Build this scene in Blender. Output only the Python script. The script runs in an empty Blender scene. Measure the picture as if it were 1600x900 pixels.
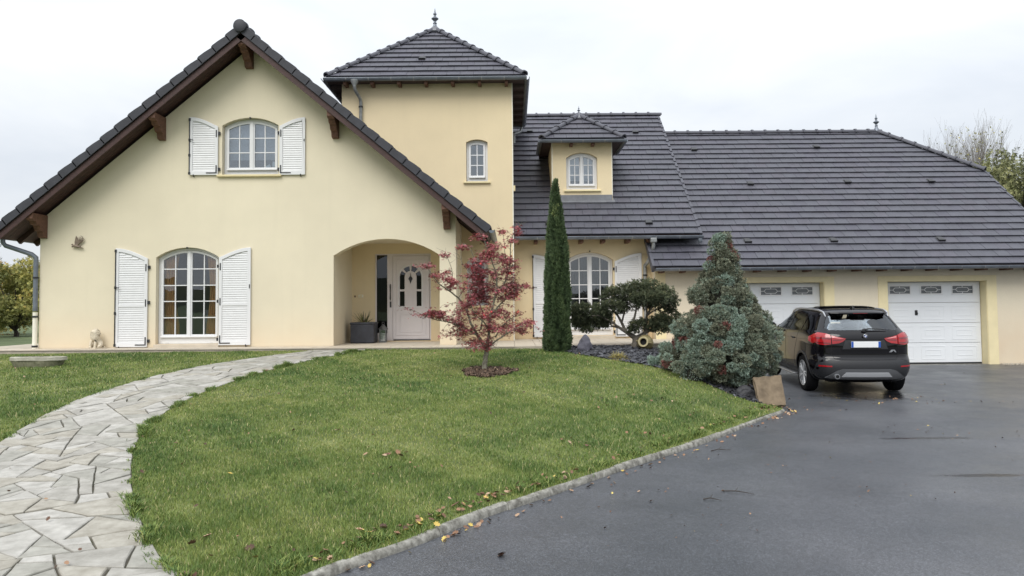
import bpy, bmesh, math, random
import numpy as np
from mathutils import Vector, Matrix, geometry
from mathutils.bvhtree import BVHTree
R = math.radians
rng = random.Random(7)
nr = np.random.default_rng(11)
sc = bpy.context.scene
col = sc.collection

# ------------------------------------------------------------------ camera (eye at the world origin, z = 0 is eye height)
cam = bpy.data.cameras.new('camera'); cam.sensor_width = 36; cam.lens = 27.0
cam.shift_y = -22.4 / 1600; cam.clip_start = 0.1; cam.clip_end = 5000
cam_o = bpy.data.objects.new('camera', cam); col.objects.link(cam_o)
cam_o.matrix_world = Matrix.Rotation(R(92.5), 4, 'X') @ Matrix.Rotation(R(-0.5), 4, 'Z')
sc.camera = cam_o

# ------------------------------------------------------------------ sky: overcast, a little blue showing through
w = bpy.data.worlds.new('World'); sc.world = w; w.use_nodes = True
nt = w.node_tree; nt.nodes.clear()
def N(t, typ, **kw):
    n = t.nodes.new(typ)
    for k, v in kw.items(): setattr(n, k, v)
    return n
sky = N(nt, 'ShaderNodeTexSky', sky_type='NISHITA', sun_disc=False, sun_elevation=R(48), sun_rotation=R(200), air_density=1.0, dust_density=3.0)
skym = N(nt, 'ShaderNodeVectorMath', operation='SCALE'); skym.inputs['Scale'].default_value = 0.10
nt.links.new(sky.outputs[0], skym.inputs[0])
geo = N(nt, 'ShaderNodeTexCoord'); sep = N(nt, 'ShaderNodeSeparateXYZ'); nt.links.new(geo.outputs['Generated'], sep.inputs[0])
# overcast luminance rises smoothly from horizon to zenith
cl = N(nt, 'ShaderNodeMath', operation='MAXIMUM'); cl.inputs[1].default_value = 0.0; nt.links.new(sep.outputs['Z'], cl.inputs[0])
sq = N(nt, 'ShaderNodeMath', operation='POWER'); sq.inputs[1].default_value = 1.5; nt.links.new(cl.outputs[0], sq.inputs[0])
gr = N(nt, 'ShaderNodeMath', operation='MULTIPLY_ADD'); gr.inputs[1].default_value = 1.05; gr.inputs[2].default_value = 0.70
nt.links.new(sq.outputs[0], gr.inputs[0])
mp = N(nt, 'ShaderNodeMapping'); mp.inputs['Scale'].default_value = (1.0, 1.0, 3.2); nt.links.new(geo.outputs['Generated'], mp.inputs[0])
nz = N(nt, 'ShaderNodeTexNoise'); nz.inputs['Scale'].default_value = 2.6; nz.inputs['Detail'].default_value = 5; nz.inputs['Roughness'].default_value = 0.5
nz.inputs['Distortion'].default_value = 0.4
nt.links.new(mp.outputs[0], nz.inputs['Vector'])
crp = N(nt, 'ShaderNodeValToRGB'); crp.color_ramp.elements[0].position = 0.34; crp.color_ramp.elements[1].position = 0.66
crp.color_ramp.elements[0].color = (0.83, 0.885, 0.96, 1); crp.color_ramp.elements[1].color = (1.04, 1.07, 1.10, 1)
nt.links.new(nz.outputs['Fac'], crp.inputs[0])
cm = N(nt, 'ShaderNodeVectorMath', operation='SCALE'); nt.links.new(crp.outputs[0], cm.inputs[0]); nt.links.new(gr.outputs[0], cm.inputs['Scale'])
mixs = N(nt, 'ShaderNodeMix', data_type='RGBA'); mixs.inputs['Factor'].default_value = 0.92
nt.links.new(skym.outputs[0], mixs.inputs['A']); nt.links.new(cm.outputs[0], mixs.inputs['B'])
bg = N(nt, 'ShaderNodeBackground'); bg.inputs['Strength'].default_value = 1.0
nt.links.new(mixs.outputs['Result'], bg.inputs['Color'])
wo = N(nt, 'ShaderNodeOutputWorld'); nt.links.new(bg.outputs[0], wo.inputs[0])

sun = bpy.data.lights.new('sun', 'SUN'); sun.energy = 1.6; sun.angle = R(35); sun.color = (1.0, 0.97, 0.92)
sun_o = bpy.data.objects.new('sun', sun); col.objects.link(sun_o)
sun_o.rotation_euler = (R(42), 0, R(-20))
sc.view_settings.view_transform = 'Standard'; sc.view_settings.look = 'None'
sc.view_settings.gamma = 1; sc.view_settings.use_curve_mapping = False; sc.view_settings.exposure = 0.32
sc.cycles.max_bounces = 6; sc.cycles.transparent_max_bounces = 12

# ------------------------------------------------------------------ materials
def mat(name, c, rough=0.6, var=0.0, nscale=3.0, c2=None, metal=0.0, bump=0.0, bscale=40.0, spec=0.5, coat=0.0, attr=None, ramp=None, bdist=0.01, stretch=None, trans=0.0, sss=0.0, rvar=0.0):
    m = bpy.data.materials.new(name); m.use_nodes = True; t = m.node_tree; b = t.nodes['Principled BSDF']
    b.inputs['Roughness'].default_value = rough; b.inputs['Metallic'].default_value = metal
    b.inputs['Specular IOR Level'].default_value = spec; b.inputs['Coat Weight'].default_value = coat
    b.inputs['Coat Roughness'].default_value = 0.04
    b.inputs['Base Color'].default_value = (*c, 1); m.diffuse_color = (*c, 1)
    if trans: b.inputs['Transmission Weight'].default_value = trans
    g = N(t, 'ShaderNodeNewGeometry'); vec = g.outputs['Position']
    if stretch:
        mm = N(t, 'ShaderNodeMapping'); mm.inputs['Scale'].default_value = stretch; t.links.new(vec, mm.inputs[0]); vec = mm.outputs[0]
    if attr:
        a = N(t, 'ShaderNodeAttribute', attribute_name=attr)
        cr = N(t, 'ShaderNodeValToRGB'); els = cr.color_ramp.elements
        while len(els) < len(ramp): els.new(0.5)
        for e, (p_, cc) in zip(els, ramp): e.position = p_; e.color = (*cc, 1)
        t.links.new(a.outputs['Fac'], cr.inputs[0]); t.links.new(cr.outputs[0], b.inputs['Base Color'])
    elif var or c2:
        n = N(t, 'ShaderNodeTexNoise'); n.inputs['Scale'].default_value = nscale; n.inputs['Detail'].default_value = 8; n.inputs['Roughness'].default_value = 0.62
        t.links.new(vec, n.inputs['Vector'])
        cr = N(t, 'ShaderNodeValToRGB'); cr.color_ramp.elements[0].position = 0.32; cr.color_ramp.elements[1].position = 0.68
        lo = tuple(x * (1 - var) for x in c); hi = c2 if c2 else tuple(min(1, x * (1 + var)) for x in c)
        cr.color_ramp.elements[0].color = (*lo, 1); cr.color_ramp.elements[1].color = (*hi, 1)
        t.links.new(n.outputs['Fac'], cr.inputs[0]); t.links.new(cr.outputs[0], b.inputs['Base Color'])
        if rvar:
            ml = N(t, 'ShaderNodeMath', operation='MULTIPLY_ADD'); ml.inputs[1].default_value = rvar; ml.inputs[2].default_value = rough - rvar / 2
            t.links.new(n.outputs['Fac'], ml.inputs[0]); t.links.new(ml.outputs[0], b.inputs['Roughness'])
    if bump:
        n2 = N(t, 'ShaderNodeTexNoise'); n2.inputs['Scale'].default_value = bscale; n2.inputs['Detail'].default_value = 6
        t.links.new(g.outputs['Position'], n2.inputs['Vector'])
        bp = N(t, 'ShaderNodeBump'); bp.inputs['Strength'].default_value = bump; bp.inputs['Distance'].default_value = bdist
        t.links.new(n2.outputs['Fac'], bp.inputs['Height']); t.links.new(bp.outputs[0], b.inputs['Normal'])
    return m

def render_mat(name, c, dirt=True):
    """roughcast wall paint: fine grain, broad cloudy unevenness, rain streaks and splash dirt near the ground (wear)"""
    m = bpy.data.materials.new(name); m.use_nodes = True; t = m.node_tree; b = t.nodes['Principled BSDF']
    b.inputs['Roughness'].default_value = 0.9; b.inputs['Specular IOR Level'].default_value = 0.2
    g = N(t, 'ShaderNodeNewGeometry')
    n1 = N(t, 'ShaderNodeTexNoise'); n1.inputs['Scale'].default_value = 0.55; n1.inputs['Detail'].default_value = 6; n1.inputs['Roughness'].default_value = 0.6
    t.links.new(g.outputs['Position'], n1.inputs['Vector'])
    c1 = N(t, 'ShaderNodeValToRGB'); c1.color_ramp.elements[0].position = 0.3; c1.color_ramp.elements[1].position = 0.7
    c1.color_ramp.elements[0].color = (*[x * .925 for x in c], 1); c1.color_ramp.elements[1].color = (*[min(1, x * 1.03) for x in c], 1)
    t.links.new(n1.outputs['Fac'], c1.inputs[0])
    n2 = N(t, 'ShaderNodeTexNoise'); n2.inputs['Scale'].default_value = 120; n2.inputs['Detail'].default_value = 3
    t.links.new(g.outputs['Position'], n2.inputs['Vector'])
    m2 = N(t, 'ShaderNodeMix', data_type='RGBA', blend_type='MULTIPLY'); m2.inputs['Factor'].default_value = 0.22
    t.links.new(c1.outputs[0], m2.inputs['A']); t.links.new(n2.outputs['Color'], m2.inputs['B'])
    n2c = N(t, 'ShaderNodeValToRGB'); n2c.color_ramp.elements[0].color = (.55, .55, .55, 1); n2c.color_ramp.elements[0].position = .3; n2c.color_ramp.elements[1].position = .7
    t.links.new(n2.outputs['Fac'], n2c.inputs[0]); t.links.new(n2c.outputs[0], m2.inputs['B'])
    # vertical rain streaks
    mp_ = N(t, 'ShaderNodeMapping'); mp_.inputs['Scale'].default_value = (5, 5, 0.35); t.links.new(g.outputs['Position'], mp_.inputs[0])
    n3 = N(t, 'ShaderNodeTexNoise'); n3.inputs['Scale'].default_value = 1.0; n3.inputs['Detail'].default_value = 6; t.links.new(mp_.outputs[0], n3.inputs['Vector'])
    c3 = N(t, 'ShaderNodeValToRGB'); c3.color_ramp.elements[0].position = 0.52; c3.color_ramp.elements[1].position = 0.8
    c3.color_ramp.elements[0].color = (0, 0, 0, 1); c3.color_ramp.elements[1].color = (0.11, 0.11, 0.11, 1); t.links.new(n3.outputs['Fac'], c3.inputs[0])
    m3 = N(t, 'ShaderNodeMix', data_type='RGBA'); t.links.new(c3.outputs[0], m3.inputs['Factor']); t.links.new(m2.outputs['Result'], m3.inputs['A'])
    m3.inputs['B'].default_value = (*[x * .7 for x in c], 1)
    # warm ground splash dirt on the lowest half metre
    sp = N(t, 'ShaderNodeSeparateXYZ'); t.links.new(g.outputs['Position'], sp.inputs[0])
    n4 = N(t, 'ShaderNodeTexNoise'); n4.inputs['Scale'].default_value = 1.6; n4.inputs['Detail'].default_value = 7; t.links.new(g.outputs['Position'], n4.inputs['Vector'])
    mr = N(t, 'ShaderNodeMapRange'); mr.inputs['From Min'].default_value = -0.85; mr.inputs['From Max'].default_value = 0.05
    mr.inputs['To Min'].default_value = 0.9; mr.inputs['To Max'].default_value = 0.0; t.links.new(sp.outputs['Z'], mr.inputs['Value'])
    mu = N(t, 'ShaderNodeMath', operation='MULTIPLY'); t.links.new(mr.outputs[0], mu.inputs[0]); t.links.new(n4.outputs['Fac'], mu.inputs[1])
    m4 = N(t, 'ShaderNodeMix', data_type='RGBA'); t.links.new(mu.outputs[0], m4.inputs['Factor']); t.links.new(m3.outputs['Result'], m4.inputs['A'])
    m4.inputs['B'].default_value = (c[0] * 0.86, c[1] * 0.74, c[2] * 0.66, 1)
    t.links.new(m4.outputs['Result'], b.inputs['Base Color'])
    bp = N(t, 'ShaderNodeBump'); bp.inputs['Strength'].default_value = 0.35; bp.inputs['Distance'].default_value = 0.004
    t.links.new(n2.outputs['Fac'], bp.inputs['Height']); t.links.new(bp.outputs[0], b.inputs['Normal'])
    m.diffuse_color = (*c, 1)
    return m

def glass_mat(name, tint, refl, rough=0.0):
    m = bpy.data.materials.new(name); m.use_nodes = True; t = m.node_tree; t.nodes.clear()
    o = N(t, 'ShaderNodeOutputMaterial'); mx = N(t, 'ShaderNodeMixShader'); tr = N(t, 'ShaderNodeBsdfTransparent'); gl = N(t, 'ShaderNodeBsdfGlossy')
    tr.inputs[0].default_value = (*tint, 1); gl.inputs['Roughness'].default_value = rough; gl.inputs[0].default_value = (.92, .96, 1, 1)
    fr = N(t, 'ShaderNodeFresnel'); fr.inputs['IOR'].default_value = 1.5
    ad = N(t, 'ShaderNodeMath', operation='ADD', use_clamp=True); ad.inputs[1].default_value = refl; t.links.new(fr.outputs[0], ad.inputs[0])
    # slight waviness of the sheet
    g = N(t, 'ShaderNodeNewGeometry'); n = N(t, 'ShaderNodeTexNoise'); n.inputs['Scale'].default_value = 1.5; t.links.new(g.outputs['Position'], n.inputs['Vector'])
    bp = N(t, 'ShaderNodeBump'); bp.inputs['Strength'].default_value = 0.03; bp.inputs['Distance'].default_value = 0.05
    t.links.new(n.outputs['Fac'], bp.inputs['Height']); t.links.new(bp.outputs[0], gl.inputs['Normal'])
    t.links.new(ad.outputs[0], mx.inputs[0]); t.links.new(tr.outputs[0], mx.inputs[1]); t.links.new(gl.outputs[0], mx.inputs[2]); t.links.new(mx.outputs[0], o.inputs[0])
    return m

# ------------------------------------------------------------------ mesh helpers
class MB:
    """collects shapes; build() links them as ONE object"""
    def __init__(s): s.v = []; s.f = []; s.uvm = []
    def add(s, vs, fs):
        o = len(s.v); s.v += [tuple(x) for x in vs]; s.f += [tuple(i + o for i in f) for f in fs]; return s
    def box(s, x0, x1, y0, y1, z0, z1):
        vs = [(x0, y0, z0), (x1, y0, z0), (x1, y1, z0), (x0, y1, z0), (x0, y0, z1), (x1, y0, z1), (x1, y1, z1), (x0, y1, z1)]
        return s.add(vs, [(0, 3, 2, 1), (4, 5, 6, 7), (0, 1, 5, 4), (1, 2, 6, 5), (2, 3, 7, 6), (3, 0, 4, 7)])
    def obox(s, M, sx, sy, sz):
        vs = [M @ Vector((a * sx / 2, b * sy / 2, c * sz / 2)) for c in (-1, 1) for a, b in ((-1, -1), (1, -1), (1, 1), (-1, 1))]
        return s.add(vs, [(0, 3, 2, 1), (4, 5, 6, 7), (0, 1, 5, 4), (1, 2, 6, 5), (2, 3, 7, 6), (3, 0, 4, 7)])
    def prism(s, poly, f0, f1, holes=()):
        """poly: 2D outline (list), f0/f1 map a 2D point to 3D for the two faces; holes: list of outlines"""
        loops = [list(poly)] + [list(h) for h in holes]
        flat = [p for l in loops for p in l]
        if holes or True:
            tris = geometry.tessellate_polygon([[Vector((p[0], p[1], 0)) for p in l] for l in loops])
        n = len(flat); vs = [f0(p) for p in flat] + [f1(p) for p in flat]
        fs = []
        for a, b, c in tris: fs.append((a, b, c)); fs.append((a + n, c + n, b + n))
        o = 0
        for l in loops:
            k = len(l)
            for i in range(k):
                j = (i + 1) % k; fs.append((o + i, o + j, n + o + j, n + o + i))
            o += k
        return s.add(vs, fs)
    def xz(s, poly, y0, y1, holes=()):
        return s.prism(poly, lambda p: (p[0], y0, p[1]), lambda p: (p[0], y1, p[1]), holes)
    def yz(s, poly, x0, x1, holes=()):
        return s.prism(poly, lambda p: (x0, p[0], p[1]), lambda p: (x1, p[0], p[1]), holes)
    def xy(s, poly, z0, z1, holes=()):
        return s.prism(poly, lambda p: (p[0], p[1], z0), lambda p: (p[0], p[1], z1), holes)
    def tube(s, pts, r, n=8, cap=True):
        pts = [Vector(p) for p in pts]; rs = r if isinstance(r, (list, tuple)) else [r] * len(pts)
        rings = []; up = None
        for i, p in enumerate(pts):
            d = (pts[min(i + 1, len(pts) - 1)] - pts[max(i - 1, 0)])
            if d.length < 1e-9: d = Vector((0, 0, 1))
            d.normalize()
            if up is None: up = Vector((0, 0, 1)) if abs(d.z) < .9 else Vector((1, 0, 0))
            a = d.cross(up)
            if a.length < 1e-4: a = d.orthogonal()
            a.normalize(); b = a.cross(d); up = b
            rings.append([p + (a * math.cos(2 * math.pi * k / n) + b * math.sin(2 * math.pi * k / n)) * rs[i] for k in range(n)])
        vs = [v for ring in rings for v in ring]; fs = []
        for i in range(len(pts) - 1):
            for k in range(n):
                k2 = (k + 1) % n; fs.append((i * n + k, i * n + k2, (i + 1) * n + k2, (i + 1) * n + k))
        if cap: fs.append(tuple(range(n - 1, -1, -1))); fs.append(tuple((len(pts) - 1) * n + k for k in range(n)))
        return s.add(vs, fs)
    def lathe(s, prof, c=(0, 0, 0), n=16, M=None, cap=True):
        """prof: (r, z) list"""
        vs = []
        for r_, z_ in prof:
            for k in range(n):
                a = 2 * math.pi * k / n; p = Vector((r_ * math.cos(a), r_ * math.sin(a), z_))
                vs.append((M @ p) if M else (p + Vector(c)))
        fs = []
        for i in range(len(prof) - 1):
            for k in range(n):
                k2 = (k + 1) % n; fs.append((i * n + k, i * n + k2, (i + 1) * n + k2, (i + 1) * n + k))
        if cap: fs.append(tuple(range(n - 1, -1, -1))); fs.append(tuple((len(prof) - 1) * n + k for k in range(n)))
        return s.add(vs, fs)
    def mesh(s, name, m=None, smooth=False, fix=True):
        me = bpy.data.meshes.new(name); me.from_pydata(s.v, [], s.f)
        if fix:
            b = bmesh.new(); b.from_mesh(me); bmesh.ops.recalc_face_normals(b, faces=b.faces); b.to_mesh(me); b.free()
        if m: me.materials.append(m)
        if smooth:
            me.polygons.foreach_set('use_smooth', [True] * len(me.polygons)); me.set_sharp_from_angle(angle=R(38))
        me.update(); return me
    def build(s, name, m, parent=None, smooth=False, bevel=0.0, **kw):
        me = s.mesh(name, m, smooth); mi = kw.pop('mi', None)
        if mi:
            for x in mi[0]: me.materials.append(x)
            me.polygons.foreach_set('material_index', mi[1])
        return link(name, me, parent, bevel=bevel, **kw)

def link(name, me, parent=None, loc=None, rot=None, mw=None, bevel=0.0, **kw):
    o = bpy.data.objects.new(name, me); col.objects.link(o)
    if parent is not None:
        o.parent = parent
        if parent.type == 'EMPTY' and parent.get('world_parts'): o.matrix_parent_inverse = Matrix.Translation(-parent.location)
    if mw is not None: o.matrix_basis = mw
    if loc is not None: o.location = loc
    if rot is not None: o.rotation_euler = rot
    if bevel:
        md = o.modifiers.new('bevel', 'BEVEL'); md.width = bevel; md.segments = 2; md.limit_method = 'ANGLE'; md.angle_limit = R(40)
    for k, v in kw.items(): o[k] = v
    return o

def thing(name, label, cat, loc=(0, 0, 0), group=None, rot=None, world=True):
    """an Empty at the thing's base; with world=True the parts are built in world coordinates"""
    o = bpy.data.objects.new(name, None); col.objects.link(o); o.location = loc; o.empty_display_size = 0.2
    o['label'] = label; o['category'] = cat
    if group: o['group'] = group
    if rot: o.rotation_euler = rot
    if world: o['world_parts'] = 1
    return o
def tag(o, label, cat, group=None, kind=None):
    o['label'] = label
    if cat: o['category'] = cat
    if group: o['group'] = group
    if kind: o['kind'] = kind
    return o

def arch(x0, x1, zs, zt, n=12):
    """points of a segmental arch from (x1, zs) over the top to (x0, zs)"""
    h = zt - zs; w_ = (x1 - x0) / 2; rr = (w_ * w_ + h * h) / (2 * h); cz = zt - rr; cx = (x0 + x1) / 2
    a0 = math.asin(w_ / rr)
    return [(cx + rr * math.sin(a0 - 2 * a0 * i / n), cz + rr * math.cos(a0 - 2 * a0 * i / n)) for i in range(n + 1)]
def archpoly(x0, x1, z0, zs, zt, n=12):
    return [(x0, z0), (x1, z0)] + arch(x0, x1, zs, zt, n)
def archz(x, x0, x1, zs, zt):
    h = zt - zs; w_ = (x1 - x0) / 2; rr = (w_ * w_ + h * h) / (2 * h); cz = zt - rr; cx = (x0 + x1) / 2
    return cz + math.sqrt(max(0, rr * rr - (x - cx) ** 2))
def clip(poly, a, b, c):
    """keep the side a*x + b*y <= c of a 2D polygon"""
    out = []
    for i in range(len(poly)):
        p, q = poly[i], poly[(i + 1) % len(poly)]
        dp = a * p[0] + b * p[1] - c; dq = a * q[0] + b * q[1] - c
        if dp <= 0: out.append(p)
        if (dp < 0 < dq) or (dq < 0 < dp):
            t_ = dp / (dp - dq); out.append((p[0] + (q[0] - p[0]) * t_, p[1] + (q[1] - p[1]) * t_))
    return out
def clip_convex(poly, hull):
    """clip by a counter-clockwise convex hull"""
    for i in range(len(hull)):
        x0, y0 = hull[i]; x1, y1 = hull[(i + 1) % len(hull)]
        a, b = (y1 - y0), -(x1 - x0); poly = clip(poly, a, b, a * x0 + b * y0)
        if len(poly) < 3: return []
    return poly
def area(poly):
    return abs(sum(poly[i][0] * poly[(i + 1) % len(poly)][1] - poly[(i + 1) % len(poly)][0] * poly[i][1] for i in range(len(poly)))) / 2

def np_mesh(name, V, F, m, tone=None, smooth=False, tone_name='tone'):
    """V (n,3) F (m,3) arrays -> mesh"""
    me = bpy.data.meshes.new(name)
    me.vertices.add(len(V)); me.vertices.foreach_set('co', np.ascontiguousarray(V, dtype=np.float32).ravel())
    k = F.shape[1]
    me.loops.add(F.size); me.loops.foreach_set('vertex_index', np.ascontiguousarray(F, dtype=np.int32).ravel())
    me.polygons.add(len(F)); me.polygons.foreach_set('loop_start', np.arange(0, F.size, k, dtype=np.int32))
    me.polygons.foreach_set('loop_total', np.full(len(F), k, dtype=np.int32))
    if smooth: me.polygons.foreach_set('use_smooth', np.ones(len(F), dtype=bool))
    if m: me.materials.append(m)
    if tone is not None:
        a = me.attributes.new(tone_name, 'FLOAT', 'POINT'); a.data.foreach_set('value', np.ascontiguousarray(tone, dtype=np.float32))
    me.update(calc_edges=True); return me

def rot_from(d, spin, flat=None):
    """rotation matrices (n,3,3): local y along d, random spin about it"""
    d = d / np.linalg.norm(d, axis=1, keepdims=True)
    ref = np.where(np.abs(d[:, 2:3]) < 0.95, np.array([[0, 0, 1.]]), np.array([[1., 0, 0]]))
    x = np.cross(d, ref); x /= np.linalg.norm(x, axis=1, keepdims=True); z = np.cross(x, d)
    c, s_ = np.cos(spin)[:, None], np.sin(spin)[:, None]
    x2 = x * c + z * s_; z2 = -x * s_ + z * c
    return np.stack([x2, d, z2], axis=2)
def scatter(base_v, base_f, P, M, S, tone):
    """copies of a small base shape -> V, F, tone"""
    n, k = len(P), len(base_v)
    V = np.einsum('nij,kj->nki', M, base_v) * S[:, None, None] + P[:, None, :]
    F = base_f[None] + (np.arange(n) * k)[:, None, None]
    return V.reshape(-1, 3), F.reshape(-1, base_f.shape[1]), np.repeat(tone, k)
LEAF_V = np.array([(0, 0, 0), (.28, .4, .06), (0, 1, 0), (-.28, .4, .06)]); LEAF_F = np.array([(0, 1, 2), (0, 2, 3)])
# spray: three narrow leaflets fanning out of one point
def _spray(k=3, wd=.13, ang=40):
    v = []; f = []
    for i in range(k):
        a = R(-ang + 2 * ang * i / (k - 1)); l = 1 if i == k // 2 else .8
        c, s_ = math.sin(a), math.cos(a); o = len(v)
        v += [(0, 0, 0), (c * l * .5 + s_ * wd, s_ * l * .5 - c * wd, .05 * (i - 1)), (c * l, s_ * l, .12 * (i - 1)), (c * l * .5 - s_ * wd, s_ * l * .5 + c * wd, .05)]
        f += [(o, o + 1, o + 2), (o, o + 2, o + 3)]
    return np.array(v, float), np.array(f)
SPRAY_V, SPRAY_F = _spray()
STAR_V, STAR_F = _spray(5, .12, 75)

# ------------------------------------------------------------------ material set
M = {}
M['wall'] = render_mat('cream_render', (.765, .69, .525))
M['wall_t'] = render_mat('warm_render', (.80, .67, .445))
M['wall_g'] = render_mat('pale_render', (.75, .67, .52))
M['yellow'] = mat('yellow_band_paint', (.75, .65, .40), .85, var=.05, nscale=4, bump=.2, bscale=150, bdist=.003)
M['corner'] = mat('pale_corner_paint', (.78, .75, .64), .8, var=.04)
M['tile'] = mat('slate_grey_concrete_tile', (.076, .077, .094), .60, var=.16, nscale=2.3, bump=.3, bscale=60, bdist=.004, spec=.45, rvar=.25)
M['tile_b'] = mat('worn_concrete_tile', (.083, .081, .099), .64, var=.18, nscale=3.1, bump=.3, bscale=60, bdist=.004, spec=.4, rvar=.25)
M['tile_c'] = mat('darker_concrete_tile', (.070, .069, .088), .58, var=.18, nscale=2.7, bump=.3, bscale=60, bdist=.004, spec=.45, rvar=.25)
M['tile_dark'] = mat('dark_verge_tile', (.040, .041, .050), .6, var=.2, nscale=5, bump=.3, bscale=60, bdist=.004, spec=.4)
M['wood'] = mat('red_brown_stained_wood', (.050, .022, .019), .6, var=.3, nscale=6, stretch=(3, .6, 3), bump=.25, bscale=30)
M['wood_end'] = mat('weathered_rafter_wood', (.125, .058, .036), .65, var=.35, nscale=20)
M['wood_dark'] = mat('dark_soffit_boards', (.060, .040, .040), .7, var=.3, nscale=8, stretch=(6, .6, 6))
M['zinc'] = mat('zinc_sheet', (.17, .19, .22), .42, var=.2, nscale=5, metal=.4, rvar=.2)
M['zinc_pale'] = mat('pale_zinc_pipe', (.30, .31, .31), .45, var=.25, nscale=9, metal=.5)
M['lead'] = mat('lead_flashing', (.19, .195, .21), .55, var=.2, nscale=4, metal=.3)
M['pvc'] = mat('white_pvc', (.71, .71, .715), .38, var=.02, nscale=3, spec=.5)
M['pvc_door'] = mat('white_door_pvc', (.68, .63, .63), .38, var=.03, nscale=2)
M['slat'] = mat('white_slat_pvc', (.68, .68, .68), .4, var=.04, nscale=9)
M['black'] = mat('black_iron', (.02, .02, .022), .45, var=.2, nscale=30)
M['glass'] = glass_mat('window_glass', (.84, .86, .87), .045)
M['glass_up'] = glass_mat('upper_window_glass', (.80, .84, .87), .11)
M['glass_dk'] = glass_mat('smoked_glass', (.16, .13, .13), .02)
M['room'] = mat('dim_room_walls', (.32, .28, .24), .9)
M['curtain'] = mat('orange_curtain_cloth', (.75, .33, .08), .85, var=.25, nscale=5, stretch=(8, 8, .3), c2=(.9, .55, .2))
M['blind'] = mat('grey_blind_cloth', (.62, .63, .66), .85, var=.06)
M['gdoor'] = mat('white_garage_door', (.74, .76, .78), .45, var=.03, nscale=1.2, bump=.12, bscale=25, bdist=.003)
M['tread'] = mat('beige_terrace_tile', (.52, .455, .365), .6, var=.10, nscale=3.5, bump=.15, bscale=60, bdist=.003)
M['grout'] = mat('grey_grout', (.24, .21, .17), .9, var=.15)
# ------------------------------------------------------------------ terrain: thin-plate surface through surveyed heights
TZ = -0.83      # terrace level
CP = np.array([
 (4.34,12.5,-1.66),(2.40,9.7,-1.675),(1.03,8.02,-1.68),(.33,7.1,-1.68),(-.33,6.25,-1.68),(-.76,5.6,-1.68),(-1.28,4.93,-1.685),(-2.5,3.8,-1.67),(-4,3,-1.68),(-3.5,1.5,-1.70),(-9,1.5,-1.72),
 (1.28,15.3,-.94),(2.33,14,-1.07),(3.25,13,-1.28),(3.9,12.75,-1.52),(4.2,12.5,-1.62),(4.05,12.05,-1.645),(3.4,11.15,-1.66),
 (-13,16.2,-.95),(-10,16.3,-.91),(-6,16.3,-.89),(-3,16.2,-.885),(0,16.3,-.885),(1,16.3,-.885),(3.2,17,-.95),(4.2,17,-1.15),(5,15.2,-1.50),(5.1,17.5,-1.45),(4.9,13.5,-1.62),
 (-.5,13.3,-1.1),(-.5,10,-1.36),(-8,10,-1.36),(-12,10,-1.36),(-5,7,-1.53),(-8,5,-1.63),(-30,16,-.97),(-30,10,-1.35),(-30,5,-1.6),(-20,2,-1.7)])
def _phi(r2): return np.where(r2 > 1e-12, r2 * np.log(np.maximum(r2, 1e-12)), 0.)
_n = len(CP); _K = _phi(((CP[:, None, :2] - CP[None, :, :2]) ** 2).sum(-1)) + np.eye(_n) * 0.05
_P = np.c_[np.ones(_n), CP[:, :2]]
_A = np.block([[_K, _P], [_P.T, np.zeros((3, 3))]]); _W = np.linalg.solve(_A, np.r_[CP[:, 2], 0, 0, 0])
def HV(P):
    P = np.asarray(P, float).reshape(-1, 2); out = np.empty(len(P))
    for i in range(0, len(P), 20000):
        q = P[i:i + 20000]; out[i:i + 20000] = _phi(((q[:, None] - CP[None, :, :2]) ** 2).sum(-1)) @ _W[:_n] + np.c_[np.ones(len(q)), q] @ _W[_n:]
    return out
def H(x, y): return float(HV([(x, y)])[0])
def AV(P):
    """asphalt level: flat, then a gentle ramp up to the garage"""
    P = np.asarray(P, float).reshape(-1, 2); return np.interp(P[:, 1], [10, 15, 19.4], [-1.72, -1.66, -1.53])
def AZ(x, y): return float(AV([(x, y)])[0])
# ------------------------------------------------------------------ ground materials
M['lawn'] = mat('lawn_soil_and_thatch', (.085, .125, .033), .95, var=.4, nscale=2.2, c2=(.15, .175, .055), bump=.5, bscale=50, bdist=.01)
M['meadow'] = mat('meadow_grass', (.065, .105, .035), .95, var=.3, nscale=.6, c2=(.11, .14, .05), bump=.5, bscale=20, bdist=.02)
M['soil'] = mat('dark_bed_soil', (.030, .024, .019), .95, var=.4, nscale=9, bump=.6, bscale=35, bdist=.02)
M['mortar'] = mat('path_mortar', (.20, .175, .14), .95, var=.3, nscale=6, c2=(.10, .10, .06), bump=.5, bscale=60, bdist=.006)
M['kerb'] = mat('lichened_kerb_concrete', (.15, .14, .115), .9, var=.5, nscale=14, c2=(.36, .35, .31), bump=.6, bscale=70, bdist=.006)
M['earth'] = mat('bare_earth', (.12, .10, .075), .95, var=.3, nscale=1)

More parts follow.
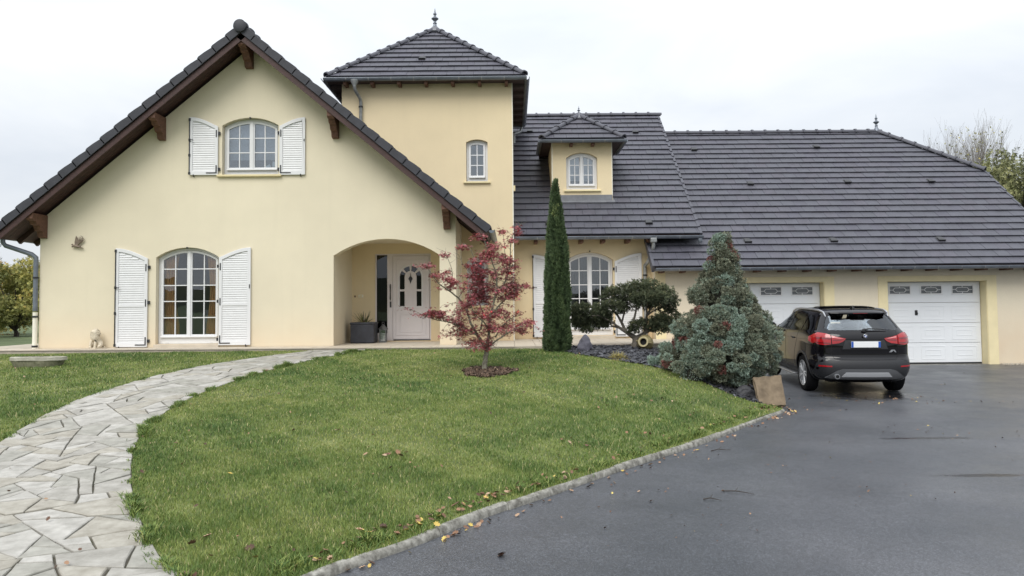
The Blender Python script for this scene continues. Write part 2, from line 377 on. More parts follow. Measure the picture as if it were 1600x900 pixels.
def asphalt_mat():
    m = bpy.data.materials.new('wet_asphalt'); m.use_nodes = True; t = m.node_tree; b = t.nodes['Principled BSDF']
    g = N(t, 'ShaderNodeNewGeometry'); P = g.outputs['Position']; L = t.links.new
    def noise(s, d=6, r=.6, v=None):
        n = N(t, 'ShaderNodeTexNoise'); n.inputs['Scale'].default_value = s; n.inputs['Detail'].default_value = d; n.inputs['Roughness'].default_value = r; L(v or P, n.inputs['Vector']); return n.outputs['Fac']
    def ramp(f, p0, c0, p1, c1):
        r = N(t, 'ShaderNodeValToRGB'); r.color_ramp.elements[0].position = p0; r.color_ramp.elements[1].position = p1
        r.color_ramp.elements[0].color = (*c0, 1); r.color_ramp.elements[1].color = (*c1, 1); L(f, r.inputs[0]); return r.outputs[0]
    def mx(f, a, b_, bt='MIX'):
        n = N(t, 'ShaderNodeMix', data_type='RGBA', blend_type=bt)
        if isinstance(f, float): n.inputs['Factor'].default_value = f
        else: L(f, n.inputs['Factor'])
        L(a, n.inputs['A']); L(b_, n.inputs['B']) if not isinstance(b_, tuple) else setattr(n.inputs['B'], 'default_value', (*b_, 1)); return n.outputs['Result']
    grain = ramp(noise(170, 3), .36, (.30,) * 3, .70, (1.9,) * 3)
    vor = N(t, 'ShaderNodeTexVoronoi'); vor.inputs['Scale'].default_value = 95; L(P, vor.inputs['Vector'])
    chips = ramp(vor.outputs['Color'], .45, (.8,) * 3, .95, (2.6,) * 3)
    broad = ramp(noise(.55, 5, .55), .30, (.033, .037, .044), .72, (.074, .077, .086))
    c = mx(.75, broad, grain, 'MULTIPLY'); c = mx(.5, c, chips, 'MULTIPLY')
    # wetter darker patches: noise plus three hollows where water stands
    hol = []
    for (cx, cy, rx, ry) in ((5.35, 9.9, .60, .10), (4.75, 7.75, .55, .08), (6.6, 14.1, 1.05, .62)):
        mp_ = N(t, 'ShaderNodeMapping', vector_type='POINT'); mp_.inputs['Location'].default_value = (-cx / rx, -cy / ry, 0); mp_.inputs['Scale'].default_value = (1 / rx, 1 / ry, 0)
        L(P, mp_.inputs[0]); ln = N(t, 'ShaderNodeVectorMath', operation='LENGTH'); L(mp_.outputs[0], ln.inputs[0])
        nn = N(t, 'ShaderNodeMath', operation='MULTIPLY_ADD'); nn.inputs[1].default_value = 1.3; nn.inputs[2].default_value = -.65; L(noise(3.5, 4), nn.inputs[0])
        ad = N(t, 'ShaderNodeMath', operation='ADD'); L(ln.outputs['Value'], ad.inputs[0]); L(nn.outputs[0], ad.inputs[1])
        mr = N(t, 'ShaderNodeMapRange'); mr.inputs['From Min'].default_value = .65; mr.inputs['From Max'].default_value = 1.1; mr.inputs['To Min'].default_value = 1; mr.inputs['To Max'].default_value = 0
        L(ad.outputs[0], mr.inputs['Value']); hol.append(mr.outputs[0])
    h = hol[0]
    for k in hol[1:]:
        n = N(t, 'ShaderNodeMath', operation='MAXIMUM'); L(h, n.inputs[0]); L(k, n.inputs[1]); h = n.outputs[0]
    c = mx(h, c, (.016, .016, .018))
    L(c, b.inputs['Base Color'])
    # damp film: roughness wanders
    rr = N(t, 'ShaderNodeMapRange'); rr.inputs['From Min'].default_value = .35; rr.inputs['From Max'].default_value = .65; rr.inputs['To Min'].default_value = .29; rr.inputs['To Max'].default_value = .50
    L(noise(.8, 6, .65), rr.inputs['Value'])
    r2 = N(t, 'ShaderNodeMix', data_type='FLOAT'); L(h, r2.inputs['Factor']); L(rr.outputs[0], r2.inputs['A']); r2.inputs['B'].default_value = .26; L(r2.outputs['Result'], b.inputs['Roughness'])
    b.inputs['Specular IOR Level'].default_value = .55
    bp = N(t, 'ShaderNodeBump'); bp.inputs['Distance'].default_value = .006
    st = N(t, 'ShaderNodeMapRange'); st.inputs['To Min'].default_value = .55; st.inputs['To Max'].default_value = .08; L(h, st.inputs['Value']); L(st.outputs[0], bp.inputs['Strength'])
    L(noise(150, 3), bp.inputs['Height']); L(bp.outputs[0], b.inputs['Normal'])
    return m
M['asphalt'] = asphalt_mat()

# ------------------------------------------------------------------ ground sheets
def inside(poly, P):
    P = np.asarray(P); x, y = P[:, 0], P[:, 1]; r = np.zeros(len(P), bool); n = len(poly)
    for i in range(n):
        (x0, y0), (x1, y1) = poly[i], poly[(i + 1) % n]
        if y0 == y1: continue
        r ^= ((y0 > y) != (y1 > y)) & (x < (x1 - x0) * (y - y0) / (y1 - y0) + x0)
    return r
def smooth_line(pts, k=4):
    """Catmull-Rom through the points"""
    out = []; P = [Vector((*p, 0)) if len(p) == 2 else Vector(p) for p in pts]
    for i in range(len(P) - 1):
        a, b, c, d = P[max(i - 1, 0)], P[i], P[i + 1], P[min(i + 2, len(P) - 1)]
        for j in range(k):
            t_ = j / k
            out.append(.5 * ((2 * b) + (c - a) * t_ + (2 * a - 5 * b + 4 * c - d) * t_ ** 2 + (3 * b - a - 3 * c + d) * t_ ** 3))
    out.append(P[-1]); return [(p.x, p.y) for p in out]
def sheet(name, poly, step, zf, m, kind='structure', skirt=0.0, parent=None):
    xs = [p[0] for p in poly]; ys = [p[1] for p in poly]
    g = np.array([(x, y) for x in np.arange(min(xs) + step / 2, max(xs), step) for y in np.arange(min(ys) + step / 2, max(ys), step)])
    g = g[inside(poly, g)] if len(g) else g.reshape(0, 2)
    n = len(poly); V = [Vector(p) for p in poly] + [Vector(p) for p in g]
    vo, eo, fo, *_ = geometry.delaunay_2d_cdt(V, [(i, (i + 1) % n) for i in range(n)], [], 1, 1e-4)
    P = np.array([(v.x, v.y) for v in vo]); z = zf(P)
    vs = [(p[0], p[1], zz) for p, zz in zip(P, z)]; fs = [tuple(f) for f in fo]
    if skirt:
        bz = len(vs); pz = zf(np.array(poly))
        vs += [(p[0], p[1], zz) for p, zz in zip(poly, pz)] + [(p[0], p[1], zz - skirt) for p, zz in zip(poly, pz)]
        fs += [(bz + i, bz + (i + 1) % n, bz + n + (i + 1) % n, bz + n + i) for i in range(n)]
    me = bpy.data.meshes.new(name); me.from_pydata(vs, [], fs)
    b = bmesh.new(); b.from_mesh(me)
    bmesh.ops.recalc_face_normals(b, faces=b.faces)
    for f in b.faces:
        if abs(f.normal.z) > .3 and f.normal.z < 0: f.normal_flip()
    b.to_mesh(me); b.free(); me.materials.append(m); me.polygons.foreach_set('use_smooth', [True] * len(me.polygons))
    o = link(name, me, parent)
    if kind: o['kind'] = kind
    return o

KERB = smooth_line([(-1.62, 4.42), (-1.28, 4.93), (-1.05, 5.27), (-.76, 5.63), (-.33, 6.30), (.337, 7.15), (1.05, 8.08), (2.40, 9.75), (3.52, 11.3), (4.18, 12.15), (4.34, 12.5), (4.34, 12.95)], 5)
PATH_R = smooth_line([(-1.62, 4.2), (-1.99, 4.82), (-2.31, 5.12), (-2.74, 5.76), (-3.33, 6.78), (-4.0, 8.2), (-4.45, 9.66), (-4.56, 11.68), (-4.11, 14.1), (-3.2, 15.98), (-2.7, 16.35)], 4)
PATH_L = smooth_line([(-3.2, 3.4), (-3.9, 4.5), (-4.6, 5.7), (-5.15, 6.9), (-5.66, 8.54), (-6.13, 10.4), (-6.2, 12.04), (-5.8, 13.94), (-4.89, 15.44), (-4.2, 16.35)], 4)
BED = [(.66, 16.25), (1.25, 15.22), (1.9, 14.44), (2.32, 14.04), (2.61, 13.78), (3.17, 12.92), (3.60, 12.42), (3.95, 12.35)]
lawn_m = [(-1.60, 4.44)] + KERB[1:] + [(4.2, 12.9), (3.95, 12.35)] + BED[::-1][1:] + [(.66, 16.25)] + PATH_R[::-1]
def dedupe(p):
    o = []
    for q in p:
        if not o or (q[0] - o[-1][0]) ** 2 + (q[1] - o[-1][1]) ** 2 > 1e-4: o.append(q)
    return o
lawn_m = dedupe(lawn_m)
lawn_l = dedupe([(-30, 16.35), (-30, 2.5), (-3.2, 2.5)] + PATH_L)
bed_p = dedupe(BED + [(4.38, 12.95), (4.45, 14.0), (4.75, 15.5), (4.85, 17.3), (3.3, 17.15), (.66, 16.45)])
path_p = dedupe(PATH_R + PATH_L[::-1] + [(-3.2, 2.0), (-1.0, 2.0), (-1.3, 3.6)])
sheet('lawn', lawn_m, .35, HV, M['lawn'], skirt=.15)
sheet('lawn', lawn_l, .8, HV, M['lawn'])
sheet('planting_bed', bed_p, .3, lambda P: HV(P) - .01, M['soil'])
path_o = sheet('garden_path', path_p, .4, lambda P: HV(P) - .012, M['mortar'])
drive = [(-1.3, 3.6), (-1.0, 2.0), (-1.0, -12), (34, -12), (34, 19.45), (3.7, 19.45), (3.7, 17.4), (4.6, 17.3), (4.7, 15.5), (4.38, 14.0), (4.30, 12.9)] + [(p[0] - .06, p[1] + .04) for p in KERB[::-1][2:]]
sheet('driveway', dedupe(drive), .9, AV, M['asphalt'])
# broad ground under and beyond everything
xs = np.unique(np.r_[-900, -400, -200, -100, -60, np.arange(-36, 37, 2.0), 60, 100, 200, 400, 900]); ys = np.unique(np.r_[-900, -400, -150, -60, -30, np.arange(-14, 40, 1.0), 60, 120, 250, 500, 1200])
X, Y_ = np.meshgrid(xs, ys); fl = np.interp(Y_, [2, 16, 17.5], [-1.95, -1.12, -1.0]); fr = np.interp(Y_, [19.9, 22.5], [-1.95, -1.0])
t_ = np.clip((X + 14) / 13., 0, 1); gz = fl * (1 - t_) + fr * t_; gz = np.where((Y_ < 16.5) & (X > -31), np.minimum(gz, np.interp(Y_, [2, 16.5], [-2.1, -1.25])), gz)
gz += np.where(Y_ > 60, (Y_ - 60) * .004, 0)
F = np.array([(j * len(xs) + i, j * len(xs) + i + 1, (j + 1) * len(xs) + i + 1, (j + 1) * len(xs) + i) for j in range(len(ys) - 1) for i in range(len(xs) - 1)])
g_o = link('ground', np_mesh('ground', np.c_[X.ravel(), Y_.ravel(), gz.ravel()], F, M['meadow'], smooth=True)); g_o['kind'] = 'structure'
# wooded ridge behind the camera and far hills (what the panes reflect)
M['hill'] = mat('far_wooded_hill', (.030, .045, .022), .95, var=.4, nscale=.02, c2=(.07, .075, .03))
def hill(x0, x1, y, d, h, seed):
    r_ = random.Random(seed); n = 60; vs = []; 
    for i in range(n + 1):
        x = x0 + (x1 - x0) * i / n; k = h * (.6 + .25 * math.sin(i * .21 + seed) + .15 * math.sin(i * .53 + seed * 2)) * min(1, i / 6, (n - i) / 6) + r_.uniform(0, h * .03)
        vs += [(x, y, -3), (x, y + d * .5, k), (x, y + d, -3)]
    fs = []
    for i in range(n): a = i * 3; fs += [(a, a + 3, a + 4, a + 1), (a + 1, a + 4, a + 5, a + 2)]
    me = bpy.data.meshes.new('hill'); me.from_pydata(vs, [], fs); me.materials.append(M['hill']); o = link('hill', me); o['kind'] = 'structure'
hill(-420, 420, -330, -80, 19, 3); hill(-700, 300, 700, 120, 14, 5)

# ------------------------------------------------------------------ flagstones: irregular slabs from a relaxed cell pattern, each a part of the path
M['stones'] = []
for i, (c, c2) in enumerate((((.28, .265, .23), (.37, .355, .32)), ((.26, .25, .215), (.35, .34, .30)), ((.34, .325, .29), (.44, .425, .39)), ((.29, .265, .215), (.38, .36, .31)))):
    M['stones'].append(mat('pale_flagstone_' + 'abcd'[i], c, .75, var=.22, nscale=7, c2=c2, bump=.55, bscale=22, bdist=.008, rvar=.2))
def voronoi(seeds, bound, nb=26):
    S = np.array(seeds); out = []
    for i, s_ in enumerate(S):
        d = ((S - s_) ** 2).sum(1); idx = np.argsort(d)[1:nb]
        poly = [(s_[0] - 1.5, s_[1] - 1.5), (s_[0] + 1.5, s_[1] - 1.5), (s_[0] + 1.5, s_[1] + 1.5), (s_[0] - 1.5, s_[1] + 1.5)]
        for j in idx:
            q = S[j]; a, b = q - s_; c = (q @ q - s_ @ s_) / 2; poly = clip(poly, a, b, c)
            if len(poly) < 3: break
        out.append(poly)
    return out
def centre(poly):
    return (sum(p[0] for p in poly) / len(poly), sum(p[1] for p in poly) / len(poly))
def path_cells():
    cl = list(zip(PATH_L, PATH_R)); r_ = random.Random(5); n_l, n_r = len(PATH_L), len(PATH_R)
    L = lambda t: PATH_L[min(n_l - 1, int(t * (n_l - 1)))]
    # quadrilateral strips across the path keep the cells inside the curved outline
    arcs = {id(p_): np.r_[0, np.cumsum([math.dist(a_, b_) for a_, b_ in zip(p_, p_[1:])])] for p_ in (PATH_L, PATH_R)}
    def edge(poly, t):
        L_ = arcs[id(poly)]; s__ = t * L_[-1]; i = max(0, min(int(np.searchsorted(L_, s__) - 1), len(poly) - 2)); f = (s__ - L_[i]) / (L_[i + 1] - L_[i])
        return (poly[i][0] * (1 - f) + poly[i + 1][0] * f, poly[i][1] * (1 - f) + poly[i + 1][1] * f)
    ln = 14.6; W = 1.9
    def uv2w(u, v):
        a = edge(PATH_L, v / ln); b = edge(PATH_R, v / ln); s_ = u / W
        return (a[0] * (1 - s_) + b[0] * s_, a[1] * (1 - s_) + b[1] * s_)
    # crazy paving: pieces broken again and again across their longer side
    def crack(poly, out):
        ar = area(poly)
        if ar < r_.choice((.06, .10, .15, .21, .29)): out.append(poly); return
        cx, cy = centre(poly); sxx = sum((p[0] - cx) ** 2 for p in poly); syy = sum((p[1] - cy) ** 2 for p in poly); sxy = sum((p[0] - cx) * (p[1] - cy) for p in poly)
        an = .5 * math.atan2(2 * sxy, sxx - syy) + r_.gauss(0, .42); nx, ny = math.cos(an), math.sin(an); ox_, oy_ = cx + r_.gauss(0, .16) * math.sqrt(ar), cy + r_.gauss(0, .16) * math.sqrt(ar); c_ = nx * ox_ + ny * oy_
        A, B = clip(poly, nx, ny, c_), clip(poly, -nx, -ny, -c_)
        if len(A) < 3 or len(B) < 3 or min(area(A), area(B)) < .022: out.append(poly); return
        crack(A, out); crack(B, out)
    cells = []
    for k in range(9): crack([(0, ln * k / 9), (W, ln * k / 9 + .0), (W, ln * (k + 1) / 9), (0, ln * (k + 1) / 9)], cells)
    res = []
    for c in cells:
        c = clip_convex(c, [(0, 0), (W, 0), (W, ln), (0, ln)])
        if len(c) < 3 or area(c) < .012: continue
        # densify, wobble, map
        pts = []
        for i in range(len(c)):
            p, q = c[i], c[(i + 1) % len(c)]; d = math.dist(p, q)
            if d < .03: continue
            k = max(1, int(d / .13))
            for j in range(k): t0 = j / k; pts.append((p[0] + (q[0] - p[0]) * t0, p[1] + (q[1] - p[1]) * t0))
        if len(pts) < 3: continue
        cx, cy = centre(pts); g = .013
        sh = []
        for p in pts:
            d = math.dist(p, (cx, cy)); k = max(.3, 1 - .68 * g * r_.uniform(.9, 1.8) / max(d, .05)); sh.append((cx + (p[0] - cx) * k, cy + (p[1] - cy) * k))
        res.append([uv2w(*p) for p in sh])
    # bottom corner beyond the ribbon: a few more stones toward the driveway
    return res
def add_stone(poly, h=.012):
    cx, cy = centre(poly); hz = HV(poly); tilt = (rng.uniform(-.012, .012), rng.uniform(-.012, .012)); up = h + rng.uniform(-.004, .006); mb = MB()
    n = len(poly); base = [(p[0], p[1], z - .02) for p, z in zip(poly, hz)]
    lip = [(p[0], p[1], z + up - .006 + tilt[0] * (p[0] - cx) + tilt[1] * (p[1] - cy)) for p, z in zip(poly, hz)]
    top = [(cx + (p[0] - cx) * .955, cy + (p[1] - cy) * .955, z + up + tilt[0] * (p[0] - cx) + tilt[1] * (p[1] - cy) + rng.uniform(-.002, .002)) for p, z in zip(poly, hz)]
    fs = [(i, (i + 1) % n, n + (i + 1) % n, n + i) for i in range(n)] + [(n + i, n + (i + 1) % n, 2 * n + (i + 1) % n, 2 * n + i) for i in range(n)] + [tuple(range(2 * n, 3 * n))]
    me = bpy.data.meshes.new('flagstone'); me.from_pydata(base + lip + top, [], fs); me.materials.append(rng.choice(M['stones']))
    b = bmesh.new(); b.from_mesh(me); bmesh.ops.recalc_face_normals(b, faces=b.faces); b.to_mesh(me); b.free()
    link('flagstone', me, path_o)
for c in path_cells(): add_stone(c)
# stones of the widening foot of the path (left of the kerb)
def patch_cells(poly, sp, seed):
    r_ = random.Random(seed); xs = [p[0] for p in poly]; ys = [p[1] for p in poly]; seeds = []
    for _ in range(1500):
        p = (r_.uniform(min(xs) - .3, max(xs) + .3), r_.uniform(min(ys) - .3, max(ys) + .3))
        if all(math.dist(p, q) > sp for q in seeds): seeds.append(p)
    out = []
    for c in voronoi(seeds, None):
        c = clip_convex(c, poly)
        if len(c) < 3 or area(c) < .015: continue
        cx, cy = centre(c); out.append([(cx + (p[0] - cx) * .93, cy + (p[1] - cy) * .93) for p in c])
    return out
for c in patch_cells([(-3.25, 2.3), (-1.15, 2.3), (-1.66, 4.15), (-3.15, 3.36)], .30, 4): add_stone(c)

# ------------------------------------------------------------------ kerb stones: one curved concrete edging in separate lengths
kerb_o = thing('lawn_kerb', 'weathered rounded concrete kerb curving between lawn and asphalt driveway', 'kerb', (KERB[0][0], KERB[0][1], -1.72))
def along(line, s0, s1, k=5):
    P = [Vector((*p, 0)) for p in line]; L_ = [0]
    for a, b in zip(P, P[1:]): L_.append(L_[-1] + (b - a).length)
    def at(s):
        s = max(0, min(s, L_[-1]))
        for i in range(len(P) - 1):
            if s <= L_[i + 1] + 1e-9: return P[i].lerp(P[i + 1], (s - L_[i]) / max(1e-9, L_[i + 1] - L_[i]))
        return P[-1]
    return [at(s0 + (s1 - s0) * i / k) for i in range(k + 1)], L_[-1]
_, KL = along(KERB, 0, 1)
s_ = 0.0
while s_ < KL - .05:
    e_ = min(KL, s_ + .9); pts, _ = along(KERB, s_ + .003, e_ - .003); mb = MB(); prof = [(-.036, -.12), (-.036, .035), (-.022, .056), (.014, .060), (.034, .044), (.042, .012), (.044, -.12)]; n = len(prof)
    dz = rng.uniform(-.006, .006); off = rng.uniform(-.006, .006); vs = []
    for i, p in enumerate(pts):
        d = (pts[min(i + 1, 5)] - pts[max(i - 1, 0)]).normalized(); nrm = Vector((d.y, -d.x, 0))
        for a, z in prof: q = p + nrm * (a + off + rng.uniform(-.004, .004)); vs.append((q.x, q.y, -1.72 + z + dz + rng.uniform(-.003, .003)))
    fs = [(i * n + k, i * n + (k + 1) % n, (i + 1) * n + (k + 1) % n, (i + 1) * n + k) for i in range(5) for k in range(n)] + [tuple(range(n)), tuple(5 * n + k for k in range(n))]
    mb.add(vs, fs); mb.build('kerb_stone', M['kerb'], kerb_o, smooth=True); s_ = e_
# ------------------------------------------------------------------ THE HOUSE (one thing; every wall, roof, window, shutter... a part)
house = thing('house', 'large cream rendered house with dark tiled roofs, square tower and double garage', 'house', (-3, 20, TZ))
BZ = -1.3      # wall feet go below the terrace
def wall_xz(poly, y0, y1, m, holes=(), name='wall', **kw): return MB().xz(poly, y0, y1, holes).build(name, m, house, **kw)

# -- left gable block: front wall with two windows and the porch arch
RS = .83
def gz(x, top=6.27): return top - RS * abs(x + 5.90)
LWIN = (-7.98, -6.575, -.76, 1.185, 1.405); UWIN = (-6.52, -5.25, 3.035, 4.16, 4.335); PORCH = (-4.0, -1.622, TZ, 1.19, 1.56)
uo = .33
out = [(-10.59, BZ), (-4.0, BZ), (-4.0, TZ), ] 
front = [(-10.59, BZ), (PORCH[0], BZ)] + [(PORCH[0], PORCH[3])] + arch(PORCH[0], PORCH[1], PORCH[3], PORCH[4])[::-1][1:-1] + [(PORCH[1], PORCH[3]), (PORCH[1], BZ), (-1.256, BZ), (-1.256, gz(-1.256) - uo), (-5.90, gz(-5.90) - uo), (-10.59, gz(-10.59) - uo)]
wall_xz(front, 17.2, 17.5, M['wall'], [archpoly(*LWIN), archpoly(*UWIN)])
MB().yz([(17.5, BZ), (26, BZ), (26, gz(-10.59) - uo), (17.5, gz(-10.59) - uo)], -10.59, -10.29).build('wall', M['wall'], house)
# right side wall of the porch with its own arched opening
side = [(17.5, BZ), (17.62, BZ), (17.62, 1.05)] + [(p[0], p[1]) for p in arch(17.62, 19.02, 1.05, 1.42)[::-1][1:-1]] + [(19.02, 1.05), (19.02, BZ), (19.2, BZ), (19.2, 2.02), (17.5, 2.02)]
MB().yz(side, -1.256, -1.556).build('wall', M['wall'], house)
MB().yz([(17.5, BZ), (19.2, BZ), (19.2, 2.3), (17.5, 2.3)], -4.3, -4.0).build('wall', M['wall'], house)      # inner left porch wall
MB().box(-4.0, -1.556, 17.5, 19.2, 1.62, 1.78).build('porch_ceiling', M['wall'], house)
wall_xz([(-10.59, BZ), (-1.256, BZ), (-1.256, gz(-1.256) - uo), (-5.90, gz(-5.9) - uo), (-10.59, gz(-10.59) - uo)], 26, 26.3, M['wall'])
MB().box(-10.29, -4.3, 21.0, 21.1, TZ, 5.0).build('room_wall', M['room'], house)
MB().box(-10.29, -4.3, 17.5, 21.0, 2.05, 2.2).build('room_ceiling', M['room'], house)
MB().box(-10.29, -4.3, 17.5, 21.0, TZ - .15, TZ - .02).build('room_floor', M['wood'], house)

# -- tower
TX0, TX1, TY0, TY1 = -4.262, .04, 19.2, 23.45
DOOR = (-3.43, -2.03, TZ + .02, 1.365); TW = (-1.13, -.588, 3.165, 4.165, 4.235); TWL = (-1.13, -.588, .05, 1.15, 1.27)
wall_xz([(TX0, BZ), (TX1, BZ), (TX1, 5.74), (TX0, 5.74)], TY0, TY0 + .3, M['wall_t'], [[(DOOR[0], DOOR[2]), (DOOR[1], DOOR[2]), (DOOR[1], DOOR[3]), (DOOR[0], DOOR[3])], archpoly(*TW), archpoly(*TWL)])
MB().yz([(TY0 + .3, BZ), (TY1, BZ), (TY1, 5.74), (TY0 + .3, 5.74)], TX0, TX0 + .3).build('wall', M['wall_t'], house)
MB().yz([(TY0 + .3, BZ), (TY1, BZ), (TY1, 5.74), (TY0 + .3, 5.74)], TX1 - .3, TX1).build('wall', M['wall_t'], house)
wall_xz([(TX0 + .3, BZ), (TX1 - .3, BZ), (TX1 - .3, 5.74), (TX0 + .3, 5.74)], TY1 - .3, TY1, M['wall_t'])
MB().box(TX0 + .3, TX1 - .3, TY0 + .3, TY1 - .3, 2.2, 2.35).build('room_floor', M['room'], house)
MB().box(TX1 - .012, TX1 + .014, TY0 - .014, TY0 + .02, BZ, 5.70).build('corner_bead', M['corner'], house)

# -- middle block
MWIN = (1.43, 2.635, -.75, 1.22, 1.42)
wall_xz([(TX1, BZ), (3.63, BZ), (3.63, 1.95), (TX1, 1.95)], 20.0, 20.3, M['wall_t'], [archpoly(*MWIN)])
wall_xz([(3.63, BZ), (4.5, BZ), (4.5, 1.95), (3.63, 1.95)], 20.0, 20.3, M['wall_t'])
MB().yz([(20.3, BZ), (29.6, BZ), (29.6, 1.95), (24.8, 5.86), (20.3, 2.2)], 4.2, 4.5).build('wall', M['wall_t'], house)
wall_xz([(TX1, BZ), (4.2, BZ), (4.2, 1.95), (TX1, 1.95)], 29.3, 29.6, M['wall_t'])
MB().box(TX1, 4.2, 22.6, 22.7, TZ, 2.1).build('room_wall', M['room'], house)
MB().box(TX1, 4.2, 20.3, 22.6, 2.1, 2.2).build('room_ceiling', M['room'], house)

# -- garage wing
GD = [(9.442, 11.94, -1.56, .575), (5.36, 7.857, -1.56, .575)]
notch = []
gw = [(3.62, -1.9), (GD[1][0], -1.9), (GD[1][0], .575), (GD[1][1], .575), (GD[1][1], -1.9), (GD[0][0], -1.9), (GD[0][0], .575), (GD[0][1], .575), (GD[0][1], -1.9), (13.75, -1.9), (13.75, 1.1), (3.62, 1.1)]
wall_xz(gw, 19.33, 19.63, M['wall_g'])
MB().yz([(19.63, -1.9), (29.4, -1.9), (29.4, 1.1), (26.2, 3.5), (22.6, 3.5), (19.63, 1.3)], 13.45, 13.75).build('wall', M['wall_g'], house)
MB().yz([(19.63, -1.9), (20.0, -1.9), (20.0, 1.4), (19.63, 1.1)], 3.62, 3.92).build('wall', M['wall_t'], house)
wall_xz([(4.5, -1.9), (13.45, -1.9), (13.45, 1.1), (4.5, 1.1)], 29.1, 29.4, M['wall_g'])
for g in GD:  # painted band round each door opening, 12 mm proud
    b = MB(); b.box(g[0] - .235, g[0], 19.316, 19.33, -1.6, .575 + .125); b.box(g[1], g[1] + .245, 19.316, 19.33, -1.6, .575 + .125); b.box(g[0], g[1], 19.316, 19.33, .575, .575 + .125)
    b.build('door_surround', M['yellow'], house)
    b = MB(); b.box(g[0] - .004, g[0] + .012, 19.332, 19.6, -1.6, .57); b.box(g[1] - .012, g[1] + .004, 19.332, 19.6, -1.6, .57); b.box(g[0] + .012, g[1] - .012, 19.332, 19.6, .56, .578)
    b.build('reveal', M['yellow'], house)
MB().box(3.60, 3.86, 19.318, 19.33, -1.6, 1.0).build('corner_band', M['yellow'], house)

# ------------------------------------------------------------------ ROOFS: laid tile by tile
ALLT = []      # (projected size, builder data) of every tile; the 300 that show largest become parts of their own
PW, PL = .333, .305
class Plane:
    """roof slope: o = eave origin, u along the eave, v up the slope (unit vectors), n = outward normal"""
    def __init__(s, o, u, v):
        s.o = Vector(o); s.u = Vector(u).normalized(); s.v = Vector(v).normalized(); s.n = s.u.cross(s.v)
        if s.n.z < 0: s.n = -s.n
    def p(s, a, b, h=0.): return s.o + s.u * a + s.v * b + s.n * h
def lay(plane, hull, roof, m, pw=PW, pl=PL, shift=0.0):
    """hull: convex counter-clockwise outline in (u, v)"""
    us = [h[0] for h in hull]; vs_ = [h[1] for h in hull]; row = 0; v = 0.0
    while v < max(vs_) - .02:
        off = (row % 2) * pw / 2 + shift; u = math.floor((min(us) - off) / pw) * pw + off
        while u < max(us):
            q = [(u + .003, v - .018), (u + pw - .003, v - .018), (u + pw - .003, v + pl + .045), (u + .003, v + pl + .045)]
            full = all(min(us) - 1e-6 <= a <= max(us) + 1e-6 for a, b in q)
            c = clip_convex(q, [(a, b) for a, b in hull])
            if len(c) >= 3 and area(c) > .004:
                wp = plane.p(u + pw / 2, v + pl / 2); d = wp.length; facing = max(0, -(wp.normalized() @ plane.n))
                sx = wp.x / wp.y * 1200 + 800; sy = 480 - wp.z / wp.y * 1200
                vis = facing > .02 and -30 < sx < 1630 and -20 < sy < 900 and area(c) > .06 and not (1128 < sx < 1010)
                ALLT.append((facing / d / d if vis else 0, plane, c, v, roof, m, rng.uniform(-.003, .003)))
            u += pw
        row += 1; v += pl
def tile_geo(plane, c, v0, jit, local=False):
    top = lambda b: .057 - .047 * min(1, max(0, (b - v0 + .015) / (PL + .06))) + jit
    n = len(c); P = [plane.p(a, b, top(b) - .028) for a, b in c] + [plane.p(a, b, top(b)) for a, b in c]
    tri = [(0, i, i + 1) for i in range(1, n - 1)]
    fs = [tuple(n + i for i in range(n))] + [(i, (i + 1) % n, n + (i + 1) % n, n + i) for i in range(n)] + [tuple(reversed(range(n)))]
    return P, fs
def finish_tiles(limit=300):
    ALLT.sort(key=lambda t_: -t_[0]); rest = {}
    for k, (s_, plane, c, v0, roof, m, jit) in enumerate(ALLT):
        P, fs = tile_geo(plane, c, v0, jit)
        vi = rng.choice((0, 0, 0, 1, 2)) if m is M['tile'] else 0
        if k < limit and s_ > 0: MB().add(P, fs).build('tile', (m, M['tile_b'], M['tile_c'])[vi], roof)
        else:
            e = rest.setdefault((roof.name, m.name), (roof, m, MB(), [])); e[2].add(P, fs); e[3].extend([vi] * len(fs))
    for roof, m, mb, mi in rest.values(): mb.build('tile_courses', m, roof, kind='stuff', mi=([M['tile_b'], M['tile_c']], mi))
def capline(a, b, roof, m, name='ridge_tile', r=.095, step=.40, up=Vector((0, 0, 1)), overlap=.05, mesh=None):
    """half-round caps laid along a ridge or hip from a (low) to b (high), one mesh data shared"""
    a, b = Vector(a), Vector(b); L = (b - a).length; n = max(1, round(L / step)); d = (b - a).normalized(); st = L / n
    x = d.cross(up).normalized(); z = x.cross(d)
    prof = [(math.cos(R(t_)), math.sin(R(t_))) for t_ in range(-12, 193, 17)]; k = len(prof); mb = MB(); vs = []
    for s0, rr in ((0, r * 1.30), (.055, r * 1.34), (.062, r * 1.0), (st + overlap, r * .95)):
        vs += [(px * rr, s0, pz * rr * .8) for px, pz in prof]
    for s0, rr in ((0, r * .9), (st + overlap, r * .75)): vs += [(px * rr, s0, pz * rr * .8 - .005) for px, pz in prof]
    fs = [(i * k + j, i * k + j + 1, (i + 1) * k + j + 1, (i + 1) * k + j) for i in range(3) for j in range(k - 1)]
    fs += [(4 * k + j, 4 * k + j + 1, j + 1, j) for j in range(k - 1)] + [(3 * k + j, 3 * k + j + 1, 5 * k + j + 1, 5 * k + j) for j in range(k - 1)] + [(4 * k + j, 5 * k + j, 5 * k + j + 1, 4 * k + j + 1) for j in range(k - 1)]
    me = MB().add(vs, fs).mesh(name, m, True)
    rot = Matrix(((x.x, d.x, z.x), (x.y, d.y, z.y), (x.z, d.z, z.z))).to_4x4()
    for i in range(n): link(name, me, roof, mw=Matrix.Translation(a + d * (i * st)) @ rot)
def roof_part(mb, m, name='roof'): return mb.build(name, m, house)
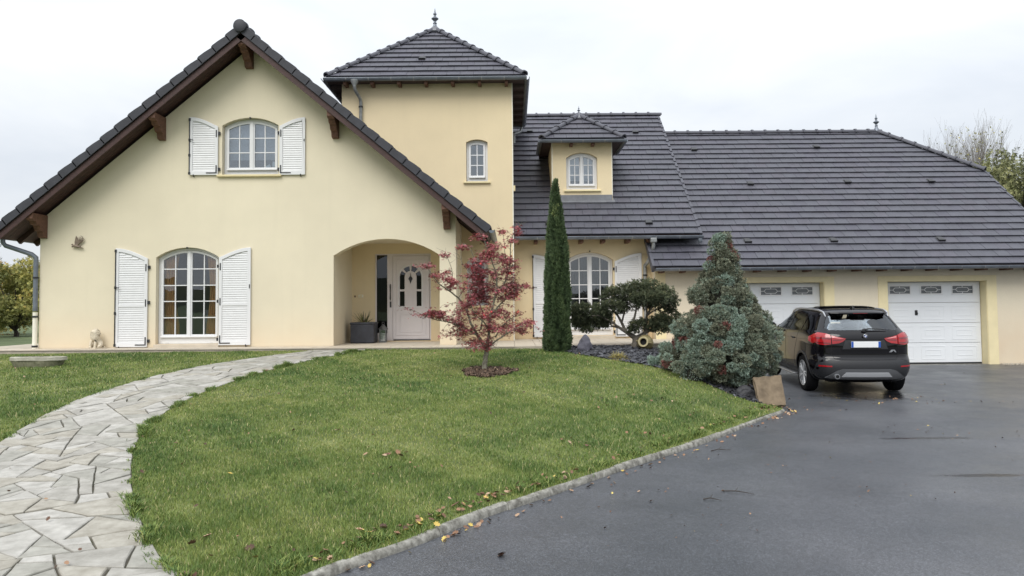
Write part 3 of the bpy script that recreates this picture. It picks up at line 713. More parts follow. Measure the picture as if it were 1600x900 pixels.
def gutter(a, b, roof=None, r=.062, ends=True, name='gutter', m=None, out_=None):
    """half-round gutter from a to b with a rolled lip and joint seams"""
    a, b = Vector(a), Vector(b); d = (b - a).normalized(); x = d.cross(Vector((0, 0, 1))).normalized(); prof = []
    for t_ in range(180, 361, 15): prof.append((math.cos(R(t_)) * r, math.sin(R(t_)) * r))
    prof += [(r + .012, .004), (r + .01, .016), (r - .004, .012)]; inner = [(p[0] * .93, p[1] * .93) for p in prof[:13]][::-1]
    loop = prof + inner; n = len(loop); vs = []
    for p in (a, b): vs += [p + x * q[0] + Vector((0, 0, q[1])) for q in loop]
    mb = MB().add(vs, [(i, (i + 1) % n, n + (i + 1) % n, n + i) for i in range(n)] + [tuple(range(n)), tuple(range(n, 2 * n))])
    for p in (a, b):
        if ends:
            c = [p + x * math.cos(R(t_)) * r + Vector((0, 0, math.sin(R(t_)) * r)) for t_ in range(180, 361, 20)]
            mb.add([q - d * .003 for q in c] + [q + d * .003 for q in c], [tuple(range(len(c))), tuple(range(len(c), 2 * len(c)))])
    g = mb.build(name, m or M['zinc'], house, smooth=True)
    L = (b - a).length; n_ = int(L / .55)
    jb = MB()
    for i in range(1, n_):
        p = a + d * (L * i / n_); ring = [p + x * math.cos(R(t_)) * (r + .006) + Vector((0, 0, math.sin(R(t_)) * (r + .006))) for t_ in range(180, 361, 20)]
        k = len(ring); jb.add([q - d * .012 for q in ring] + [q + d * .012 for q in ring], [(j, j + 1, k + j + 1, k + j) for j in range(k - 1)])
    if n_ > 1: jb.build('bracket', M['zinc_pale'], g, kind='stuff')
    return g
finial_prof = [(.10, -.05), (.095, .0), (.07, .05), (.045, .10), (.035, .15), (.05, .165), (.035, .185), (.03, .23), (.055, .27), (.085, .30), (.085, .32), (.05, .345), (.03, .38), (.028, .42), (.045, .45), (.03, .475), (.018, .52), (.012, .56), (.003, .63)]
def finial(p, s, name='finial', m=None):
    return MB().lathe([(r_ * s * 1.25, z_ * s) for r_, z_ in finial_prof], p, 12).build(name, m or M['zinc'], house, smooth=True)
def vents(plane, roof, spots, m):
    me = None
    for a, b in spots:
        mb = MB(); P = [plane.p(a + x, b + y, h) for x, y, h in ((-.09, 0, .05), (.09, 0, .05), (.09, .2, .05), (-.09, .2, .05), (-.09, 0, .105), (.09, 0, .105), (.06, .2, .062), (-.06, .2, .062))]
        mb.add(P, [(0, 1, 5, 4), (4, 5, 6, 7), (0, 4, 7, 3), (1, 2, 6, 5), (3, 7, 6, 2), (0, 3, 2, 1)]); mb.build('roof_vent', M['black'], roof)

# -- left gable roof (seen from its verge): slopes along X, ridge runs into the picture
eh = 5.42; y0r, y1r = 16.6, 26.6; th = math.atan(RS); sl = eh / math.cos(th)
for sgn in (-1, 1):
    o_ = Vector((-5.90 + sgn * eh, y0r, 6.22 - RS * eh)); pl = Plane(o_, (0, 1, 0), (-sgn * math.cos(th), 0, math.sin(th)))
    # deck: boards + battens under the tiles; right slope stops at the tower wall
    y_end = y1r
    mb = MB(); q = [(0, 0), (y_end - y0r, 0), (y_end - y0r, sl), (0, sl)]
    mb.add([pl.p(a + .03, b, -.012) for a, b in q] + [pl.p(a + .03, b, -.14) for a, b in q], [(0, 1, 2, 3), (7, 6, 5, 4), (0, 4, 5, 1), (1, 5, 6, 2), (2, 6, 7, 3), (3, 7, 4, 0)])
    deck = mb.build('roof', M['wood_dark'], house)
    if sgn > 0: lay(pl, [(.1, 0), (2.58, 0), (2.58, sl), (.1, sl)], deck, M['tile_dark'])
    else: lay(pl, [(.1, 0), (y_end - y0r, 0), (y_end - y0r, sl), (.1, sl)], deck, M['tile_dark'])
    if sgn > 0: lay(pl, [(2.58, 2.2 / math.cos(th)), (y_end - y0r, 2.2 / math.cos(th)), (y_end - y0r, sl), (2.58, sl)], deck, M['tile_dark'])
    # verge: hooked cap tiles stepping up the slope, outer face visible
    n = 18; st = sl / n
    for i in range(n):
        v0, v1 = i * st - .02, (i + 1) * st + .015; hb, ht = .058, .036
        # cap: side face (bulging) + top return
        prof = [(v0, -.122), (v1, -.127), (v1, ht * .6), (v0 + .55 * st, hb * .86), (v0 + .05, hb), (v0, hb - .015)]
        a0, a1 = -.045, .19
        P = [pl.p(a0, b, h) for b, h in prof] + [pl.p(-.02, b, h) for b, h in prof] + [pl.p(a1, b, max(h, .02) if h > 0 else h + .10) for b, h in prof]
        k = len(prof); fs = [tuple(range(k))] + [(j, (j + 1) % k, k + (j + 1) % k, k + j) for j in range(k)] + [(k + j, k + (j + 1) % k, 2 * k + (j + 1) % k, 2 * k + j) for j in range(1, k - 0) if j != k] + [tuple(reversed([2 * k + j for j in range(k)]))]
        MB().add(P, fs).build('verge_tile', M['tile_dark'], deck, bevel=.006)
    # wooden barge board under the caps and wide rafter lying against the overhang
    mb = MB(); q = [(.0, .0), (.035, 0), (.035, sl - .0), (.0, sl - .0)]
    mb.add([pl.p(a, b, -.13) for a, b in q] + [pl.p(a, b, -.25) for a, b in q], [(0, 1, 2, 3), (7, 6, 5, 4), (0, 4, 5, 1), (1, 5, 6, 2), (2, 6, 7, 3), (3, 7, 4, 0)]).build('barge_board', M['wood'], deck)
    # soffit boards (stained) of the verge overhang
    for j in range(5):
        a_, b_ = .04 + j * .112, .04 + j * .112 + .106
        q = [(a_, 0), (b_, 0), (b_, sl), (a_, sl)]
        MB().add([pl.p(a, b, -.142) for a, b in q] + [pl.p(a, b, -.162) for a, b in q], [(0, 1, 2, 3), (7, 6, 5, 4), (0, 4, 5, 1), (1, 5, 6, 2), (2, 6, 7, 3), (3, 7, 4, 0)]).build('soffit_board', M['wood'], deck)
    # eave rafters running down the slope beyond the side wall
    for j in range(9 if sgn < 0 else 4):
        a_ = .75 + j * .62
        if sgn > 0 and a_ > 2.4: break
        q = [(a_, .0), (a_ + .08, .0), (a_ + .08, 1.15), (a_, 1.15)]
        MB().add([pl.p(a, b, -.142) for a, b in q] + [pl.p(a, b, -.25) for a, b in q], [(0, 1, 2, 3), (7, 6, 5, 4), (0, 4, 5, 1), (1, 5, 6, 2), (2, 6, 7, 3), (3, 7, 4, 0)]).build('rafter_tail', M['wood'], deck)
    gx = o_.x + sgn * .045
    gutter((gx, y0r - .02, o_.z - .05), (gx, y1r if sgn < 0 else 19.19, o_.z - .05))
capline((-5.90, 16.56, 6.20), (-5.90, 26.6, 6.20), deck, M['tile_dark'], r=.125, step=.42)
MB().lathe([(.001, -.02), (.12, -.02), (.14, .0), (.14, .03), (.10, .05)], M=Matrix.Translation((-5.9, 16.535, 6.20)) @ Matrix.Rotation(R(90), 4, 'X'), n=20).build('ridge_end_disc', M['tile_dark'], deck, smooth=True)
# carved purlin ends (corbels) carrying the verge
def corbel(x, z, w_=.15):
    prof = [(17.2, z), (16.64, z), (16.64, z - .13), (16.70, z - .17), (16.76, z - .17), (16.80, z - .24), (16.90, z - .26), (16.95, z - .36), (17.04, z - .38), (17.08, z - .50), (17.2, z - .52)]
    return MB().yz(prof, x - w_ / 2, x + w_ / 2).build('corbel', M['wood_end'], house, bevel=.008)
def under(x): return 6.22 - RS * abs(x + 5.9) - .15 / math.cos(th)
corbel(-5.90, under(-5.98), .17)
for x in (-7.86, -10.50): corbel(x, under(x - .07))
for x in (-3.95, -1.45): corbel(x, under(x + .07))

# -- tower hipped roof
tc = Vector((-2.111, 21.33)); he = 2.47; tz = 5.74; tr = .835; tth = math.atan(tr); apex = Vector((tc.x, tc.y, tz + he * tr))
mb = MB(); c4 = [(tc.x - he, tc.y - he), (tc.x + he, tc.y - he), (tc.x + he, tc.y + he), (tc.x - he, tc.y + he)]
mb.add([(x, y, tz - .03) for x, y in c4] + [(x, y, tz - .075) for x, y in c4] + [apex - Vector((0, 0, .03))], [(0, 1, 8), (1, 2, 8), (2, 3, 8), (3, 0, 8), (4, 7, 6, 5), (0, 4, 5, 1), (1, 5, 6, 2), (2, 6, 7, 3), (3, 7, 4, 0)])
troof = mb.build('roof', M['wood_dark'], house)
tsl = he / math.cos(tth)
for k in range(4):
    a = R(90 * k); u = Vector((math.cos(a), math.sin(a), 0)); inn = Vector((-math.sin(a), math.cos(a), 0))
    o_ = Vector((tc.x, tc.y, tz)) - inn * he - u * he; v_ = inn * math.cos(tth) + Vector((0, 0, math.sin(tth)))
    pl = Plane(o_, u, v_); lay(pl, [(0, 0), (2 * he, 0), (he, tsl)], troof, M['tile'])
    if k == 0: vents(pl, troof, [(2.3, .98)], None)
    capline(o_ + Vector((0, 0, .05)), apex + Vector((0, 0, .05)), troof, M['tile'], name='hip_tile', r=.085, step=.36)
    q0 = Vector((tc.x, tc.y, 0)) - inn * (he + .05) - u * (he + .05); q1 = q0 + u * (2 * he + .1)
    gutter((q0.x, q0.y, tz - .045), (q1.x, q1.y, tz - .045), ends=False)
    # rafter tails under the eave
    for j in range(7):
        s0 = .46 + j * (2 * he - .92) / 6; p = o_ + u * s0
        Mx = Matrix.Translation(p + inn * .26 + Vector((0, 0, -.11 + .10))) @ Matrix(((u.x, inn.x, 0, 0), (u.y, inn.y, 0, 0), (0, 0, 1, 0), (0, 0, 0, 1)))
        MB().obox(Matrix.Translation(Vector((0, 0, -.11))) @ Mx, .08, .50, .10).build('rafter_tail', M['wood_dark'] if k != 0 else M['wood_end'], troof)
finial(apex + Vector((0, 0, .05)), .95)
MB().lathe([(.001, .14), (.06, .12), (.13, .06), (.19, -.05), (.15, -.06)], apex, 14).build('finial_base', M['lead'], house, smooth=True)

# -- middle roof
ms = .813; mth = math.atan(ms); mz = 1.80; my = 19.40; mrun = 24.8 - my; msl = mrun / math.cos(mth)
plm = Plane((.045, my, mz), (1, 0, 0), (0, math.cos(mth), math.sin(mth))); mw = 4.735
mb = MB(); q = [(0, 0), (mw, 0), (mw, msl), (0, msl)]
mb.add([plm.p(a, b, -.012) for a, b in q] + [plm.p(a, b, -.10) for a, b in q], [(0, 1, 2, 3), (7, 6, 5, 4), (0, 4, 5, 1), (1, 5, 6, 2), (2, 6, 7, 3), (3, 7, 4, 0)])
pb = Plane((.045, 2 * 24.8 - my, mz), (1, 0, 0), (0, -math.cos(mth), math.sin(mth)))
mb.add([pb.p(a, b, -.012) for a, b in q] + [pb.p(a, b, -.10) for a, b in q], [(0, 1, 2, 3), (7, 6, 5, 4), (0, 4, 5, 1), (1, 5, 6, 2), (2, 6, 7, 3), (3, 7, 4, 0)])
mroof = mb.build('roof', M['wood_dark'], house)
lay(plm, q, mroof, M['tile']); lay(pb, [(0, 0), (mw, 0), (mw, msl), (0, msl)] if pb.u.x > 0 else q, mroof, M['tile'])
vents(plm, mroof, [(.55, 5.75), (3.85, 5.62), (.92, .42), (3.5, .42)], None)
capline((.0, 24.8, mz + mrun * ms + .03), (4.86, 24.8, mz + mrun * ms + .03), mroof, M['tile'], r=.10, step=.40)
for i in range(22):   # verge edge strips
    v0 = i * msl / 22; P = [plm.p(a, b, h) for a, b, h in ((mw - .02, v0 - .015, .06), (mw + .05, v0 - .015, .06), (mw + .05, v0 + msl / 22 + .02, .03), (mw - .02, v0 + msl / 22 + .02, .03), (mw - .02, v0 - .015, -.10), (mw + .05, v0 - .015, -.10), (mw + .05, v0 + msl / 22 + .02, -.13), (mw - .02, v0 + msl / 22 + .02, -.13))]
    MB().add(P, [(0, 1, 2, 3), (7, 6, 5, 4), (0, 4, 5, 1), (1, 5, 6, 2), (2, 6, 7, 3), (3, 7, 4, 0)]).build('verge_tile', M['tile'], mroof)
gutter((.05, my - .045, mz - .045), (4.84, my - .045, mz - .045))
MB().lathe([(.045, 0), (.055, .02), (.06, .05), (.06, .11)], (4.76, my - .045, mz - .21), 10).build('gutter_outlet', M['zinc'], house, smooth=True)
for j, x in enumerate((.62, 1.78, 2.34, 2.98, 3.5)):
    MB().obox(Matrix.Translation((x, my + .33, mz - .12)) @ Matrix.Rotation(R(0), 4, 'X'), .085, .56, .10).build('rafter_tail', M['wood_end'], mroof)
MB().box(.045, 4.6, my + .04, 19.999, mz - .045, mz - .02).build('soffit_boards', M['wood_dark'], mroof)

# -- garage roof with half hip
gs = .822; gth = math.atan(gs); gz0 = .945; gy = 18.88; grun = 24.4 - gy; gsl = grun / math.cos(gth); gx0, gxr, gxe = 3.50, 11.72, 13.90
plg = Plane((gx0, gy, gz0), (1, 0, 0), (0, math.cos(gth), math.sin(gth)))
bh = (22.42 - gy) / math.cos(gth)         # height on the slope where the half hip starts
hull = [(0, 0), (gxe - gx0, 0), (gxe - gx0, bh), (gxr - gx0, gsl), (0, gsl)]
mb = MB(); n = len(hull)
mb.add([plg.p(a, b, -.012) for a, b in hull] + [plg.p(a, b, -.10) for a, b in hull], [tuple(range(n)), tuple(reversed(range(n, 2 * n)))] + [(i, (i + 1) % n, n + (i + 1) % n, n + i) for i in range(n)])
zr = gz0 + grun * gs; zb = gz0 + (22.42 - gy) * gs
yb = 2 * 24.4 - gy
bk = [(gx0, yb, gz0), (gxe, yb, gz0), (gxe, 2 * 24.4 - 22.42, zb), (gxr, 24.4, zr), (gx0, 24.4, zr)]
mb.add([Vector(p) for p in bk] + [Vector(p) - Vector((0, 0, .09)) for p in bk], [tuple(range(5)), tuple(reversed(range(5, 10)))] + [(i, (i + 1) % 5, 5 + (i + 1) % 5, 5 + i) for i in range(5)])
hp = [(gxe, 22.42, zb), (gxe, 2 * 24.4 - 22.42, zb), (gxr, 24.4, zr)]
mb.add([Vector(p) for p in hp] + [Vector(p) - Vector((0, 0, .09)) for p in hp], [(0, 1, 2), (5, 4, 3), (0, 1, 4, 3), (1, 2, 5, 4), (2, 0, 3, 5)])
groof = mb.build('roof', M['wood_dark'], house)
lay(plg, hull, groof, M['tile'], shift=.12)
hv = Vector((gxr - gxe, 0, zr - zb)); plh = Plane((gxe, 22.42, zb), (0, 1, 0), hv); hw = 2 * (24.4 - 22.42)
lay(plh, [(0, 0), (hw, 0), (hw / 2, hv.length)], groof, M['tile'])
gutter((gxe + .04, 22.3, zb - .03), (gxe + .04, 22.3 + hw + .24, zb - .03), r=.055)
vents(plg, groof, [(2.15, 5.95), (5.95, 6.05), (3.35, 3.85), (6.15, 3.9), (8.55, 3.9), (2.55, .95), (4.75, .95), (7.5, .95)], None)
capline((gx0 + .9, 24.4, zr + .03), (gxr + .1, 24.4, zr + .03), groof, M['tile'], r=.10, step=.42)
capline((gxe, 22.38, zb + .05), (gxr, 24.4, zr + .05), groof, M['tile'], name='hip_tile', r=.095, step=.40)
capline((gxe, 2 * 24.4 - 22.38, zb + .05), (gxr, 24.4, zr + .05), groof, M['tile'], name='hip_tile', r=.095, step=.40)
finial((gxr, 24.4, zr + .08), .85, m=M['zinc'])
for i in range(12):
    for x_ in ((gx0 - .05, gx0 + .02), (gxe - .02, gxe + .04)):
        st = (gsl if x_[0] < 5 else bh) / 12; v0 = i * st
        if x_[0] < 5 and v0 > 1.7: continue
        a0, a1 = x_[0] - gx0, x_[1] - gx0
        P = [plg.p(a, b, h) for a, b, h in ((a0, v0 - .015, .065), (a1, v0 - .015, .065), (a1, v0 + st + .02, .035), (a0, v0 + st + .02, .035), (a0, v0 - .015, -.13), (a1, v0 - .015, -.13), (a1, v0 + st + .02, -.13), (a0, v0 + st + .02, -.13))]
        MB().add(P, [(0, 1, 2, 3), (7, 6, 5, 4), (0, 4, 5, 1), (1, 5, 6, 2), (2, 6, 7, 3), (3, 7, 4, 0)]).build('verge_tile', M['tile'], groof)
gutter((gx0 + .02, gy - .045, gz0 - .035), (gxe, gy - .045, gz0 - .035))
MB().box(gx0, gxe, gy + .04, 19.329, gz0 - .035, gz0 - .015).build('soffit_boards', M['wood_dark'], groof)
for j in range(17):
    x = 3.62 + .62 * j if j else 3.72
    MB().obox(Matrix.Translation((x, gy + .22, gz0 - .085)), .085, .42, .085).build('rafter_tail', M['wood_end'], groof)

# -- dormer
DX0, DX1, DY, DZ0, DZ1 = 1.10, 2.735, 20.62, 2.98, 4.43
DW = (1.49, 2.33, 3.16, 4.02, 4.165)
wall_xz([(DX0, DZ0 - .2), (DX1, DZ0 - .2), (DX1, DZ1), (DX0, DZ1)], DY, DY + .2, M['wall_t'], [archpoly(*DW)], name='dormer_wall')
for x0 in (DX0, DX1 - .2): MB().yz([(DY + .2, 2.7), (22.6, 4.4), (22.6, DZ1), (DY + .2, DZ1)], x0, x0 + .2).build('dormer_wall', M['wall_t'], house)
for x0, x1 in ((DX0 - .003, DX0 + .022), (DX1 - .02, DX1 + .003)): MB().box(x0, x1, DY - .004, DY + .02, DZ0, DZ1).build('corner_bead', M['corner'], house)
fl = MB(); P = [plm.p(a - .045, b, h) for a, b, h in ((1.25, 1.52, .055), (2.80, 1.52, .055), (2.72, 1.98, .07), (1.36, 1.98, .07))]
fl.add(P + [p + Vector((0, 0, -.03)) for p in P], [(0, 1, 2, 3), (7, 6, 5, 4), (0, 4, 5, 1), (1, 5, 6, 2), (2, 6, 7, 3), (3, 7, 4, 0)]); fl.build('lead_apron', M['lead'], house)
MB().box(DX0 + .01, DX1 - .01, DY - .016, DY - .001, DZ0 - .13, DZ0 + .03).build('lead_apron', M['lead'], house)
dhe = 1.10; dcx = 1.92; dy0 = DY - .30; dz = 4.46; ds = .80; dth = math.atan(ds); dap = Vector((dcx, dy0 + dhe, dz + dhe * ds))
yb_ = dy0 + 2.9
mb = MB(); V_ = [(dcx - dhe, dy0, dz - .03), (dcx + dhe, dy0, dz - .03), dap - Vector((0, 0, .03)), (dcx, yb_ + 1, dap.z - .03), (dcx - dhe, yb_, dz - .03), (dcx + dhe, yb_, dz - .03)]
mb.add(V_, [(0, 1, 2), (0, 2, 3, 4), (1, 5, 3, 2), (0, 4, 5, 1), (4, 3, 5)])
droof = mb.build('roof', M['wood_dark'], house)
pld = Plane((dcx - dhe, dy0, dz), (1, 0, 0), (0, math.cos(dth), math.sin(dth))); dsl = dhe / math.cos(dth)
lay(pld, [(0, 0), (2 * dhe, 0), (dhe, dsl)], droof, M['tile'])
# the side slopes end where they meet the main roof
for sgn in (-1, 1):
    ps = Plane((dcx + sgn * dhe, dy0, dz), (0, 1, 0), (-sgn * math.cos(dth), 0, math.sin(dth)))
    lay(ps, [(0, 0), (1.95, 0), (3.05, dsl), (dhe, dsl)], droof, M['tile'])
    gutter((dcx + sgn * (dhe + .045), dy0 - .05, dz - .04), (dcx + sgn * (dhe + .045), dy0 + 1.75, dz - .04), r=.055)
    capline((dcx + sgn * dhe, dy0, dz + .045), dap + Vector((0, 0, .045)), droof, M['tile'], name='hip_tile', r=.085, step=.33)
gutter((dcx - dhe - .06, dy0 - .045, dz - .04), (dcx + dhe + .06, dy0 - .045, dz - .04), r=.055, ends=False)
for x in (1.62, 2.2): MB().obox(Matrix.Translation((x, dy0 + .17, dz - .105)), .08, .28, .08).build('rafter_tail', M['wood_end'], droof)
capline((dcx, dap.y, dap.z + .03), (dcx, 23.0, dap.z + .03), droof, M['tile'], r=.09, step=.4)
finial(dap + Vector((0, 0, .05)), .42); MB().lathe([(.001, .11), (.05, .10), (.12, .03), (.17, -.06), (.12, -.07)], dap, 12).build('finial_base', M['lead'], house, smooth=True)
finish_tiles(300)

# ------------------------------------------------------------------ downpipes
def pipe(pts, m, r=.045, straps=()):
    o = MB().tube(pts, r, 12).build('downpipe', m, house, smooth=True)
    for p in straps: MB().lathe([(r + .004, -.02), (r + .012, -.02), (r + .012, .02), (r + .004, .02)], p, 12).build('pipe_clip', M['black'], o)
    return o
gl = Vector((-5.9 - eh - .045, 16.95, 6.22 - RS * eh - .05))
pipe([gl + Vector((.1, 0, 0)), gl + Vector((.1, 0, -.14)), gl + Vector((.14, .03, -.21)), (-10.72, 17.12, 1.27), (-10.645, 17.15, 1.2), (-10.645, 17.15, 1.1), (-10.645, 17.15, .0)], M['zinc'], .05, [(-10.645, 17.15, .75)])
pipe([(-10.645, 17.155, -.02), (-10.645, 17.155, -.88)], M['corner'], .05, [(-10.645, 17.155, -.12), (-10.645, 17.155, -.78)])
tg = tz - .045
o = pipe([(-3.86, 18.80, tg - .03), (-3.86, 18.80, tg - .20), (-3.85, 18.85, tg - .28), (-3.78, 19.08, tg - .42), (-3.77, 19.13, tg - .50), (-3.77, 19.13, 4.4)], M['zinc_pale'], .042, [(-3.77, 19.13, 5.07), (-3.77, 19.13, 4.62)])
MB().lathe([(.045, -.14), (.05, -.1), (.10, -.01), (.10, .02)], (-3.86, 18.8, tg - .06), 12).build('gutter_outlet', M['zinc_pale'], house, smooth=True)
o = pipe([(3.58, my - .045, 1.70), (3.58, my - .045, 1.52), (3.57, my + .0, 1.42), (3.50, 19.75, 1.12), (3.46, 19.93, 1.05), (3.46, 19.94, .95), (3.46, 19.94, -.80)], M['zinc_pale'], .048, [(3.46, 19.94, .8), (3.46, 19.94, .35)])
MB().box(3.50, 3.66, my - .12, my + .03, 1.60, 1.72).build('gutter_outlet', M['zinc_pale'], house, bevel=.02)
pipe([(.36, 23.75, 5.66), (.3, 23.7, 5.45), (.10, 23.4, 5.32), (.10, 23.3, 5.0)], M['zinc_pale'], .04)
# ------------------------------------------------------------------ windows, shutters, doors
def strip_poly(poly, t_):
    """inset a polygon by t_ (towards its centre, per vertex mitre)"""
    n = len(poly); out = []
    cw = sum(poly[i][0] * poly[(i + 1) % n][1] - poly[(i + 1) % n][0] * poly[i][1] for i in range(n)) < 0
    for i in range(n):
        p0, p1, p2 = Vector(poly[i - 1]), Vector(poly[i]), Vector(poly[(i + 1) % n])
        d1 = (p1 - p0).normalized(); d2 = (p2 - p1).normalized(); n1 = Vector((-d1.y, d1.x)); n2 = Vector((-d2.y, d2.x))
        if cw: n1, n2 = -n1, -n2
        b = (n1 + n2); k = t_ / max(.3, b.length_squared / 2) if b.length > 1e-6 else t_
        q = p1 + b * k * .5 * 1.0 if False else p1 + b.normalized() * (t_ / max(.35, math.sqrt((1 + n1.dot(n2)) / 2)))
        out.append((q.x, q.y))
    return out
def window(op, y, rows, leaves=2, cols=2, glass='glass', sill=True, fw=.055, lw=.055, bottom=.0, name='window', blind=False):
    """arched casement window set in opening op, front of its frame at depth y; rows: heights of the glazing bars as fractions"""
    x0, x1, z0, zs, zt = op; e = .004
    root = MB().xz(archpoly(x0 + e, x1 - e, z0 + e, zs - e, zt - e, 14), y, y + .07, [archpoly(x0 + fw, x1 - fw, z0 + fw + bottom, zs - fw * .7, zt - fw, 14)[::1]]).build(name, M['pvc'], house, bevel=.006)
    ix0, ix1, iz0 = x0 + fw, x1 - fw, z0 + fw + bottom; izs, izt = zs - fw * .7, zt - fw
    w_ = (ix1 - ix0) / leaves
    top = lambda x: archz(x, ix0, ix1, izs, izt)
    for k in range(leaves):
        a, b = ix0 + k * w_ + .003, ix0 + (k + 1) * w_ - .003
        N_ = 7
        outer = [(a, iz0 + .004), (b, iz0 + .004)] + [(b + (a - b) * i / N_, top(b + (a - b) * i / N_) - .004) for i in range(N_ + 1)]
        ia, ib, iz = a + lw, b - lw, iz0 + lw
        inner = [(ia, iz), (ib, iz)] + [(ib + (ia - ib) * i / N_, top(ib + (ia - ib) * i / N_) - lw) for i in range(N_ + 1)]
        MB().xz(outer, y - .018, y + .045, [inner]).build('casement', M['pvc'], root, bevel=.005)
        tmax = max(p[1] for p in inner)
        zz = [iz] + [iz + (izt - lw - iz) * r_ for r_ in rows] + [None]
        cw = (ib - ia) / cols; bar = .011
        for c in range(1, cols):
            x = ia + cw * c; MB().box(x - bar, x + bar, y - .006, y + .03, iz, top(x) - lw).build('glazing_bar', M['pvc'], root)
        for z in zz[1:-1]:
            for c in range(cols): MB().box(ia + cw * c + (bar if c else 0), ia + cw * (c + 1) - (bar if c < cols - 1 else 0), y - .005, y + .029, z - bar, z + bar).build('glazing_bar', M['pvc'], root)
        for r_ in range(len(zz) - 1):
            for c in range(cols):
                xa, xb = ia + cw * c + .002, ia + cw * (c + 1) - .002; za = zz[r_] + .002
                if zz[r_ + 1] is not None: poly = [(xa, za), (xb, za), (xb, zz[r_ + 1] - .002), (xa, zz[r_ + 1] - .002)]
                else: poly = [(xa, za), (xb, za)] + [(xb + (xa - xb) * i / 4, top(xb + (xa - xb) * i / 4) - lw + .004) for i in range(5)]
                t1 = rng.uniform(-.0015, .0015); t2 = rng.uniform(-.0015, .0015)
                mb = MB(); zc = za
                f0 = lambda p: (p[0], y + .010 + t1 * (p[0] - xa) * 4 + t2 * (p[1] - zc) * 4, p[1]); f1 = lambda p: (p[0], y + .014 + t1 * (p[0] - xa) * 4 + t2 * (p[1] - zc) * 4, p[1])
                mb.prism(poly, f0, f1).build('pane', M[glass], root)
    if leaves == 2:
        xm = (ix0 + ix1) / 2; MB().box(xm - .028, xm + .028, y - .034, y - .0185, iz0 + .01, top(xm) - .012).build('meeting_stile', M['pvc'], root, bevel=.004)
    MB().box(ix0 + .01, ix1 - .01, y - .05, y - .0185, iz0 - .012, iz0 + .022).build('drip_rail', M['pvc'], root, bevel=.006)
    for fx in (.15, .85): MB().box(x0 + (x1 - x0) * fx - .03, x0 + (x1 - x0) * fx + .03, y - .006, y, z0 + .022, z0 + .036).build('drain_cap', M['pvc'], root)
    return root
def reveal(op, y0, y1, m):
    """arched jamb lining standing 3 mm inside the opening"""
    x0, x1, z0, zs, zt = op; e = .003
    return MB().xz(archpoly(x0, x1, z0, zs, zt, 14), y0, y1, [archpoly(x0 + .012, x1 - .012, z0 + .012, zs - .006, zt - .012, 14)]).build('jamb_lining', m, house)
def sill(x0, x1, z, y, m, d=.07, t_=.05): return MB().box(x0, x1, y - d, y + .12, z - t_, z).build('sill', m, house, bevel=.01)

lw_ = window(LWIN, 17.34, (.205, .405, .60, .80), bottom=.10)
uw_ = window(UWIN, 17.34, (.34, .67), glass='glass_up', bottom=.075)
tw_ = window(TW, 19.32, (.33, .66), leaves=1, glass='glass_up', bottom=.06)
window(TWL, 19.32, (.33, .66), leaves=1, glass='glass', bottom=.04)
mw_ = window(MWIN, 20.12, (.205, .405, .60, .80), bottom=.10)
dw_ = window(DW, 20.72, (.33, .70), glass='glass_up', bottom=.055)
for op, y in ((LWIN, 17.198), (UWIN, 17.198)): pass
M['lintel'] = mat('smooth_cream_band', (.70, .60, .36), .8, var=.04)
sill(-6.62, -5.17, 3.035, 17.2, M['lintel']); sill(-1.20, -.52, 3.165, 19.2, M['lintel'], .06); sill(-1.2, -.52, .05, 19.2, M['lintel'], .06); sill(1.42, 2.42, 3.145, 20.62, M['yellow'], .06, .045)
MB().box(-8.0, -6.55, 17.14, 17.35, TZ - .02, -.765).build('sill', M['tread'], house, bevel=.008)
MB().box(1.40, 2.66, 19.95, 20.12, TZ - .02, -.755).build('sill', M['tread'], house, bevel=.008)
MB().box(.04, .10, 19.22, 19.34, 2.93, 3.06).build('side_sill', M['yellow'], house)
# little black shutter stop at the head of each arch
for x, y, z in ((-7.28, 17.17, 1.395), (-5.885, 17.17, 4.325), (2.03, 19.97, 1.44)): MB().obox(Matrix.Translation((x, y + .02, z)), .03, .06, .03).build('shutter_stop', M['black'], house)

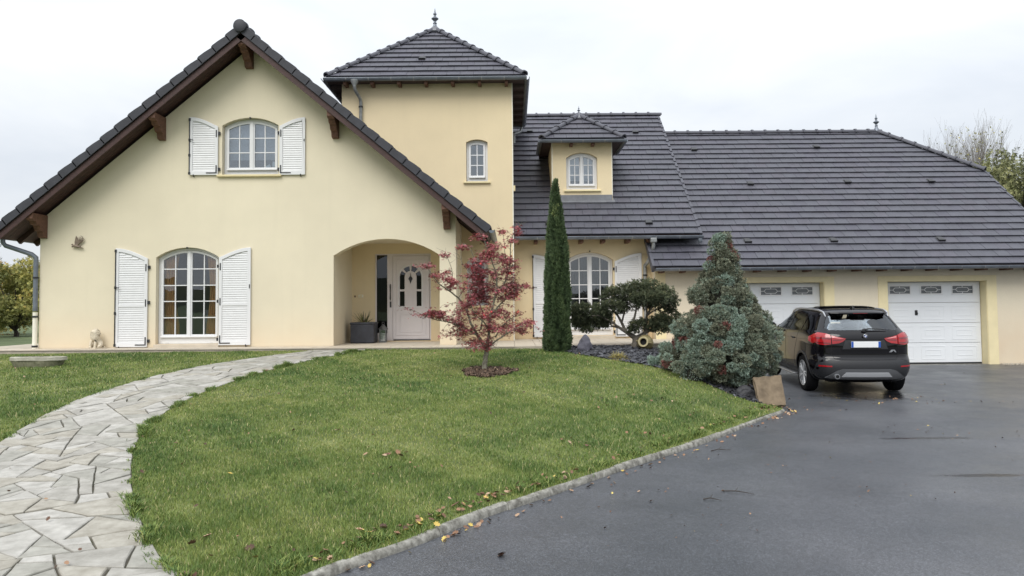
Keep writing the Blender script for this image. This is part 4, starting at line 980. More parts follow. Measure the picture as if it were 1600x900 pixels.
def shutter(xi, xo, z0, zi, zo, y, lock=False, mid=True, y_t=.035):
    """louvred leaf folded back flat on the wall; xi hinge side, xo outer side; the head curves from zi up to zo"""
    lo, hi = min(xi, xo), max(xi, xo); W = hi - lo; N_ = 8
    def head(x, d=0.):
        f = abs(x - xi) / W; return zi + (zo - zi) * math.sin(f * math.pi / 2) ** 1.05 - d if f >= 0 else zi
    outer = [(lo, z0), (hi, z0)] + [(hi - W * i / N_, head(hi - W * i / N_)) for i in range(N_ + 1)]
    b = .072; il, ih = lo + b, hi - b
    inner = [(il, z0 + .09), (ih, z0 + .09)] + [(ih - (ih - il) * i / N_, head(ih - (ih - il) * i / N_) - .082) for i in range(N_ + 1)]
    root = MB().xz(outer, y - y_t, y, [inner]).build('shutter', M['pvc'], house, bevel=.006)
    zmid = z0 + (zi - z0) * .475; pitch = .0505; z = z0 + .092; zs_ = []
    while z < zo - .09:
        if mid and zmid - .055 < z < zmid: z = zmid + .002
        zs_.append(z); z += pitch
    for z in zs_:
        # a slat is clipped by the curved head
        tops = [(x, min(z + pitch, head(x) - .084)) for x in (il, il + (ih - il) * .25, (il + ih) / 2, ih - (ih - il) * .25, ih)]
        keep = [(x, t_) for x, t_ in tops if t_ > z + .006]
        if len(keep) < 2: continue
        x0, x1 = keep[0][0], keep[-1][0]; t0, t1 = keep[0][1] - .004, keep[-1][1] - .004
        yo = y - .006; yi = y - .024
        # slanted louvre: lower edge forward, upper edge back; nose at the bottom
        P = [(x0, y - .021, z), (x1, y - .021, z), (x1, y - .021, z + .010), (x0, y - .021, z + .010), (x0, yo - .006, t0), (x1, yo - .006, t1), (x0, yo, z), (x1, yo, z), (x0, yo, t0), (x1, yo, t1)]
        MB().add(P, [(0, 1, 2, 3), (3, 2, 5, 4), (4, 5, 9, 8), (8, 9, 7, 6), (6, 7, 1, 0), (0, 3, 4, 8, 6), (1, 7, 9, 5, 2)]).build('slat', M['slat'], root)
    if mid: MB().box(il, ih, y - .030, y - .004, zmid - .05, zmid).build('mid_rail', M['pvc'], root, bevel=.004)
    MB().xz([(il, z0 + .09), (ih, z0 + .09)] + [(ih - (ih - il) * i / N_, head(ih - (ih - il) * i / N_) - .084) for i in range(N_ + 1)], y - .005, y - .001).build('backing', M['pvc'], root)
    s = 1 if xo > xi else -1; yb = y - y_t
    # hinge straps and the angle at the foot
    hz = (z0 + (zi - z0) * .90, z0 + (zi - z0) * .5) if mid else (z0 + (zi - z0) * .86,)
    for z in hz: MB().box(*sorted((xi + s * .022, xi + s * .045)), yb - .008, yb - .0005, z - .09, z + .07).build('hinge_strap', M['black'], root)
    mb = MB(); mb.box(*sorted((xi + s * .020, xi + s * .045)), yb - .008, yb - .0005, z0 + .035, z0 + .22); mb.box(*sorted((xi + s * .046, xi + s * .26)), yb - .008, yb - .0005, z0 + .035, z0 + .058)
    mb.build('corner_strap', M['black'], root)
    for z in list(hz) + [z0 + .13]: MB().box(*sorted((xi - s * .045, xi - s * .002)), y - .03, y + .02, z - .035, z + .035).build('hinge_pin', M['black'], root)
    if lock:
        MB().tube([(xo - s * .008, yb - .012, z0 + .02), (xo - s * .008, yb - .012, zo - .03)], .011, 6).build('locking_bar', M['black'], root)
        zc = z0 + (zo - z0) * .60
        MB().tube([(xo - s * .008, yb - .02, zc), (xo - s * .05, yb - .045, zc + .006), (xo - s * .11, yb - .045, zc - .006)], .010, 6).build('lock_handle', M['black'], root)
        for z in (z0 + .04, zc, zo - .06, z0 + (zo - z0) * .34): MB().box(*sorted((xo - s * .03, xo + s * .012)), yb - .02, yb - .001, z - .03, z + .03).build('bar_guide', M['black'], root)
    else:
        MB().box(*sorted((xo - s * .03, xo - s * .012)), yb - .012, yb - .001, z0 + (zo - z0) * .58, z0 + (zo - z0) * .62).build('keeper', M['black'], root)
    MB().tube([(xo - s * .10, y + .03, z0 - .03), (xo - s * .10, y - .03, z0 - .03), (xo - s * .10, y - .05, z0 + .015)], .010, 6).build('catch', M['black'], root)
    return root
shutter(-8.15, -8.87, -.815, 1.165, 1.395, 17.185, lock=True)
shutter(-6.555, -5.845, -.79, 1.17, 1.39, 17.185)
shutter(-6.60, -7.245, 3.03, 4.13, 4.35, 17.185, lock=True, mid=False)
shutter(-5.215, -4.635, 3.02, 4.13, 4.325, 17.185, mid=False)
shutter(1.24, .535, -.785, 1.13, 1.365, 19.985, lock=True)
shutter(2.675, 3.375, -.785, 1.17, 1.38, 19.985)

# things behind the glass
def cloth(x0, x1, z0, z1, y, m, folds, amp, gather=0.0, seed=0, anchor=0):
    r_ = random.Random(seed); nx, nz = folds * 6, 14; V = []; 
    for j in range(nz + 1):
        t_ = j / nz; z = z1 + (z0 - z1) * t_; g = 1 - gather * math.sin(math.pi * min(1, t_ * 1.25)) if gather else 1
        for i in range(nx + 1):
            s_ = i / nx; x = (x0 + (x1 - x0) * s_ * g) if anchor == 0 else (x1 - (x1 - x0) * (1 - s_) * g)
            V.append((x, y + amp * math.sin(s_ * folds * 2 * math.pi + .5 * math.sin(t_ * 3)), z))
    F = [(j * (nx + 1) + i, j * (nx + 1) + i + 1, (j + 1) * (nx + 1) + i + 1, (j + 1) * (nx + 1) + i) for j in range(nz) for i in range(nx)]
    me = bpy.data.meshes.new('curtain'); me.from_pydata(V, [], F); me.materials.append(m); me.polygons.foreach_set('use_smooth', [True] * len(F))
    o = link('curtain', me); md = o.modifiers.new('thickness', 'SOLIDIFY'); md.thickness = .004; return o
tag(cloth(-7.90, -7.55, -.79, 1.30, 17.455, M['curtain'], 5, .025, .25, 1), 'orange curtain behind the left casement of the ground floor gable window', 'curtain', 'orange curtains')
tag(cloth(-6.95, -6.64, -.79, 1.30, 17.455, M['curtain'], 5, .025, .25, 2, anchor=1), 'orange curtain behind the right casement of the ground floor gable window', 'curtain', 'orange curtains')
M['net'] = mat('grey_net_curtain', (.10, .10, .105), .9, var=.2, nscale=5, stretch=(14, 1, .3))
tag(cloth(1.46, 2.58, -.75, 1.0, 20.6, M['net'], 12, .02, 0, 3), 'grey net curtain inside the tall window behind the garden pine', 'curtain')
def roller(x0, x1, z0, z1, y, label, step=.16):
    o = MB().box(x0, x1, y, y + .004, z0, z1).build('blind', M['blind'])
    tag(o, label, 'blind')
    for i in range(int((z1 - z0) / step)): MB().box(x0 + .001, x1 - .001, y - .012, y - .001, z0 + i * step, z0 + i * step + .05).build('pleat', M['blind'], o)
roller(-6.46, -5.30, 3.42, 4.30, 17.50, 'pale pleated blind pulled halfway in the upper gable window')
roller(1.52, 2.30, 3.43, 4.10, 20.86, 'white blind pulled most of the way in the dormer window', .3)
M['paper'] = mat('white_paper', (.8, .8, .8), .8)
p_ = MB().obox(Matrix.Translation((-5.39, 17.362, 3.30)) @ Matrix.Rotation(R(3), 4, 'Y'), .085, .003, .12).build('paper_note', M['paper']); tag(p_, 'small upright white note stuck inside the upper gable window', 'note')
p_ = MB().obox(Matrix.Translation((-5.53, 17.362, 3.245)) @ Matrix.Rotation(R(-28), 4, 'Y'), .115, .003, .07).build('paper_note', M['paper']); tag(p_, 'small tilted white note stuck inside the upper gable window', 'note')
# pale cabinet and wire chair seen low behind the lounge glass
M['cab'] = mat('pale_grey_cabinet', (.55, .56, .58), .6)
cb = thing('cabinet', 'pale cabinet low inside the room behind the gable window', 'cabinet', (-7.2, 18.6, TZ - .02))
MB().box(-7.45, -6.97, 18.5, 18.95, TZ + .02, .0).build('carcass', M['cab'], cb, bevel=.01); MB().box(-7.44, -6.98, 18.48, 18.499, TZ + .1, -.05).build('door', M['cab'], cb, bevel=.006)

# ------------------------------------------------------------------ entrance door, side light
y = 19.24
fr = MB(); fr.xz([(-3.43, TZ + .02), (-2.03, TZ + .02), (-2.03, 1.365), (-3.43, 1.365)], y, y + .08, [[(-3.395, TZ + .21), (-3.13, TZ + .21), (-3.13, 1.335), (-3.395, 1.335)], [(-2.99, TZ + .05), (-2.075, TZ + .05), (-2.075, 1.31), (-2.99, 1.31)]])
dr = fr.build('front_door', M['pvc_door'], house, bevel=.006)
MB().box(-3.394, -3.131, y + .03, y + .04, TZ + .212, 1.334).build('side_pane', M['glass_dk'], dr)
dx0, dx1, dz0, dz1 = -2.985, -2.08, TZ + .06, 1.305; cx = (dx0 + dx1) / 2 - .01
ah = 1.02; ar = .30; sx0, sx1 = cx - ar, cx + ar
def ring_arch(r_, z0_, zc, n=14): return [(cx - r_, z0_), (cx + r_, z0_)] + [(cx + r_ * math.cos(math.pi * i / n), zc + r_ * math.sin(math.pi * i / n)) for i in range(n + 1)]
zc = .78; gz_b = .26
# openings: two side lights in two heights and a three-part fan (built as holes of the leaf)
def fan(a0, a1, r0, r1, n=5):
    return [(cx + r1 * math.cos(R(a0 + (a1 - a0) * i / n)), zc + r1 * math.sin(R(a0 + (a1 - a0) * i / n))) for i in range(n + 1)] + [(cx + r0 * math.cos(R(a1 + (a0 - a1) * i / n)), zc + r0 * math.sin(R(a1 + (a0 - a1) * i / n))) for i in range(n + 1)]
r0_, r1_ = .150, .270
op_ = [[(cx - r1_, .05), (cx - r0_, .05), (cx - r0_, .42), (cx - r1_, .42)], [(cx + r0_, .05), (cx + r1_, .05), (cx + r1_, .42), (cx + r0_, .42)]]
def side_top(s):
    a = [(cx + s * r0_, .47), (cx + s * r1_, .47), (cx + s * r1_, zc)] + [(cx + s * r1_ * math.cos(R(t_)), zc + r1_ * math.sin(R(t_))) for t_ in (12, 24, 35)] + [(cx + s * r0_ * math.cos(R(t_)), zc + r0_ * math.sin(R(t_))) for t_ in (35, 18)] + [(cx + s * r0_, zc)]
    return a if s > 0 else a[::-1]
op_ += [side_top(1), side_top(-1), fan(48, 84, r0_, r1_), fan(96, 132, r0_, r1_)]
leaf = MB().xz([(dx0, dz0), (dx1, dz0), (dx1, dz1), (dx0, dz1)], y - .012, y + .05, op_).build('door_leaf', M['pvc_door'], dr, bevel=.003)
for k, o_ in enumerate(op_): MB().xz([tuple(p) for p in o_], y + .012, y + .018).build('door_pane', M['glass_dk'], dr)
MB().xz(ring_arch(.305, .015, zc), y - .026, y - .0125, [ring_arch(.282, .038, zc)]).build('arch_moulding', M['pvc'], dr, bevel=.004)
MB().xz([(cx - r0_ + .004, .44), (cx - r0_ + .004, .45), (cx - r1_ - .01, .45), (cx - r1_ - .01, .44)], y - .02, y - .0125).build('moulding', M['pvc'], dr)
for (a, b, c, d) in ((dx0 + .075, dx1 - .075, dz0 + .09, dz1 - .09), (dx0 + .17, dx1 - .17, dz0 + .17, dz0 + .62)):
    MB().xz([(a, c), (b, c), (b, d), (a, d)], y - .022, y - .0125, [[(a + .018, c + .018), (b - .018, c + .018), (b - .018, d - .018), (a + .018, d - .018)]]).build('moulding', M['pvc_door'], dr, bevel=.004)
MB().prism([(cx, .56), (cx + .03, .64), (cx + .055, .68), (cx + .03, .73), (cx + .012, .74), (cx, .84), (cx - .012, .74), (cx - .03, .73), (cx - .055, .68), (cx - .03, .64)], lambda p: (p[0], y - .03, p[1] + .05), lambda p: (p[0], y - .0125, p[1] + .05)).build('knocker', M['black'], dr, bevel=.004)
MB().tube([(-3.045, y - .05, .20), (-3.045, y - .065, .24), (-3.045, y - .055, .40), (-3.045, y - .065, .55), (-3.045, y - .05, .60)], [.008, .016, .011, .016, .008], 8).build('pull_handle', M['black'], dr, smooth=True)
MB().box(-3.065, -3.025, y - .012, y - .001, .02, .17).build('lock_plate', M['black'], dr, bevel=.006); MB().tube([(-3.045, y - .012, .20), (-3.045, y - .05, .22)], .008, 6).build('handle_fixing', M['black'], dr); MB().tube([(-3.045, y - .012, .60), (-3.045, y - .05, .58)], .008, 6).build('handle_fixing', M['black'], dr)
MB().box(-2.97, -2.05, y - .03, y - .0005, TZ + .012, TZ + .045).build('threshold', M['black'], dr)
bell = MB().box(-3.84, -3.72, 19.18, 19.199, .275, .345).build('doorbell', M['corner'], bevel=.006); tag(bell, 'small beige intercom box on the yellow porch wall left of the door', 'doorbell'); MB().box(-3.81, -3.75, 19.174, 19.1795, .29, .33).build('button', M['yellow'], bell)
sw = MB().box(-3.945, -3.91, 19.185, 19.199, .28, .325).build('light_switch', M['wood_end'], bevel=.005); tag(sw, 'tiny brown button on the porch wall left of the intercom box', 'switch')

# ------------------------------------------------------------------ garage doors
def garage(g, idx):
    x0, x1, z0, z1 = g; z0 = AZ((x0 + x1) / 2, 19.5) + .035; y = 19.58
    W = x1 - x0; root = MB().xz([(x0 + .004, z0 - .03), (x1 - .004, z0 - .03), (x1 - .004, z1 - .004), (x0 + .004, z1 - .004)], y + .03, y + .06, [[(x0 + .05, z0), (x1 - .05, z0), (x1 - .05, z1 - .03), (x0 + .05, z1 - .03)]]).build('garage_door', M['gdoor'], house)
    hts = [0, .245, .493, .745, 1.0]; Hh = z1 - .03 - z0
    def cell(k, c):
        w3 = (W - .10) / 3; return x0 + .05 + w3 * c, x0 + .05 + w3 * (c + 1)
    for k in range(4):
        za, zb_ = z0 + Hh * hts[k] + .004, z0 + Hh * hts[k + 1] - .004
        if k == 3:
            holes = []; 
            for c in range(3):
                a, b = cell(k, c); holes.append([(a + .12, za + .22), (b - .15, za + .22), (b - .15, zb_ - .09), (a + .12, zb_ - .09)])
            MB().xz([(x0 + .03, za), (x1 - .03, za), (x1 - .03, zb_), (x0 + .03, zb_)], y, y + .035, holes).build('door_panel', M['gdoor'], root, bevel=.004)
            for h_ in holes:
                a, b, c0, c1 = h_[0][0], h_[1][0], h_[0][1], h_[2][1]; cxx, cz = (a + b) / 2, (c0 + c1) / 2
                win = MB().xz([(a - .022, c0 - .022), (b + .022, c0 - .022), (b + .022, c1 + .022), (a - .022, c1 + .022)], y - .012, y - .0005, [[(a + .008, c0 + .008), (b - .008, c0 + .008), (b - .008, c1 - .008), (a + .008, c1 - .008)]]).build('door_window', M['pvc'], root, bevel=.003)
                MB().box(a + .001, b - .001, y + .015, y + .02, c0 + .001, c1 - .001).build('pane', M['gglass'], root)
                hx = (b - a) * .34; hz_ = (c1 - c0) * .30; hexo = [(cxx - hx, cz), (cxx - hx * .68, cz - hz_), (cxx + hx * .68, cz - hz_), (cxx + hx, cz), (cxx + hx * .68, cz + hz_), (cxx - hx * .68, cz + hz_)]
                mb = MB().xz(hexo, y - .004, y + .012, [strip_poly(hexo, .011)])
                mb.box(a + .001, cxx - hx - .0, y - .004, y + .012, cz - .006, cz + .006); mb.box(cxx + hx, b - .001, y - .004, y + .012, cz - .006, cz + .006)
                mb.box(cxx - .006, cxx + .006, y - .004, y + .012, cz + hz_, c1 - .001); mb.box(cxx - .006, cxx + .006, y - .004, y + .012, c0 + .001, cz - hz_)
                mb.build('lattice', M['pvc'], root)
        else:
            pan = MB().box(x0 + .03, x1 - .03, y, y + .035, za, zb_).build('door_panel', M['gdoor'], root, bevel=.006)
            for c in range(3):
                a, b = cell(k, c)
                for ins, dpt in ((.09, .006), (.20, .005)):
                    MB().xz([(a + ins, za + ins * .85), (b - ins, za + ins * .85), (b - ins, zb_ - ins * .85), (a + ins, zb_ - ins * .85)], y - dpt, y - .0005, [[(a + ins + .02, za + ins * .85 + .02), (b - ins - .02, za + ins * .85 + .02), (b - ins - .02, zb_ - ins * .85 - .02), (a + ins + .02, zb_ - ins * .85 - .02)]]).build('cassette_moulding', M['gdoor'], pan, bevel=.003)
    MB().box(x0 + .03, x1 - .03, y + .005, y + .03, z0 - .035, z0 + .003).build('rubber_seal', M['black'], root)
    hx = x0 + W * .335; zc_ = z0 + Hh * .62
    MB().box(hx - .035, hx + .035, y - .012, y - .0005, zc_ - .065, zc_ + .065).build('lock_rosette', M['black'], root, bevel=.01); MB().tube([(hx, y - .012, zc_ + .02), (hx, y - .05, zc_ + .02), (hx + .012, y - .055, zc_ - .03)], .011, 6).build('handle', M['black'], root)
    MB().box(x0 - .06, x1 + .06, 19.30, 19.56, z0 - .10, z0 - .036).build('threshold', M['kerb'], root)
M['gglass'] = mat('frosted_grey_glass', (.14, .15, .16), .25, var=.1, nscale=4)
garage(GD[0], 0); garage(GD[1], 1)
# ------------------------------------------------------------------ THE CAR (local: rear bumper at y = 0, nose along +y, ground z = 0)
M['paint'] = mat('black_car_paint', (.004, .0035, .005), .07, coat=0, spec=.42)
M['clad'] = mat('dark_grey_bumper_plastic', (.018, .019, .022), .5, var=.1, nscale=30, bump=.1, bscale=200, bdist=.001)
M['silver'] = mat('brushed_silver_trim', (.42, .43, .45), .32, metal=.7)
M['satin'] = mat('satin_silver_plastic', (.36, .37, .39), .4)
M['greyt'] = mat('grey_diffuser_plastic', (.085, .088, .095), .5)
M['tyre'] = mat('tyre_rubber', (.008, .008, .009), .85, var=.2, nscale=40, spec=.15)
M['rim'] = mat('grey_alloy', (.55, .56, .58), .35, metal=.35)
M['dark'] = mat('dark_wheel_well', (.008, .008, .009), .9)
M['lampred'] = mat('red_lamp_lens', (.34, .008, .012), .12, coat=.6, var=.2, nscale=12)
M['lampdk'] = mat('deep_red_lamp_lens', (.16, .004, .008), .12, coat=1.0)
M['lampcl'] = mat('clear_lamp_strip', (.75, .30, .30), .15, coat=1.0)
M['cglass'] = glass_mat('car_glass', (.78, .80, .80), .03)
M['seat'] = mat('dark_seat_cloth', (.03, .028, .027), .8)
M['plate'] = mat('white_number_plate', (.78, .79, .80), .4)
M['blue'] = mat('blue_plate_band', (.02, .09, .42), .4)
CX, CY = 6.43, 14.0
car = thing('parked_car', 'black estate-style SUV with roof rails parked facing the garage on wet asphalt', 'car', (CX, CY, AZ(CX, CY + .9) - .02), rot=(R(1.6), 0, R(-5)), world=False)
LV = [  # z, rear y, front y, half width, corner depth
 (.24, .16, 4.20, .74, .8), (.30, .07, 4.32, .83, 1.0), (.40, .02, 4.40, .880, 1.0), (.52, .0, 4.43, .902, 1.0), (.63, .015, 4.43, .908, 1.0), (.675, .04, 4.42, .908, 1.0),
 (.72, .085, 4.41, .905, 1.0), (.85, .075, 4.38, .903, 1.0), (.98, .085, 4.30, .905, 1.0), (1.07, .10, 3.95, .895, 1.0), (1.13, .13, 3.55, .865, 1.0), (1.17, .16, 3.36, .835, 1.0), (1.20, .185, 3.27, .815, 1.05),
 (1.33, .29, 2.98, .752, 1.15), (1.44, .385, 2.72, .695, 1.25), (1.50, .40, 2.55, .655, 1.3), (1.545, .44, 2.35, .60, 1.4), (1.57, .60, 2.10, .50, 1.5), (1.58, .85, 1.85, .36, 1.5)]
def outline(z, yr, yf, w_, k):
    h = [(0, yr), (.35, yr + .008 * k), (.60, yr + .03 * k), (.78, yr + .075 * k), (.90, yr + .165 * k), (.965, yr + .32 * k), (1, yr + .62 * k), (1.0, yr + (yf - yr) * .35), (1.0, yr + (yf - yr) * .55), (1.0, yf - (yf - yr) * .22), (.95, yf - (yf - yr) * .11), (.80, yf - (yf - yr) * .045), (.45, yf - (yf - yr) * .008), (0, yf)]
    pts = [(x * w_, y, z) for x, y in h] + [(-x * w_, y, z) for x, y in h[1:-1][::-1]]
    return pts
def loft(levels, sub=2, name='body'):
    rings = [outline(*l) for l in levels]; n = len(rings[0]); vs = [p for r_ in rings for p in r_]
    fs = [(i * n + j, i * n + (j + 1) % n, (i + 1) * n + (j + 1) % n, (i + 1) * n + j) for i in range(len(rings) - 1) for j in range(n)]
    # caps as quads across
    for base, flip in ((0, True), ((len(rings) - 1) * n, False)):
        for j in range(n // 2):
            a, b = base + j, base + j + 1; c, d = base + (n - j - 1) % n, base + (n - j) % n
            if j == 0: f = (a, b, c)
            elif j == n // 2 - 1: f = (a, b, d)
            else: f = (a, b, c, d)
            fs.append(f[::-1] if flip else f)
    me = bpy.data.meshes.new(name); me.from_pydata(vs, [], fs)
    b = bmesh.new(); b.from_mesh(me); bmesh.ops.recalc_face_normals(b, faces=b.faces)
    # every side wall of the loft is closed: subdivide for smooth curvature
    b.to_mesh(me); b.free()
    o = bpy.data.objects.new(name, me); col.objects.link(o); md = o.modifiers.new('s', 'SUBSURF'); md.levels = sub; md.render_levels = sub
    dg = bpy.context.evaluated_depsgraph_get(); m2 = bpy.data.meshes.new_from_object(o.evaluated_get(dg)); bpy.data.objects.remove(o); return m2
full = loft(LV)
_b = bmesh.new(); _b.from_mesh(full); bvh = BVHTree.FromBMesh(_b); _b.free()
def boolean_body():
    o = bpy.data.objects.new('body', full.copy()); col.objects.link(o)
    so = o.modifiers.new('shell', 'SOLIDIFY'); so.thickness = .035; so.offset = -1
    cut = MB()
    # rear window
    RW = [(-.60, 1.20), (.60, 1.20), (.655, 1.235), (.60, 1.36), (.545, 1.455), (.50, 1.475), (-.50, 1.475), (-.545, 1.455), (-.60, 1.36), (-.655, 1.235)]
    cut.xz(RW, -.3, .9)
    SW = [[(.60, 1.17), (1.16, 1.155), (1.10, 1.46), (.95, 1.455), (.76, 1.40), (.62, 1.28), (.57, 1.20)], [(1.23, 1.15), (1.98, 1.14), (1.96, 1.47), (1.18, 1.465)], [(2.06, 1.14), (3.02, 1.13), (2.72, 1.34), (2.50, 1.43), (2.04, 1.47)]]
    for p in SW:
        cut.yz(p, -1.2, -.45); cut.yz(p, .45, 1.2)
    FW = [(-.66, 1.17), (.66, 1.17), (.54, 1.46), (-.54, 1.46)]
    cut.xz(FW, 2.2, 4.0)
    # wheel wells
    for y_ in (.90, 3.57):
        for s_ in (-1, 1):
            ring = [(y_ + .385 * math.cos(2 * math.pi * i / 28), .345 + .385 * math.sin(2 * math.pi * i / 28)) for i in range(28)]; cut.yz(ring, *sorted((s_ * .62, s_ * 1.2)))
    c = cut.build('cutter', None); bo = o.modifiers.new('cut', 'BOOLEAN'); bo.operation = 'DIFFERENCE'; bo.object = c; bo.solver = 'EXACT'; bo.use_self = True
    dg = bpy.context.evaluated_depsgraph_get(); me = bpy.data.meshes.new_from_object(o.evaluated_get(dg)); bpy.data.objects.remove(o); bpy.data.objects.remove(c)
    me.materials.clear(); me.materials.append(M['paint']); me.polygons.foreach_set('use_smooth', [True] * len(me.polygons)); me.set_sharp_from_angle(angle=R(35))
    return me, RW, SW, FW
bme, RW, SW, FW = boolean_body()
body = link('body', bme, car)
def project(poly, axis, side=1, step=.035, off=.004, th=.008, name='patch', m=None, parent=None, holes=(), smooth=True, edge=True):
    """lay a flat outline onto the body surface. axis 'y': outline in (x, z) seen from the rear; 'x': outline in (y, z) seen from one side"""
    n = len(poly)
    dens = []
    for i in range(n):
        p, q = poly[i], poly[(i + 1) % n]; k = max(1, int(math.dist(p, q) / step))
        for j in range(k): dens.append((p[0] + (q[0] - p[0]) * j / k, p[1] + (q[1] - p[1]) * j / k))
    n = len(dens); xs_ = [p[0] for p in poly]; zs_ = [p[1] for p in poly]
    g = np.array([(a, b) for a in np.arange(min(xs_) + step / 2, max(xs_), step) for b in np.arange(min(zs_) + step / 2, max(zs_), step)])
    if len(g):
        g = g[inside(dens, g)]; D = np.array(dens)
        g = np.array([q for q in g if (np.min(((D - q) ** 2).sum(1)) > (step * .45) ** 2)])
    V = [Vector(p) for p in dens] + [Vector(p) for p in g]
    vo, eo, fo, *_ = geometry.delaunay_2d_cdt(V, [(i, (i + 1) % n) for i in range(n)], [], 1, 1e-5)
    top, bot, ok = [], [], []
    for v in vo:
        if axis == 'y': h = bvh.ray_cast(Vector((v.x, -2, v.y)), Vector((0, 1, 0)))
        else: h = bvh.ray_cast(Vector((side * 3, v.x, v.y)), Vector((-side, 0, 0)))
        if h[0] is None: ok.append(False); top.append(Vector((0, 0, 0))); bot.append(Vector((0, 0, 0))); continue
        nn = h[1]
        if axis == 'y' and nn.y > 0: nn = -nn
        if axis == 'x' and nn.x * side < 0: nn = -nn
        ok.append(True); top.append(h[0] + nn * off); bot.append(h[0] + nn * (off - th))
    fs = [tuple(f) for f in fo if all(ok[i] for i in f)]; k = len(vo)
    cnt = {}
    for f in fs:
        for i in range(3): e = tuple(sorted((f[i], f[(i + 1) % 3]))); cnt[e] = cnt.get(e, 0) + 1
    allf = fs + [tuple(i + k for i in reversed(f)) for f in fs] + [(a, b, b + k, a + k) for (a, b), c in cnt.items() if c == 1]
    me = bpy.data.meshes.new(name); me.from_pydata([tuple(p) for p in top + bot], [], allf)
    b = bmesh.new(); b.from_mesh(me); bmesh.ops.delete(b, geom=[v for v in b.verts if not v.link_faces], context='VERTS'); bmesh.ops.recalc_face_normals(b, faces=b.faces); b.to_mesh(me); b.free()
    me.materials.append(m); me.polygons.foreach_set('use_smooth', [True] * len(me.polygons)); me.set_sharp_from_angle(angle=R(40))
    return link(name, me, parent or car)
def grow(poly, d): return strip_poly(poly, -d)
# glass
project(grow(RW, .02), 'y', off=-.006, th=.004, name='rear_window', m=M['cglass'])
for p in SW:
    for s_ in (-1, 1): project(grow(p, .02), 'x', s_, off=-.006, th=.004, name='side_window', m=M['cglass'])
ws = [(-.60, 1.2, 3.26), (.60, 1.2, 3.26), (.50, 1.46, 2.66), (-.50, 1.46, 2.66)]
MB().add(ws + [(x, z + .004, y) for x, z, y in ws], [(0, 1, 2, 3), (7, 6, 5, 4)]) 
mb = MB(); W_ = [(x, y, z) for x, z, y in ws]; mb.add(W_ + [(x, y - .01, z - .006) for x, y, z in W_], [(0, 1, 2, 3), (7, 6, 5, 4), (0, 4, 5, 1), (1, 5, 6, 2), (2, 6, 7, 3), (3, 7, 4, 0)]).build('windscreen', M['cglass'], car)
# black ceramic border of the rear window and chrome-less window trims
for p in SW:
    for s_ in (-1, 1): pass
# spoiler lip over the rear window
sp = MB(); L_ = [(-.52, .52), (-.52, .40), (-.38, .335), (0, .315), (.38, .335), (.52, .40), (.52, .52)]
sp.xy([(x, y) for x, y in L_] + [(.4, .62), (-.4, .62)], 1.492, 1.516).build('rear_spoiler', M['paint'], car, bevel=.01)
MB().box(-.13, .13, .310, .320, 1.499, 1.509).build('brake_light', M['lampdk'], car)
# lamps: body-side block and tailgate block with clear strips
for s_ in (-1, 1):
    f = lambda pts: [(s_ * x, z) for x, z in pts][::(1 if s_ > 0 else -1)]
    outer = f([(.59, .945), (.70, .93), (.79, .945), (.84, .99), (.85, 1.05), (.82, 1.11), (.76, 1.145), (.66, 1.13), (.59, 1.105)])
    inner = f([(.575, .95), (.46, .965), (.39, .995), (.33, 1.045), (.36, 1.055), (.48, 1.075), (.575, 1.10)])
    lo_ = project(outer, 'y', off=.022, th=.028, name='tail_light', m=M['lampred']); project(f([(.60, 1.03), (.80, 1.045), (.81, 1.065), (.60, 1.06)]), 'y', off=.027, th=.006, name='light_strip', m=M['lampdk'], parent=lo_)
    project(f([(.60, .955), (.80, .965), (.81, .985), (.60, .975)]), 'y', off=.027, th=.006, name='light_strip', m=M['lampdk'], parent=lo_)
    li_ = project(inner, 'y', off=.014, th=.02, name='tail_light', m=M['lampred']); project(f([(.56, 1.005), (.42, 1.015), (.37, 1.035), (.56, 1.03)]), 'y', off=.019, th=.006, name='light_strip', m=M['lampdk'], parent=li_)
    project(f([(.56, 1.065), (.45, 1.05), (.36, 1.045), (.45, 1.06), (.56, 1.08)]), 'y', off=.019, th=.006, name='light_strip', m=M['lampcl'], parent=li_)
    project([(s_ * 0 + .34, .955), (.50, .99), (.52, 1.06), (.40, 1.10), (.24, 1.12), (.20, 1.0)], 'x', s_, off=.02, th=.026, name='tail_light', m=M['lampred'])
# tailgate seams, plate recess, plate, roundel
def seam(pts, axis, side=1, w_=.006, name='panel_gap'):
    mb = MB(); P = []
    for i in range(len(pts) - 1):
        k = max(1, int(math.dist(pts[i], pts[i + 1]) / .03))
        P += [(pts[i][0] + (pts[i + 1][0] - pts[i][0]) * j / k, pts[i][1] + (pts[i + 1][1] - pts[i][1]) * j / k) for j in range(k)]
    P.append(pts[-1]); Q = []
    for p in P:
        h = bvh.ray_cast(Vector((p[0], -2, p[1])), Vector((0, 1, 0))) if axis == 'y' else bvh.ray_cast(Vector((side * 3, p[0], p[1])), Vector((-side, 0, 0)))
        if h[0] is not None: Q.append(h[0])
    if len(Q) > 1: mb.tube(Q, w_ * .5, 5).build(name, M['dark'], car)
seam([(-.585, 1.18), (-.58, .93), (-.60, .80), (-.555, .70), (-.50, .67), (0, .66), (.50, .67), (.555, .70), (.60, .80), (.58, .93), (.585, 1.18)], 'y')
project([(-.40, .86), (.40, .86), (.345, 1.02), (.30, 1.045), (-.30, 1.045), (-.345, 1.02)], 'y', off=.003, th=.006, name='plate_recess', m=M['clad'])
project([(-.42, .845), (.42, .845), (.43, .86), (-.43, .86)], 'y', off=.016, th=.018, name='tailgate_handle', m=M['paint'])
project([(-.36, 1.035), (.36, 1.035), (.30, 1.055), (-.30, 1.055)], 'y', off=.02, th=.022, name='plate_trim', m=M['paint'])
pl_ = MB().box(-.26, .26, .052, .062, .890, 1.0).build('number_plate', M['plate'], car, bevel=.004)
